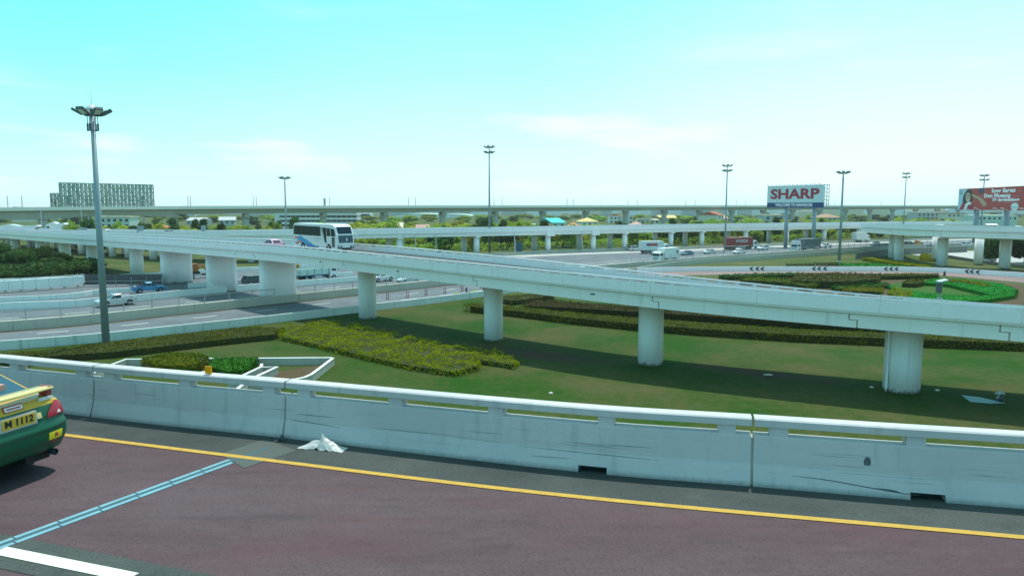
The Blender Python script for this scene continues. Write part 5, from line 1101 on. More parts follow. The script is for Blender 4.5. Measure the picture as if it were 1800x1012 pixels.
# empty lattice billboard seen from behind, far left
L, R, hh = board_frame(106.5, 271, 322, 364.5, 326, 364.5, 395)
M['lattice'] = plain('lattice_steel', (0.22, 0.30, 0.26), 0.6); M['latticeback'] = plain('faded_board_back', (0.46, 0.54, 0.49), 0.8, var=0.25, scale=0.8)
lbz = (L.z + R.z) / 2; d = R - L; wB = Vector((d.x, d.y, 0)).length; az = math.atan2(d.y, d.x)
lb = thing('billboard', 'huge grey lattice back of a billboard beyond the viaduct at left', 'billboard', (L.x, L.y, 0), az)
def lattice(root, x0, x1, z0, z1, name):
    mb = MB(); nx = max(3, round((x1 - x0) / 2.1)); nz = max(2, round((z1 - z0) / 2.4))
    for i in range(nx + 1): x = x0 + (x1 - x0) * i / nx; mb.box((x, 0, (z0 + z1) / 2), (0.50 if i % 4 == 0 else 0.38, 0.3, z1 - z0))
    for k in range(nz + 1): z_ = z0 + (z1 - z0) * k / nz; mb.box(((x0 + x1) / 2, 0.06, z_), (x1 - x0, 0.24, 0.55))
    for i in range(nx):
        for k in range(nz):
            a = Vector((x0 + (x1 - x0) * i / nx, 0.1, z0 + (z1 - z0) * k / nz)); b = Vector((x0 + (x1 - x0) * (i + 1) / nx, 0.1, z0 + (z1 - z0) * (k + 1) / nz))
            if (i + k) % 2: a.z, b.z = b.z, a.z
            mb.cyl(a, b, 0.14, n=4, caps=False)
    o = mb.build(name, M['lattice'], root, fix=False, kind='stuff')
    rnd = random.Random(2); mb = MB(); dx = (x1 - x0) / nx; dz_ = (z1 - z0) / nz
    for i in range(nx):
        for k in range(nz):
            mb.box((x0 + dx * (i + .5), 0.55 + rnd.uniform(-.05, .05), z0 + dz_ * (k + .5)), (dx * rnd.uniform(.60, .78), 0.05, dz_ * rnd.uniform(.60, .80)))
    mb.build('board_sheets', M['latticeback'], root, fix=False, kind='stuff')
lattice(lb, 0, wB, lbz - 0.5, lbz + hh, 'lattice')
for i in range(5): mb = MB(); x = wB * (i + 0.4) / 5; mb.box((x, 0.9, (lbz + hh * 0.5) / 2), (0.7, 0.7, lbz + hh * 0.5)); mb.build('post', M['lamp'], lb)
L2 = P(90, 364, 402); lb2 = thing('billboard', 'small lattice panel left of the huge billboard back', 'billboard', (L2.x, L2.y, 0), az); hz = P(90, 340, 402).z; lattice(lb2, 0, 5.2, lbz - 0.5, hz, 'lattice'); mb = MB(); mb.box((2.6, 0.9, hz * 0.4), (0.6, 0.6, hz * 0.8)); mb.build('post', M['lamp'], lb2)
# small signs
dq = G(524, 492); ds = thing('warning_sign', 'yellow diamond warning sign with a black arrow beside the blue tipper truck', 'sign', dq, 0.5); zc = P(524, 468.5, dq.y).z; r = 4.6 / FPX * dq.y
mb = MB(); mb.cyl((0, 0.06, 0), (0, 0.06, zc + r * .5), 0.05, n=6); mb.build('post', M['steel'], ds); mb = MB(); mb.extr([(-r, 0, zc), (0, 0, zc - r), (r, 0, zc), (0, 0, zc + r)], (0, 0.03, 0)); mb.build('plate', M['orange'], ds); mb = MB(); mb.extr([(-0.08, -0.01, zc - r * .5), (0.08, -0.01, zc - r * .5), (0.08, -0.01, zc + .05), (0.3, -0.01, zc + .05), (0, -0.01, zc + r * .55), (-0.3, -0.01, zc + .05), (-0.08, -0.01, zc + .05)], (0, 0.008, 0)); mb.build('arrow', M['black'], ds)
rdm = MB(); rdm.cyl((-0.14, 0, 0), (-0.14, 0, 1.0), 0.06, n=6); rdm.cyl((0.14, 0, 0), (0.14, 0, 1.0), 0.06, n=6); rdm.box((0, 0, 0.03), (0.5, 0.3, 0.06)); rdme = rdm.mesh('delineator', plain('delineator_red', (0.28, 0.09, 0.10), 0.6))
for i, (px, py) in enumerate(((681.5, 526), (716, 523), (749, 519), (782, 516), (812.5, 511.5), (846, 507))): q = G(px, py); o = link('delineator', rdme, None, q + Z * 0.012); tag(o, 'pair of dull red delineator stakes on the frontage road between two round piers', 'delineator', 'delineator stakes on the frontage road')
for i, (px, py, yt, mat, lab) in enumerate(((803, 529, 513, 'yellowsign', 'left yellow sign on a post at the motorway wall near the second round pier'), (833.5, 525, 509, 'yellowsign', 'right yellow sign on a post at the motorway wall near the second round pier'), (819.5, 527, 505, 'cardark', 'dark narrow sign on a post between the two yellow signs'), (850, 523, 504, 'cardark', 'dark narrow sign on a post touching the second round pier'))):
    if 'yellowsign' not in M: M['yellowsign'] = plain('yellow_sign', (0.60, 0.62, 0.05), 0.5)
    q = G(px, py - 2.0); zt_ = P(px, yt, q.y).z; s_ = thing('road_sign', lab, 'sign', q, 0.6); mb = MB(); mb.cyl((0, 0, 0), (0, 0, zt_), 0.05, n=6); mb.build('post', M['steel'], s_)
    mb = MB(); w_ = 0.5 if mat == 'yellowsign' else 0.3; hh_ = (zt_ - 0.9); mb.box((0, -0.06, zt_ - 0.35), (w_, 0.04, 0.6)); mb.build('plate', M[mat], s_); 
    if mat == 'yellowsign': mb = MB(); mb.box((0.02, -0.06, zt_ - 0.9), (w_ * .7, 0.04, 0.25)); mb.build('lower_plate', M[mat], s_)
    else: mb = MB(); mb.box((0.12, -0.06, zt_ - 0.95), (0.2, 0.04, 0.55), M=Matrix.Rotation(0.5, 3, 'Y')); mb.build('flag', M[mat], s_)
# billboard-like grey signs on the wide deck at left, blue board under the middle bridge
for px, yt, yb, Y, w_, lab in ((247, 397, 411, 196, 1.7, 'grey back of a road sign on the wide deck left of the blue car'), (146, 400, 409, 225, 2.4, 'grey triangular backed road sign on the wide deck near the left lamp post'), (358, 396, 412, 190, 1.2, 'narrow grey road sign on the wide deck right of the blue car')):
    q = P(px, yb, Y); zt_ = P(px, yt, Y).z; s_ = thing('road_sign', lab, 'sign', q); mb = MB(); mb.box((0, 0, (zt_ - q.z) * .55), (w_, 0.08, (zt_ - q.z) * .9)); mb.build('plate', M['lamp'], s_); mb = MB(); mb.cyl((0, 0.1, -0.4), (0, 0.1, zt_ - q.z), 0.07, n=6); mb.build('post', M['steel'], s_)
q = G(913, 447.5); zt_ = P(913, 425, q.y).z; s_ = thing('notice_board', 'upright blue and green board beside a pale post under the middle bridge', 'sign', q); mb = MB(); mb.box((0, 0, zt_ * .58), (1.6, 0.15, zt_ * .8)); mb.build('plate', M['glassblue'], s_); mb = MB(); mb.box((-1.1, 0, zt_ * .6), (0.18, 0.18, zt_ * 1.2)); mb.build('post', M['silver'], s_)
for px, lab in ((719, 'left of three thin white posts under the middle bridge'), (739, 'middle of three thin white posts under the middle bridge'), (775, 'right of three thin white posts under the middle bridge'), (1018, 'pale post between the third and fourth round columns of the middle bridge'), (906, 'pale post left of the blue and green board under the middle bridge')):
    q = mid_at(px) + Vector((0, -13, 0)); mb = MB(); mb.cyl((0, 0, 0), (0, 0, 6.5), 0.13, n=6); o = mb.build('post', M['silver']); o.location = (q.x, q.y, 0); tag(o, lab, 'post')
# short dark post with a tilted panel on the ramp bridge, mat and bundle on the lawn
s = RAMP.s_px(1648, 1.0); f, r = RAMP.at(s); lq = r.copy(); zz = P(1655, 491, r.y).z - r.z
fp = thing('panel_post', 'short dark box post with a tilted pale panel on the ramp bridge parapet at right', 'post', lq)
mb = MB(); mb.cyl((0, 0, -0.1), (0.1, 0, zz - 0.25), 0.07, n=8); mb.build('post', M['lamp'], fp); mb = MB(); mb.box((-0.12, 0, zz * 0.58), (0.34, 0.3, zz * 0.5)); mb.build('box', M['lampd'], fp); mb = MB(); mb.box((0.1, 0, zz - 0.1), (0.68, 0.6, 0.09), M=Matrix.Rotation(-0.22, 3, 'Y')); mb.build('panel', M['lampglass'], fp); mb = MB(); mb.box((0, 0, 0.05), (0.3, 0.3, 0.16)); mb.build('clamp', M['steel'], fp)
s = lwp.s_px(1660, -6); q = G(1660, 484.5); mb = MB(); mb.cyl((0, 0, 0), (0, 0, 0.75), 0.28, 0.16, 8); mb.cyl((0, 0, 0.75), (0, 0, 1.0), 0.16, 0.02, 8); o = mb.build('bollard', M['black']); o.location = q + Z * 0.02; tag(o, 'small dark cone shaped bollard on the loop road before the chevron wall', 'bollard')
tq = [G(x, y, 0.03) for x, y in ((1690, 694.5), (1722, 698), (1768, 708.5), (1742, 709), (1706, 706))]
mb = MB(); mb.extr(tq, (0, 0, 0.02)); o = mb.build('ground_sheet', plain('pale_blue_sheet', (0.25, 0.42, 0.46), 0.7)); tag(o, 'pale blue sheet spread on the shaded lawn right of the near pier', 'sheet')
crumple('bundle', 'dark bundle with a white top at the end of the pale blue sheet', 'bundle', G(1757, 706) + Z * 0.055, (0.22, 0.2, 0.62), M['cardark'], 5); crumple('white_hat', 'white cap shaped cloth resting on the dark bundle on the lawn', 'cloth', G(1757, 706) + Z * 0.56, (0.32, 0.26, 0.22), M['plastic'], 6)
for px, py, lab, mt in ((1350, 659, 'grey scrap lying in the bridge shadow between the two near piers', 'grayconc'), (968, 691, 'small white scrap on the sunny lawn near the barrier', 'plastic'), (1532, 681, 'small white scrap left of the near pier', 'plastic'), (1648, 686, 'grey scrap right of the near pier foot', 'grayconc')): crumple('litter', lab, 'litter', G(px, py) + Z * 0.01, (0.36 if px == 1350 else 0.16, 0.2, 0.08), M[mt], int(px))
# ------------------------------------------------------------------ vehicles: x forward, y left, origin on the road
def wheel_meshes(r, w):
    mb = MB(); mb.cyl((0, -w / 2, 0), (0, w / 2, 0), r, n=16); t = mb.mesh('wheel', M['tyre']); mb = MB(); mb.cyl((0, -w / 2 - 0.012, 0), (0, w / 2 + 0.012, 0), r * 0.62, n=12); return t, mb.mesh('rim', M['rim'])
WH = {}
def wheels(root, xs, r, y, w=0.22):
    k = (round(r, 2), round(w, 2))
    if k not in WH: WH[k] = wheel_meshes(r, w)
    for x in xs:
        for s in (-1, 1): o = link('wheel', WH[k][0], root, (x, s * (y - w / 2), r)); link('rim', WH[k][1], o)
def slab_body(prof, W, ins=0.07, edge=0.10):
    mb = MB(); cx = sum(p[0] for p in prof) / len(prof); cz = sum(p[1] for p in prof) / len(prof); n = len(prof)
    def inset(p): 
        d = Vector((p[0] - cx, p[1] - cz)); L = d.length; k = max(0.0, (L - ins) / L); return (cx + d.x * k, cz + d.y * k)
    rings = [(-W / 2, True), (-W / 2 + edge, False), (W / 2 - edge, False), (W / 2, True)]; vs_ = []
    for y, i in rings:
        for p in prof: q = inset(p) if i else p; vs_.append((q[0], y, q[1]))
    fs = []
    for a in range(3):
        for j in range(n): fs.append((a * n + j, a * n + (j + 1) % n, (a + 1) * n + (j + 1) % n, (a + 1) * n + j))
    fs += [tuple(range(n)), tuple(range(3 * n, 4 * n))[::-1]]
    mb.add(vs_, fs); return mb
def cabin(root, paint, zb, zt, b0, b1, t0, t1, wb, wt, split=(0.5,), glass='glass', rm=(0.07, 0.93, 0.06, 0.88)):
    """greenhouse: painted frustum with glass panes set 6 mm proud of it"""
    B = [Vector((b1, -wb / 2, zb)), Vector((b1, wb / 2, zb)), Vector((b0, wb / 2, zb)), Vector((b0, -wb / 2, zb))]; T = [Vector((t1, -wt / 2, zt)), Vector((t1, wt / 2, zt)), Vector((t0, wt / 2, zt)), Vector((t0, -wt / 2, zt))]
    mb = MB(); Tm = [Vector((p.x * 0.9 + 0.1 * (t0 + t1) / 2, p.y * 0.9, zt + 0.05)) for p in T]; mb.add(B + T + Tm, [(3, 2, 1, 0), (0, 1, 5, 4), (1, 2, 6, 5), (2, 3, 7, 6), (3, 0, 4, 7), (4, 5, 9, 8), (5, 6, 10, 9), (6, 7, 11, 10), (7, 4, 8, 11), (8, 9, 10, 11)]); mb.build('cabin', M[paint], root)
    def pane(name, a, b, c, d, u0=0.07, u1=0.93, v0=0.06, v1=0.88):
        f = lambda u, v: (a.lerp(b, u)).lerp(d.lerp(c, u), v)
        nn = (b - a).cross(d - a).normalized(); ctr = (a + b + c + d) / 4
        if nn.dot(ctr - Vector(((b0 + b1) / 2, 0, zb))) < 0: nn = -nn
        mb = MB(); mb.extr([f(u0, v0) + nn * 0.008, f(u1, v0) + nn * 0.008, f(u1, v1) + nn * 0.008, f(u0, v1) + nn * 0.008], -nn * 0.02); mb.build(name, M[glass], root)
    pane('windscreen', B[0], B[1], T[1], T[0]); pane('rear_window', B[2], B[3], T[3], T[2], *rm)
    ed = [0.05] + list(split) + [0.95]
    for a, b, c, d in ((B[3], B[0], T[0], T[3]), (B[1], B[2], T[2], T[1])):
        for i in range(len(ed) - 1): pane('side_window', a, b, c, d, ed[i] + 0.02, ed[i + 1] - 0.02)
def bx(root, name, mat, c, d, M_=None): mb = MB(); mb.box(c, d, M=M_); return mb.build(name, M[mat], root)
def lights(root, L, W, z, zr=None, w=0.32, h=0.14):
    zr = zr or z
    for s in (-1, 1): bx(root, 'headlight', 'headlamp', (L / 2 - 0.05, s * (W / 2 - w / 2 - 0.1), z), (0.14, w, h)); bx(root, 'tail_light', 'redlamp', (-L / 2 + 0.05, s * (W / 2 - w / 2 - 0.08), zr), (0.14, w, h))
def sedan(loc, hd, label, paint, group=None, roof=None):
    L, W = 4.4, 1.72; root = thing('car', label, 'car', loc, hd, group)
    slab_body([(-2.2, 0.35), (-2.1, 0.22), (2.05, 0.2), (2.2, 0.38), (2.17, 0.62), (1.95, 0.78), (0.95, 0.93), (-1.45, 0.98), (-2.1, 0.96), (-2.2, 0.7)], W).build('body', M[paint], root)
    cabin(root, paint, 0.93, 1.40, -1.65, 1.05, -0.95, 0.25, 1.58, 1.22); wheels(root, (1.35, -1.3), 0.31, W / 2 + 0.01); lights(root, L, W, 0.68, 0.8)
    bx(root, 'bumper', 'black', (L / 2 - 0.04, 0, 0.33), (0.1, W * .7, 0.14)); bx(root, 'number_plate', 'carwhite', (-L / 2 - 0.0, 0, 0.6), (0.04, 0.4, 0.12)); return root
def suv(loc, hd, label, paint, group=None):
    L, W = 4.6, 1.8; root = thing('car', label, 'car', loc, hd, group)
    slab_body([(-2.3, 0.4), (-2.2, 0.28), (2.15, 0.26), (2.3, 0.45), (2.28, 0.8), (2.0, 0.98), (1.0, 1.08), (-2.2, 1.1), (-2.3, 0.8)], W).build('body', M[paint], root)
    cabin(root, paint, 1.06, 1.7, -2.2, 1.1, -1.9, 0.3, 1.66, 1.36, (0.36, 0.66)); wheels(root, (1.4, -1.35), 0.36, W / 2 + 0.01); lights(root, L, W, 0.8, 1.0); bx(root, 'bumper', 'black', (L / 2 - 0.04, 0, 0.42), (0.1, W * .8, 0.2)); return root
def pickup(loc, hd, label, paint, load=None, group=None, ext=True):
    L, W = 5.2, 1.78; root = thing('pickup', label, 'pickup truck', loc, hd, group)
    slab_body([(-2.6, 0.55), (-2.5, 0.42), (-1.9, 0.40), (2.45, 0.34), (2.6, 0.5), (2.58, 0.82), (2.35, 0.98), (1.2, 1.08), (-0.55, 1.08), (-0.62, 0.74), (-2.6, 0.74)], W).build('body', M[paint], root)
    cabin(root, paint, 1.06, 1.66, -0.62, 1.25, -0.5, 0.35, 1.62, 1.34, (0.36,) if ext else (0.5,))
    for s in (-1, 1): mb = MB(); mb.box((-1.6, s * (W / 2 - 0.035), 0.9), (2.0, 0.07, 0.34)); mb.build('bed_side', M[paint], root)
    bx(root, 'tailgate', paint, (-2.57, 0, 0.9), (0.06, W - 0.14, 0.34)); bx(root, 'bed_front', paint, (-0.64, 0, 0.9), (0.06, W - 0.14, 0.34))
    wheels(root, (1.55, -1.55), 0.37, W / 2 + 0.02, 0.25); lights(root, L, W, 0.76, 0.8); bx(root, 'bumper', 'silver', (-2.62, 0, 0.5), (0.12, W * .8, 0.16))
    for x in (1.55, -1.55):
        for s in (-1, 1):
            mb = MB(); n = 10; pts = [(x + 0.47 * math.cos(math.pi * i / n), s * (W / 2 + 0.004), 0.38 + 0.47 * math.sin(math.pi * i / n)) for i in range(n + 1)]; mb.extr(pts, (0, -s * 0.03, 0)); mb.build('wheel_arch', M['black'], root)
    return root
def box_truck(loc, hd, label, L, W, H, cabL, body, paint, cab_paint='carwhite', group=None, wheels_x=None, cargo_z=1.0, name='truck', ribs=8):
    root = thing(name, label, 'truck', loc, hd, group); x1 = L / 2
    slab_body([(x1 - cabL, 0.75), (x1 - cabL, 2.75), (x1 - cabL * 0.45, 2.85), (x1 - 0.28, 2.35), (x1 - 0.06, 1.55), (x1, 1.0), (x1, 0.5), (x1 - cabL * 0.2, 0.45), (x1 - cabL, 0.5)], W * 0.94, 0.08).build('cab', M[cab_paint], root)
    a = math.atan2(0.22, 0.8); bx(root, 'windscreen', 'glass', (x1 - 0.12, 0, 1.93), (0.06, W * 0.80, 0.78), Matrix.Rotation(-a, 3, 'Y'))
    for s in (-1, 1):
        bx(root, 'side_window', 'glass', (x1 - cabL * 0.52, s * (W * 0.47 + 0.004), 2.0), (cabL * 0.5, 0.03, 0.62)); bx(root, 'headlight', 'headlamp', (x1 + 0.0, s * W * 0.34, 0.8), (0.06, 0.36, 0.18)); bx(root, 'mirror', 'black', (x1 - 0.1, s * (W * 0.47 + 0.22), 2.0), (0.12, 0.16, 0.42))
    bx(root, 'bumper', 'silver' if paint != 'x' else 'black', (x1 + 0.02, 0, 0.5), (0.1, W * 0.92, 0.26)); bx(root, 'grille', 'black', (x1 + 0.01, 0, 1.1), (0.04, W * 0.6, 0.26))
    bx(root, 'chassis', 'black', (-0.3, 0, 0.72), (L - 0.8, W * 0.5, 0.28)); cl_ = L - cabL - 0.25; cx = -x1 + cl_ / 2
    if body == 'box':
        c = bx(root, 'cargo_box', paint, (cx, 0, cargo_z + (H - cargo_z) / 2), (cl_, W, H - cargo_z))
        rm_ = MB(); rm_.box((0, 0, 0), (0.06, W + 0.03, H - cargo_z - 0.2)); me = rm_.mesh('rib', M[paint])
        for i in range(ribs): link('rib', me, c, (cx - cl_ / 2 + cl_ * (i + 0.5) / ribs, 0, cargo_z + (H - cargo_z) / 2))
        for s in (-1, 1): bx(root, 'top_rail', 'silver' if paint != 'red' else paint, (cx, s * (W / 2 + 0.003), H - 0.07), (cl_ + 0.02, 0.04, 0.13))
    elif body == 'tipper':
        for s in (-1, 1): bx(root, 'side_board', paint, (cx, s * (W / 2 - 0.04), 1.75), (cl_, 0.08, 1.0))
        bx(root, 'tail_board', paint, (-x1 + 0.04, 0, 1.75), (0.08, W - 0.16, 1.0)); bx(root, 'head_board', paint, (cx + cl_ / 2 - 0.04, 0, 1.9), (0.08, W - 0.16, 1.3)); bx(root, 'bed_floor', paint, (cx, 0, 1.2), (cl_, W - 0.18, 0.12)); bx(root, 'under_rail', 'pickblue', (cx, 0, 1.05), (cl_, W * 0.9, 0.14))
        for i in range(5):
            for s in (-1, 1): bx(root, 'stake', 'pickblue', (cx - cl_ / 2 + cl_ * i / 4, s * (W / 2 + 0.02), 1.75), (0.1, 0.06, 1.05))
    for s in (-1, 1): bx(root, 'side_guard', 'silver', (cx + 0.6, s * W * 0.46, 0.72), (cl_ * 0.35, 0.05, 0.4)); bx(root, 'tail_light', 'redlamp', (-x1 - 0.02, s * W * 0.4, 0.85), (0.05, 0.3, 0.14))
    wheels(root, wheels_x or (x1 - cabL * 0.55, -x1 + 1.4, -x1 + 2.7), 0.48, W / 2 - 0.02, 0.3); return root
def hdg(path, px, sgn=1):
    s = path.s_px(px, 0); t = path.tan(s); a = math.atan2(t.y, t.x); return a if sgn > 0 else a + math.pi
def on_road(px, py): return G(px, py, 0.012)
A1, A2 = Path(M1_), Path(W4_)
GR = 'cars on the motorway'
pickup(on_road(204, 537), hdg(Path(W2_), 204, -1), 'silver extended cab pickup passing behind the near lamp post', 'silver')
pb = pickup(on_road(262, 514), hdg(Path(W3_), 250), 'bright blue pickup carrying seated people in its open bed', 'pickblue', ext=False)
M['rust'] = plain('rusty_orange', (0.40, 0.14, 0.045), 0.7, var=0.3)
# people sitting in the blue pickup's bed
def skin_person(name, label, loc, rz, joints, bones, shirt, head, trousers=None, hairc='advert_hair'):
    root = thing(name, label, 'person', loc, rz)
    me = bpy.data.meshes.new('body'); me.from_pydata([j[0] for j in joints], bones, []); o = link('body', me, root)
    for nme, k in (('skin', None),):
        md = o.modifiers.new('skin', 'SKIN'); 
    lay = me.skin_vertices[0].data if me.skin_vertices else None
    if lay is None:
        bm = bmesh.new(); bm.from_mesh(me); bm.verts.layers.skin.verify(); bm.to_mesh(me); bm.free(); lay = me.skin_vertices[0].data
    for i, j in enumerate(joints): lay[i].radius = (j[1], j[1]); lay[i].use_root = (i == 0)
    sb_ = o.modifiers.new('sub', 'SUBSURF'); sb_.levels = 1; sb_.render_levels = 1
    me.materials.append(M[shirt]); 
    mb = MB()
    for k in range(6):
        a0, a1 = -math.pi / 2 + math.pi * k / 6, -math.pi / 2 + math.pi * (k + 1) / 6; mb.cyl(Vector(head) + Z * 0.12 * math.sin(a0), Vector(head) + Z * 0.12 * math.sin(a1), max(0.004, 0.095 * math.cos(a0)), max(0.004, 0.095 * math.cos(a1)), 10)
    h = mb.build('head', M['skin'], root, True); mb = MB()
    for k in range(3, 6):
        a0, a1 = -math.pi / 2 + math.pi * k / 6, -math.pi / 2 + math.pi * (k + 1) / 6; mb.cyl(Vector(head) + Vector((-0.015, 0, 0.015)) + Z * 0.13 * math.sin(a0), Vector(head) + Vector((-0.015, 0, 0.015)) + Z * 0.13 * math.sin(a1), max(0.004, 0.103 * math.cos(a0)), max(0.004, 0.103 * math.cos(a1)), 10)
    mb.build('hair', M['hairp'], root, True); return root
M['skin'] = plain('skin', (0.34, 0.20, 0.13), 0.6); M['hairp'] = plain('dark_hair', (0.02, 0.018, 0.016), 0.6); M['shirtw'] = plain('pale_shirt', (0.62, 0.60, 0.56), 0.8); M['shirtg'] = plain('grey_shirt', (0.22, 0.22, 0.23), 0.8); M['shirtb'] = plain('blue_shirt', (0.05, 0.07, 0.24), 0.8)
sit_j = [((0, 0, 0.12), 0.14), ((-0.02, 0, 0.38), 0.15), ((0.0, 0, 0.56), 0.12), ((0.02, 0, 0.66), 0.055), ((0.03, 0, 0.72), 0.05), ((0.0, 0.2, 0.53), 0.06), ((0.08, 0.24, 0.3), 0.045), ((0.28, 0.14, 0.24), 0.035), ((0.0, -0.2, 0.53), 0.06), ((0.08, -0.24, 0.3), 0.045), ((0.28, -0.14, 0.24), 0.035), ((0.36, 0.12, 0.36), 0.075), ((0.5, 0.12, 0.05), 0.055), ((0.62, 0.12, 0.02), 0.045), ((0.36, -0.12, 0.36), 0.075), ((0.5, -0.12, 0.05), 0.055), ((0.62, -0.12, 0.02), 0.045)]
sit_b = [(0, 1), (1, 2), (2, 3), (3, 4), (2, 5), (5, 6), (6, 7), (2, 8), (8, 9), (9, 10), (0, 11), (11, 12), (12, 13), (0, 14), (14, 15), (15, 16)]
pa = pb.rotation_euler[2]; pv = Vector((math.cos(pa), math.sin(pa), 0)); pl_ = Vector((-pv.y, pv.x, 0))
for k, (f, l_, sh, lab, rz) in enumerate(((-2.2, -0.45, 'shirtw', 'person in a pale shirt sitting rearmost in the blue pickup bed', 1.2), (-1.65, 0.2, 'shirtg', 'person in a grey shirt sitting in the middle of the blue pickup bed', 0.3), (-1.1, -0.3, 'shirtb', 'person in a dark blue shirt sitting behind the blue pickup cab', 2.6))):
    q = Vector(pb.location) + pv * f + pl_ * l_ + Z * 0.74; skin_person('person', lab, q, pa + rz, sit_j, sit_b, sh, (0.05, 0, 0.84))
bt = box_truck(on_road(557, 492), hdg(Path(W3_), 540), 'pale blue tipper truck with white cab beyond the tallest wall pier', 8.2, 2.4, 2.3, 1.9, 'tipper', 'r_teal2' if 'r_teal2' in M else 'w_ltblue' if 'w_ltblue' in M else 'w_green')
ex = box_truck(on_road(346, 489), hdg(Path(W3_), 350), 'white flat truck carrying a rusty orange digger seen between two wall piers', 8.0, 2.3, 2.2, 1.9, 'flat', 'w_grey')
ed = thing('digger', 'rusty orange excavator cab loaded on the white flat truck between the piers', 'digger', Vector(ex.location) + Z * 0.9, ex.rotation_euler[2])
bx(ed, 'cab', 'rust', (-0.5, 0, 1.25), (1.3, 1.4, 1.5)); bx(ed, 'track', 'black', (-1.0, 0.8, 0.25), (2.6, 0.4, 0.5)); bx(ed, 'track', 'black', (-1.0, -0.8, 0.25), (2.6, 0.4, 0.5)); bx(ed, 'counterweight', 'rust', (-1.7, 0, 0.85), (1.0, 1.7, 0.7)); mb = MB(); mb.cyl((0.2, 0, 1.0), (1.2, 0, 1.7), 0.2, n=6); mb.cyl((1.2, 0, 1.7), (1.8, 0, 0.7), 0.16, n=6); mb.build('boom', M['rust'], ed)
suv(on_road(449, 500), hdg(A1, 450), 'dark van seen from behind between the two tallest wall piers', 'cardark')
pickup(on_road(671, 494.5), hdg(A1, 671, -1), 'white pickup half hidden behind the first round pier', 'carwhite')
sedan(on_road(717, 496.5), hdg(A1, 717, -1), 'silver white sedan right of the first round pier under the ramp bridge', 'silver', GR)
sedan(on_road(768, 499.5), hdg(A1, 768, -1), 'dark sedan almost hidden under the ramp bridge girder', 'cardark', GR)
M['cargowhite'] = plain('cargo_box_white', (0.66, 0.70, 0.68), 0.5, var=0.05, scale=1.0); M['cargogrey'] = plain('dark_grey_tarpaulin', (0.10, 0.14, 0.14), 0.7, var=0.15)
def text_on(root, txt, loc, size, mat, rz, width=None, bold=0.0):
    me = text_mesh(txt, size, 0.006, bold, 1.0, M[mat]); o = link('lettering', me, root, loc, rz)
    if width: bb = [v.co.x for v in me.vertices]; o.scale = (width / (max(bb) - min(bb)), 1, 1)
    return o
t1 = box_truck(on_road(1170, 460), hdg(A1, 1172, -1), 'white box truck with a white cab heading left past the rough median barrier', 8.8, 2.45, 3.55, 2.0, 'box', 'cargowhite', ribs=6)
mb = MB(); mb.extr([(-3.6, 1.24, 2.9), (-3.0, 1.24, 2.9), (-2.9, 1.24, 2.3), (-3.3, 1.24, 2.0), (-3.7, 1.24, 2.4)], (0, 0.01, 0)); mb.build('emblem', M['cardark'], t1)
sedan(on_road(1208, 449), hdg(A1, 1210, -1), 'blue sedan following the white box truck on the motorway', 'carblue', GR); sedan(on_road(1247, 446), hdg(A1, 1250, -1), 'silver sedan behind the blue sedan on the motorway', 'silver', GR); sedan(on_road(1299, 446), hdg(A1, 1300, -1), 'white sedan in front of the white utility vehicle on the motorway', 'carwhite', GR); suv(on_road(1341, 439.5), hdg(A1, 1342, -1), 'white utility vehicle between the white sedan and the grey trailer truck', 'carwhite', GR)
t2 = box_truck(on_road(1416, 441.5), hdg(A1, 1416, -1), 'articulated truck with white cab and dark grey covered trailer beside the motorway fence', 13.5, 2.5, 4.0, 2.1, 'box', 'cargogrey', ribs=10, cargo_z=1.25, wheels_x=(5.6, 2.6, -3.6, -4.9, -6.0)); bx(t2, 'roof_deflector', 'carwhite', (5.6, 0, 3.2), (1.4, 2.2, 0.75)); mb = MB(); mb.extr([(3.2, 1.265, 2.9), (3.7, 1.265, 2.9), (3.7, 1.265, 3.2), (3.2, 1.265, 3.2)], (0, 0.01, 0)); mb.build('emblem', M['carwhite'], t2)
pickup(on_road(1451, 435.5), hdg(A1, 1450, -1), 'white pickup following the grey trailer truck', 'carwhite', ext=False)
M['contred'] = plain('container_red', (0.30, 0.055, 0.05), 0.6, var=0.15, scale=1.0)
q = Vector((0, 0, 0)); t3 = box_truck(on_road(1302, 438), hdg(A2, 1302), 'truck hauling a red container lettered HYUNDAI under the middle bridge', 14.0, 2.5, 4.0, 2.4, 'box', 'contred', ribs=14, cargo_z=1.35, wheels_x=(5.9, 2.4, 1.2, -4.2, -5.4)); text_on(t3, 'HYUNDAI', (-1.0, -1.29, 2.75), 1.35, 'carwhite', 0, 5.6, 0.02)
t4 = box_truck(on_road(1150, 445), hdg(A2, 1150), 'white box truck with a red and blue sign seen behind the other white box truck', 9.5, 2.4, 3.7, 2.0, 'box', 'cargowhite', ribs=5); mb = MB(); mb.extr([(-3.4, -1.23, 2.3), (0.4, -1.23, 2.3), (0.4, -1.23, 3.0), (-3.4, -1.23, 3.0)], (0, -0.01, 0)); mb.build('sign_panel', M['adred'], t4); mb = MB(); mb.extr([(-3.4, -1.245, 2.3), (-2.5, -1.245, 2.3), (-2.5, -1.245, 3.0), (-3.4, -1.245, 3.0)], (0, -0.01, 0)); mb.build('sign_panel', M['boardblue'], t4)
suv(on_road(1116, 441), hdg(A2, 1116), 'silver white van parked between the middle bridge columns', 'silver')
t5 = box_truck(on_road(1513, 425.5), hdg(A2, 1510), 'tall white box truck left of the right bridge end', 8.5, 2.5, 3.9, 1.9, 'box', 'cargowhite', ribs=4)
sedan(on_road(1538, 431), hdg(A1, 1530, -1), 'white sedan right below the left end of the right bridge', 'carwhite', GR)
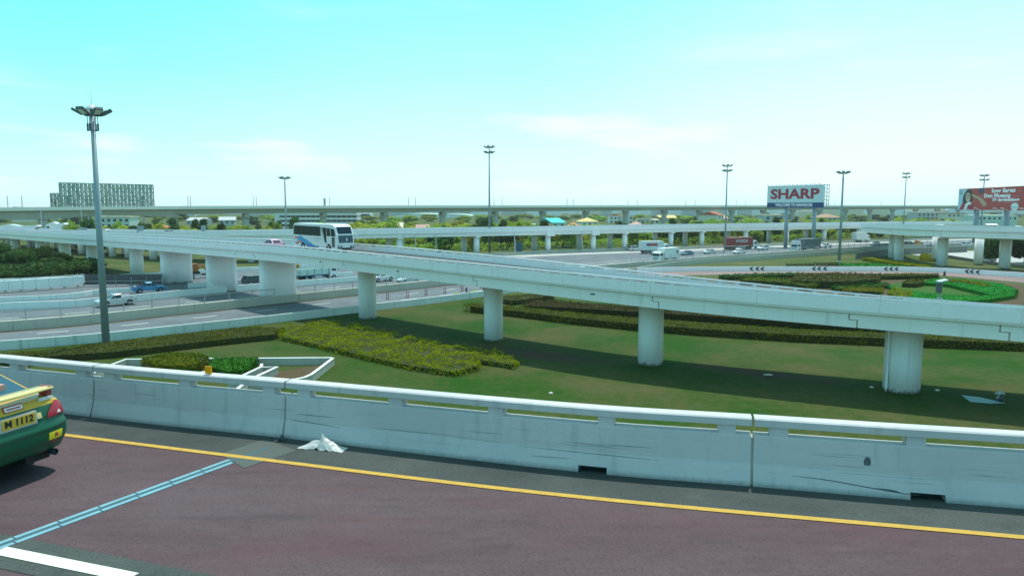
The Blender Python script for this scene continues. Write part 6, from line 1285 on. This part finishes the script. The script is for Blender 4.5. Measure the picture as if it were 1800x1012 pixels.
suv(on_road(1594, 433), hdg(A1, 1560, -1), 'dark vehicle in the shade between the first two right bridge columns', 'cardark'); pickup(on_road(1612, 431), hdg(A1, 1560), 'orange loaded pickup in the shade under the right bridge', 'orange'); sedan(on_road(1640, 436), hdg(A1, 1560), 'dark blue sedan in the shade left of the second right bridge column', 'carblue', GR); suv(on_road(1700, 433), hdg(A1, 1560), 'white van with dark back between the second and third right bridge columns', 'carwhite')
cr_ = sedan(on_road(1733, 461), 2.5, 'white car overexposed in the sun on the pale side road at right', 'carwhite')
# vehicles on the decks
def on_path(path, px, u, dz=-1.1):
    s = path.s_px(px, u); f, r = path.at(s); q = f.lerp(r, u); t = path.tan(s); zz = q.z + dz; a, _ = path.at(s - 3); b, _ = path.at(s + 3); return Vector((q.x, q.y, zz)), t, s, (b.z - a.z) / max(0.1, (b - a).length)
q, t, s, g_ = on_path(MID, 297, 0.35, -1.22); sedan(q, math.atan2(t.y, t.x), 'dark blue car on the wide deck left of the road sign', 'carblue'); q, t, s, g_ = on_path(MID, 186, 0.3, -1.22); sedan(q, math.atan2(t.y, t.x), 'white car on the wide deck just right of the near lamp post', 'carwhite')
q, t, s, g_ = on_path(RAMP, 478, 0.35, -1.05); sedan(q, math.atan2(t.y, t.x), 'pink taxi coloured car on the ramp bridge behind the white bus', 'pink')
q, t, s, g_ = on_path(RB, 1650, 0.45, -1.2); sedan(q, math.atan2(t.y, t.x), 'white car driving on the right bridge deck', 'carwhite'); q, t, s, g_ = on_path(RB, 1785, 0.45, -1.2); sedan(q, math.atan2(t.y, t.x), 'white car with dark windows at the right end of the right bridge', 'carwhite'); q, t, s, g_ = on_path(RB, 1735, 0.5, -1.2); suv(q, math.atan2(t.y, t.x), 'silver van on the right bridge below the red billboard', 'silver')
# white low vehicles overexposed at far left behind the wide deck
def flat_white(px, yt, yb, w, Y, lab):
    q = P(px, yb, Y); root = thing('trailer_truck', lab, 'truck', (q.x, Y, 0)); W_ = w / FPX * Y; zt_ = P(px, yt, Y).z; zb_ = q.z
    slab_body([(-W_ / 2, zb_ + .5), (-W_ / 2 + .5, zb_ + .2), (W_ / 2 - 1.5, zb_ + .3), (W_ / 2, (zt_ + zb_) / 2 + .4), (W_ / 2 - .3, zt_ - .3), (W_ * .1, zt_ - .6), (-W_ * .1, zt_), (-W_ * .35, zt_ - .7), (-W_ / 2 + .2, zt_ - 1.0)], 2.6, 0.1).build('body', M['carwhite'], root); bx(root, 'leg', 'silver', (-W_ * .3, 0, zb_ / 2), (0.5, 0.8, max(0.2, zb_))); bx(root, 'leg', 'silver', (W_ * .3, 0, zb_ / 2), (0.5, 0.8, max(0.2, zb_)))
    mb = MB(); mb.cyl((-W_ * .36, -1.36, zb_ + .65), (-W_ * .36, 1.36, zb_ + .65), 0.5, n=12); mb.build('wheel', M['tyre'], root); return root
flat_white(101, 390, 403, 34, 262, 'white hump backed vehicle gleaming in the sun behind the wide deck at left'); flat_white(30, 394, 405, 82, 262, 'long white vehicle gleaming in the sun at the left edge behind the wide deck')
# ------------------------------------------------------------------ coach on the ramp bridge
q, t, s, g_ = on_path(RAMP, 566, 0.50, -0.86); t = -t
bus = thing('coach', 'white high deck coach with a blue and red swoosh driving down the ramp bridge', 'bus', q, math.atan2(t.y, t.x)); bus.rotation_euler = (0, math.asin(max(-.1, min(.1, g_))) , math.atan2(t.y, t.x))
Lb, Wb, Hb = 11.0, 2.5, 3.65; x1 = Lb / 2
slab_body([(-x1, 0.5), (-x1 + 0.1, 0.35), (x1 - 0.1, 0.35), (x1, 0.55), (x1 + 0.02, 1.3), (x1 - 0.12, 2.3), (x1 - 0.55, 3.3), (x1 - 1.0, Hb - 0.06), (x1 - 1.8, Hb), (-x1 + 0.35, Hb - 0.05), (-x1 + 0.05, Hb - 0.4)], Wb, 0.08, 0.14).build('body', M['carwhite'], bus)
def bq(name, mat, pts, y): mb = MB(); mb.extr([(x, y, z) for x, z in pts], (0, 0.012 if y > 0 else -0.012, 0)); return mb.build(name, M[mat], bus)
xs_ = [-5.2, -4.7, -3.2, -1.6, 0.0, 1.45]
for y in (Wb / 2, -Wb / 2):
    for i in range(5): bq('side_window', 'glass', [(xs_[i] + .03, 2.15), (xs_[i + 1] - .03, 2.12), (xs_[i + 1] - .03 - (0.12 if i == 4 else 0), 3.2), (xs_[i] + .03, 3.25)], y)
    bq('side_window', 'glass', [(2.3, 1.5), (2.75, 1.0), (2.9, 1.0), (2.9, 3.15), (1.5, 3.2)], y); bq('side_window', 'glass', [(3.0, 2.1), (3.9, 2.1), (3.75, 3.1), (3.0, 3.15)], y); bq('side_window', 'glass', [(4.0, 2.1), (5.05, 2.1), (4.75, 3.0), (3.9, 3.1)], y)
    bq('door', 'cardark', [(4.15, 0.7), (4.85, 0.7), (4.85, 2.0), (4.15, 2.0)], y)
    bq('curved_trim', 'carwhite', [(1.75, 3.2), (1.9, 3.2), (2.5, 1.3), (3.3, 0.85), (3.3, 0.75), (2.4, 1.15)], y * 1.006)
M['bblue'] = plain('coach_blue', (0.02, 0.30, 0.60), 0.4); M['bred'] = plain('coach_red', (0.50, 0.06, 0.07), 0.4); M['bteal'] = plain('coach_teal', (0.05, 0.42, 0.55), 0.4); M['bnavy'] = plain('coach_navy', (0.03, 0.12, 0.28), 0.4)
y = -Wb / 2
for y in (-Wb / 2, Wb / 2):
    bq('blue_swoosh', 'bblue', [(-4.3, 1.75), (-3.6, 2.0), (-2.9, 1.75), (-2.2, 1.5), (-1.2, 1.2), (-0.3, 0.85), (0.6, 0.55), (-0.6, 0.5), (-1.8, 0.6), (-2.6, 1.0), (-3.4, 1.3), (-4.2, 1.4)], y)
    bq('window_band', 'cardark', [(-5.3, 2.08), (1.62, 2.02), (1.45, 3.28), (-5.25, 3.34)], y * 0.999)
    for (xa, za, xb, zb_, mt) in ((-4.9, 1.9, -3.9, 1.62, 'bred'), (-3.4, 1.72, -1.9, 1.5, 'bteal'), (-2.4, 1.3, -0.6, 0.92, 'bteal'), (-1.0, 1.0, 0.9, 0.62, 'bblue'), (-4.6, 1.35, -3.6, 1.5, 'bteal'), (-0.2, 0.72, 1.3, 0.46, 'bnavy')): bq('painted_streak', mt, [(xa, za), (xb, zb_), (xb + .1, zb_ - .1), (xa + .05, za - .16)], y * 1.008)
    bq('navy_swoosh', 'bnavy', [(-2.4, 0.95), (-1.4, 0.75), (0.1, 0.42), (1.1, 0.40), (1.0, 0.75), (0.4, 0.5), (-0.6, 0.46), (-1.8, 0.5)], y * 1.004)
    bq('red_swoosh', 'bred', [(-5.0, 1.15), (-4.4, 1.0), (-3.8, 1.28), (-3.0, 1.2), (-3.1, 1.0), (-3.7, 1.1), (-4.4, 0.75), (-4.8, 0.95)], y * 1.006); bq('red_swoosh', 'bred', [(-5.3, 1.6), (-4.4, 1.65), (-4.4, 1.55), (-5.3, 1.45)], y * 1.006)
    for k in range(4): bq('grey_print', 'w_grey', [(-0.2 + k * .5, 1.62), (0.16 + k * .5, 1.62), (0.16 + k * .5, 1.78), (-0.2 + k * .5, 1.78)], y)
    bq('grey_print', 'w_grey', [(0.3, 1.38), (1.3, 1.38), (1.3, 1.43), (0.3, 1.43)], y)
wheels(bus, (3.4, -2.9), 0.5, Wb / 2 + 0.01, 0.32)
for x in (3.4, -2.9):
    for sg_ in (-1, 1):
        mb = MB(); n = 10; mb.extr([(x + .62 * math.cos(math.pi * i / n), sg_ * (Wb / 2 + 0.002), 0.45 + .66 * math.sin(math.pi * i / n)) for i in range(n + 1)], (0, -sg_ * .03, 0)); mb.build('wheel_arch', M['black'], bus)
def bf(name, mat, c, d, a=0.0): return bx(bus, name, mat, c, d, Matrix.Rotation(-a, 3, 'Y') if a else None)
M['navyglass'] = glass_mat('navy_glass', (0.008, 0.022, 0.04), 0.12); M['greyglass'] = glass_mat('grey_blue_glass', (0.03, 0.075, 0.11), 0.12)
bf('upper_windscreen', 'navyglass', (x1 - 0.34, 0, 2.87), (0.06, 2.1, 0.95), 0.40); bf('lower_windscreen', 'greyglass', (x1 - 0.04, 0, 1.75), (0.06, 2.15, 0.95), 0.10); bf('grille', 'black', (x1 + 0.01, 0, 0.52), (0.06, 1.9, 0.22)); bf('front_panel', 'carwhite', (x1 + 0.012, 0, 0.95), (0.05, 2.0, 0.5))
for sg_ in (-1, 1):
    bf('headlight_surround', 'black', (x1 + 0.005, sg_ * 0.92, 0.76), (0.09, 0.6, 0.34), 0.0); bf('headlight', 'headlamp', (x1 + 0.01, sg_ * 0.95, 0.80), (0.1, 0.36, 0.14)); bf('fog_light', 'headlamp', (x1 + 0.02, sg_ * 0.85, 0.5), (0.08, 0.22, 0.12)); mb = MB(); mb.cyl((x1 - 0.2, sg_ * 1.15, 2.45), (x1 + 0.25, sg_ * 1.45, 2.3), 0.05, n=6); mb.cyl((x1 + 0.25, sg_ * 1.45, 2.3), (x1 + 0.25, sg_ * 1.45, 1.7), 0.11, n=6); mb.build('mirror', M['carwhite'], bus)
bf('number_card', 'carwhite', (x1 + 0.01, 0.1, 1.7), (0.06, 0.16, 0.42))
# ------------------------------------------------------------------ the green and yellow taxi, near left
hdv = Vector((-0.955, 0.30, 0)).normalized(); corner = Vector((-6.60, 10.84, ZR)); rgt = Vector((hdv.y, -hdv.x, 0)); Lt, Wt = 4.5, 1.74
base = corner - rgt * (Wt / 2 * 1.07) + hdv * (Lt / 2 * 1.07)
M['tgreen'] = plain('taxi_green', (0.003, 0.085, 0.042), 0.35, 0.0, var=0.04, spec=0.3, coat=0.2); M['tyellow'] = plain('taxi_yellow', (0.55, 0.32, 0.008), 0.3, 0.0, var=0.04, spec=0.3, coat=0.25); M['tpale'] = plain('taxi_pale_yellow', (0.62, 0.52, 0.20), 0.3, 0.0, var=0.04, coat=0.3)
taxi = thing('taxi', 'green and yellow taxi at the left edge seen from behind on the red brown road', 'taxi', (base.x, base.y, ZR + 0.004), math.atan2(hdv.y, hdv.x)); taxi.scale = (1.07, 1.07, 1.07)
def sst(x, tab): return interp(tab, max(tab[0][0], min(tab[-1][0], x)))
TOP = [(-2.25, 1.05), (-2.0, 1.08), (-1.6, 1.09), (-1.2, 1.06), (0.9, 0.98), (1.6, 0.88), (2.1, 0.74), (2.25, 0.62)]
BOT = [(-2.25, 0.32), (-1.9, 0.24), (1.9, 0.22), (2.25, 0.30)]
def S(u, v, w):                        # taxi lower body: u along, v across, w up, all -1..1 / 0..1
    hw = Wt / 2; pl = 1 - 0.025 * abs(u) ** 5; tum = 1 - 0.10 * max(0, w - 0.55) ** 1.3 * 2 - 0.05 * (1 - w) ** 3
    y = v * hw * pl * tum; bend = 0.075 * abs(v) ** 5 * abs(u) ** 8
    xr = Lt / 2 * (1 - bend * 0.55)
    # rear and front faces lean: bumper stands proud below the boot lid
    prof = 1.0
    if u < -0.5:
        k = ((-u - 0.5) / 0.5) ** 3
        bump_ = 0.0 if w < 0.50 else (0.022 * min(1, (w - 0.5) / 0.05) + 0.035 * max(0, (w - 0.6) / 0.4) ** 1.5)
        prof = 1 - (bump_ + 0.05 * (1 - min(1, w / 0.25))) * k / 1.1
    x = u * xr * prof
    xx = u * Lt / 2; z0, z1 = sst(xx, BOT), sst(xx, TOP); z = z0 + (z1 - z0) * w - 0.06 * abs(v) ** 6 * (w > 0.85) * (w - .85) / .15
    return Vector((x, y, z))
nu, nv, nw = 40, 16, 16; mbg, idx = MB(), {}
us = [-1 + 2 * (0.5 - 0.5 * math.cos(math.pi * i / nu)) for i in range(nu + 1)]; vsn = [math.sin(math.pi / 2 * (-1 + 2 * i / nv)) for i in range(nv + 1)]; ws = [i / nw for i in range(nw + 1)]
def gv(i, j, k):
    key = (i, j, k)
    if key not in idx: idx[key] = len(mbg.v); mbg.v.append(tuple(S(us[i], vsn[j], ws[k])))
    return idx[key]
def gf(a, b, c, d):
    z = sum(mbg.v[q][2] for q in (a, b, c, d)) / 4; mbg.f.append((a, b, c, d)); mbg.m.append(1 if z > 0.94 else 0)
for i in range(nu):
    for k in range(nw): gf(gv(i, 0, k), gv(i + 1, 0, k), gv(i + 1, 0, k + 1), gv(i, 0, k + 1)); gf(gv(i, nv, k), gv(i, nv, k + 1), gv(i + 1, nv, k + 1), gv(i + 1, nv, k))
    for j in range(nv): gf(gv(i, j, nw), gv(i + 1, j, nw), gv(i + 1, j + 1, nw), gv(i, j + 1, nw)); gf(gv(i, j, 0), gv(i, j + 1, 0), gv(i + 1, j + 1, 0), gv(i + 1, j, 0))
for j in range(nv):
    for k in range(nw): gf(gv(0, j, k), gv(0, j, k + 1), gv(0, j + 1, k + 1), gv(0, j + 1, k)); gf(gv(nu, j, k), gv(nu, j + 1, k), gv(nu, j + 1, k + 1), gv(nu, j, k + 1))
body = mbg.build('body', [M['tgreen'], M['tyellow']], taxi, True)
cabin(taxi, 'tyellow', 1.05, 1.46, -1.72, 1.25, -0.92, 0.30, 1.50, 1.14, (0.5,), 'glassblue', (0.022, 0.978, 0.03, 0.95))
bx(taxi, 'roof_sign', 'tpale', (-0.2, 0, 1.56), (0.2, 0.7, 0.14))
def patch(name, mat, pts, out=0.012, sub=1):          # part lying on the rear face; pts are (v, w)
    mb = MB(); P0 = [S(-1, v, w) for v, w in pts]; n = Vector((-1, 0, 0.08)); mb.extr([p + n * out for p in P0], -n * (out + 0.02)); return mb.build(name, M[mat] if isinstance(mat, str) else mat, taxi)
def wrap(name, mat, grid, out):        # rows of (u, v, w) lying over the corner
    mb = MB(); r, c = len(grid), len(grid[0]); c0 = Vector((-1.2, 0, 0.7)); vs_ = []
    for row in grid:
        for (u, v, w) in row: p = S(u, v, w); d = (p - Vector((-1.4, 0, p.z))).normalized(); vs_.append(p + d * out)
    mb.add(vs_, [(i * c + j, i * c + j + 1, (i + 1) * c + j + 1, (i + 1) * c + j) for i in range(r - 1) for j in range(c - 1)]); return mb.build(name, M[mat], taxi, True)
def wz(z): return (z - BOT[0][1]) / (TOP[0][1] - BOT[0][1])
for sg_ in (-1, 1):
    rows = []
    for k in range(9):
        f = k / 8; w = wz(0.79 + 0.19 * f); vin = 0.60 + 0.27 * f ** 1.5; rows.append([(-1, sg_ * (vin + (0.985 - vin) * q / 8), w + 0.03 * (1 - q / 8) * f) for q in range(9)] + [(-1 + 0.02 * q, sg_ * 1.0, w) for q in range(1, 6)])
    tl_ = wrap('tail_light', 'redlamp', rows, 0.014)
    rows = [[(-1, sg_ * (0.80 + 0.05 * k / 3 + (0.10 - 0.08 * k / 3) * q / 4), wz(0.815 + 0.04 * k / 3)) for q in range(5)] for k in range(4)]
    o = wrap('reversing_lamp', 'headlamp', rows, 0.02); o.parent = tl_
# boot spoiler on two posts
mb = MB(); mb.sweep([(Vector((-2.10 - 0.10 * (1 - (y_ / .72) ** 2), y_, 1.19 - 0.02 * (y_ / .72) ** 2)), Vector((-2.10 - 0.10 * (1 - (y_ / .72) ** 2) + 1, y_, 1.215 - 0.03 * (y_ / .72) ** 2))) for y_ in [-.72 + 1.44 * i / 12 for i in range(13)]], [(-0.02, -0.012), (0.0, -0.03), (0.20, -0.02), (0.21, 0.0), (0.04, 0.012)]); sp = mb.build('spoiler', M['tpale'], taxi, True)
for y_ in (-.66, .66): mb = MB(); mb.box((-2.02, y_, 1.12), (0.15, 0.07, 0.13)); mb.build('spoiler_post', M['contred'], taxi)
def sticker(name, mat, y_, z, w, h, out, ny=6, nz=2, par=None):
    """thin plate that follows the rear face"""
    g = [[(-1, (y_ - w / 2 + w * j / ny) / (Wt / 2), wz(z - h / 2 + h * i / nz)) for j in range(ny + 1)] for i in range(nz + 1)]; F_ = [[S(*q) for q in r] for r in g]
    mb = MB(); vs_ = [p + Vector((-out, 0, 0)) for r in F_ for p in r] + [p + Vector((0.01, 0, 0)) for r in F_ for p in r]; c = ny + 1; n = c * (nz + 1); fs = []
    for i in range(nz):
        for j in range(ny): a_ = i * c + j; fs += [(a_, a_ + 1, a_ + c + 1, a_ + c), (n + a_, n + a_ + c, n + a_ + c + 1, n + a_ + 1)]
    for j in range(ny): fs += [(j, n + j, n + j + 1, j + 1), (nz * c + j, nz * c + j + 1, n + nz * c + j + 1, n + nz * c + j)]
    for i in range(nz): fs += [(i * c, (i + 1) * c, n + (i + 1) * c, n + i * c), (i * c + ny, n + i * c + ny, n + (i + 1) * c + ny, (i + 1) * c + ny)]
    mb.add(vs_, fs); return mb.build(name, M[mat] if isinstance(mat, str) else mat, taxi)
def rear_text(txt, y_, z, width, h, mat, out):
    x = min(S(-1, y_ / (Wt / 2), wz(z + dz)).x for dz in (-h / 2, h / 2)) - out
    me = text_mesh(txt, h * 1.35, 0.002, 0.004, 1.0, M[mat]); bb = [v.co.x for v in me.vertices]; o = link('lettering', me, taxi, (x, y_, z), -math.pi / 2); o.scale = (width / (max(bb) - min(bb)), 1, 1); return o
M['plateyel'] = plain('plate_yellow', (0.66, 0.40, 0.04), 0.5)
fl = S(-1, 0, wz(0.86)).x
mb = MB(); mb.box((fl - 0.005, -0.09, 0.85), (0.05, 0.52, 0.17)); mb.build('plate_frame', M['silver'], taxi); mb = MB(); mb.box((fl - 0.022, -0.09, 0.853), (0.03, 0.47, 0.135)); mb.build('number_plate', M['plateyel'], taxi)
me = text_mesh('M 1112', 0.125, 0.002, 0.004, 1.0, M['black']); bb = [v.co.x for v in me.vertices]; o = link('lettering', me, taxi, (fl - 0.039, -0.09, 0.856), -math.pi / 2); o.scale = (0.40 / (max(bb) - min(bb)), 1, 1)
sticker('sticker', 'red', -0.09, 1.03, 0.30, 0.075, 0.010); sticker('sticker_panel', 'carwhite', -0.09, 1.03, 0.27, 0.05, 0.014); sticker('sticker_print', 'red', -0.09, 1.03, 0.22, 0.018, 0.018)
M['seam'] = M['black']
sticker('round_sticker', 'tpale', -0.42, 0.85, 0.075, 0.075, 0.010)
mb = MB(); ec = Vector((fl - 0.03, -0.13, 0.965)); ec = Vector((S(-1, -0.15, wz(0.975)).x - 0.012, -0.11, 1.01))
for k in range(18):
    a, b = 6.283 * k / 18, 6.283 * (k + 1) / 18; mb.cyl((ec.x, ec.y + .07 * math.cos(a), ec.z - .055 + .038 * math.sin(a)), (ec.x, ec.y + .07 * math.cos(b), ec.z - .055 + .038 * math.sin(b)), 0.008, n=5)
for k in range(14):
    a, b = 6.283 * k / 14, 6.283 * (k + 1) / 14; mb.cyl((ec.x, ec.y + .05 * math.cos(a), ec.z - .04 + .018 * math.sin(a)), (ec.x, ec.y + .05 * math.cos(b), ec.z - .04 + .018 * math.sin(b)), 0.006, n=5); mb.cyl((ec.x, ec.y + .02 * math.cos(a), ec.z - .055 + .036 * math.sin(a)), (ec.x, ec.y + .02 * math.cos(b), ec.z - .055 + .036 * math.sin(b)), 0.006, n=5)
rear_text('COROLLA', -0.56, 1.045, 0.24, 0.042, 'carwhite', 0.014)
sticker('sticker', plain('sticker_yellow', (0.80, 0.62, 0.02), 0.5), -0.63, 0.535, 0.24, 0.10, 0.008); sticker('sticker_print', 'red', -0.63, 0.54, 0.05, 0.05, 0.012); sticker('reflector_badge', 'contred', -0.62, 0.46, 0.13, 0.045, 0.008)
mb = MB(); mb.cyl((-1.8, -0.64, 0.27), (-2.16, -0.64, 0.27), 0.045, n=12, caps=False); mb.cyl((-1.8, -0.64, 0.27), (-2.12, -0.64, 0.27), 0.036, n=12); mb.build('exhaust_pipe', M['cardark'], taxi); bx(taxi, 'silencer', 'black', (-1.75, -0.5, 0.26), (0.5, 0.36, 0.18))
mb = MB(); pts = [S(-1, v * 0.97, wz(0.655 - 0.03 * (1 - v * v))) for v in [i / 8 - 1 for i in range(17)]]
for i in range(16): mb.cyl(pts[i], pts[i + 1], 0.007, n=4)
mb.build('bumper_seam', M['black'], taxi); mb = MB(); pts = [S(-1, v, 0.56) for v in [i / 8 * 0.8 - 0.8 for i in range(17)]]
wheels(taxi, (1.4, -1.3), 0.31, Wt / 2 - 0.01, 0.2)
# soft things seen through the rear window
bx(taxi, 'parcel_shelf', 'cardark', (-1.35, 0, 1.10), (0.5, 1.2, 0.03)); mb = MB(); mb.box((-1.45, -0.35, 1.17), (0.22, 0.2, 0.1)); mb.build('tissue_box', M['r_pink'], taxi)
# ------------------------------------------------------------------ humid air
mb = MB(); mb.box((0, 1700, 17.5), (5200, 3900, 37)); hz_ = mb.build('haze', None or new_mat('humid_air')[0], kind='stuff')
_m = hz_.data.materials[0]; _t = _m.node_tree; _t.nodes.clear(); _o = _t.nodes.new('ShaderNodeOutputMaterial'); _v = _t.nodes.new('ShaderNodeVolumePrincipled'); _v.inputs['Color'].default_value = (0.95, 1.0, 1.0, 1); _v.inputs['Density'].default_value = 0.00011; _v.inputs['Anisotropy'].default_value = 0.2; _t.links.new(_v.outputs[0], _o.inputs['Volume'])
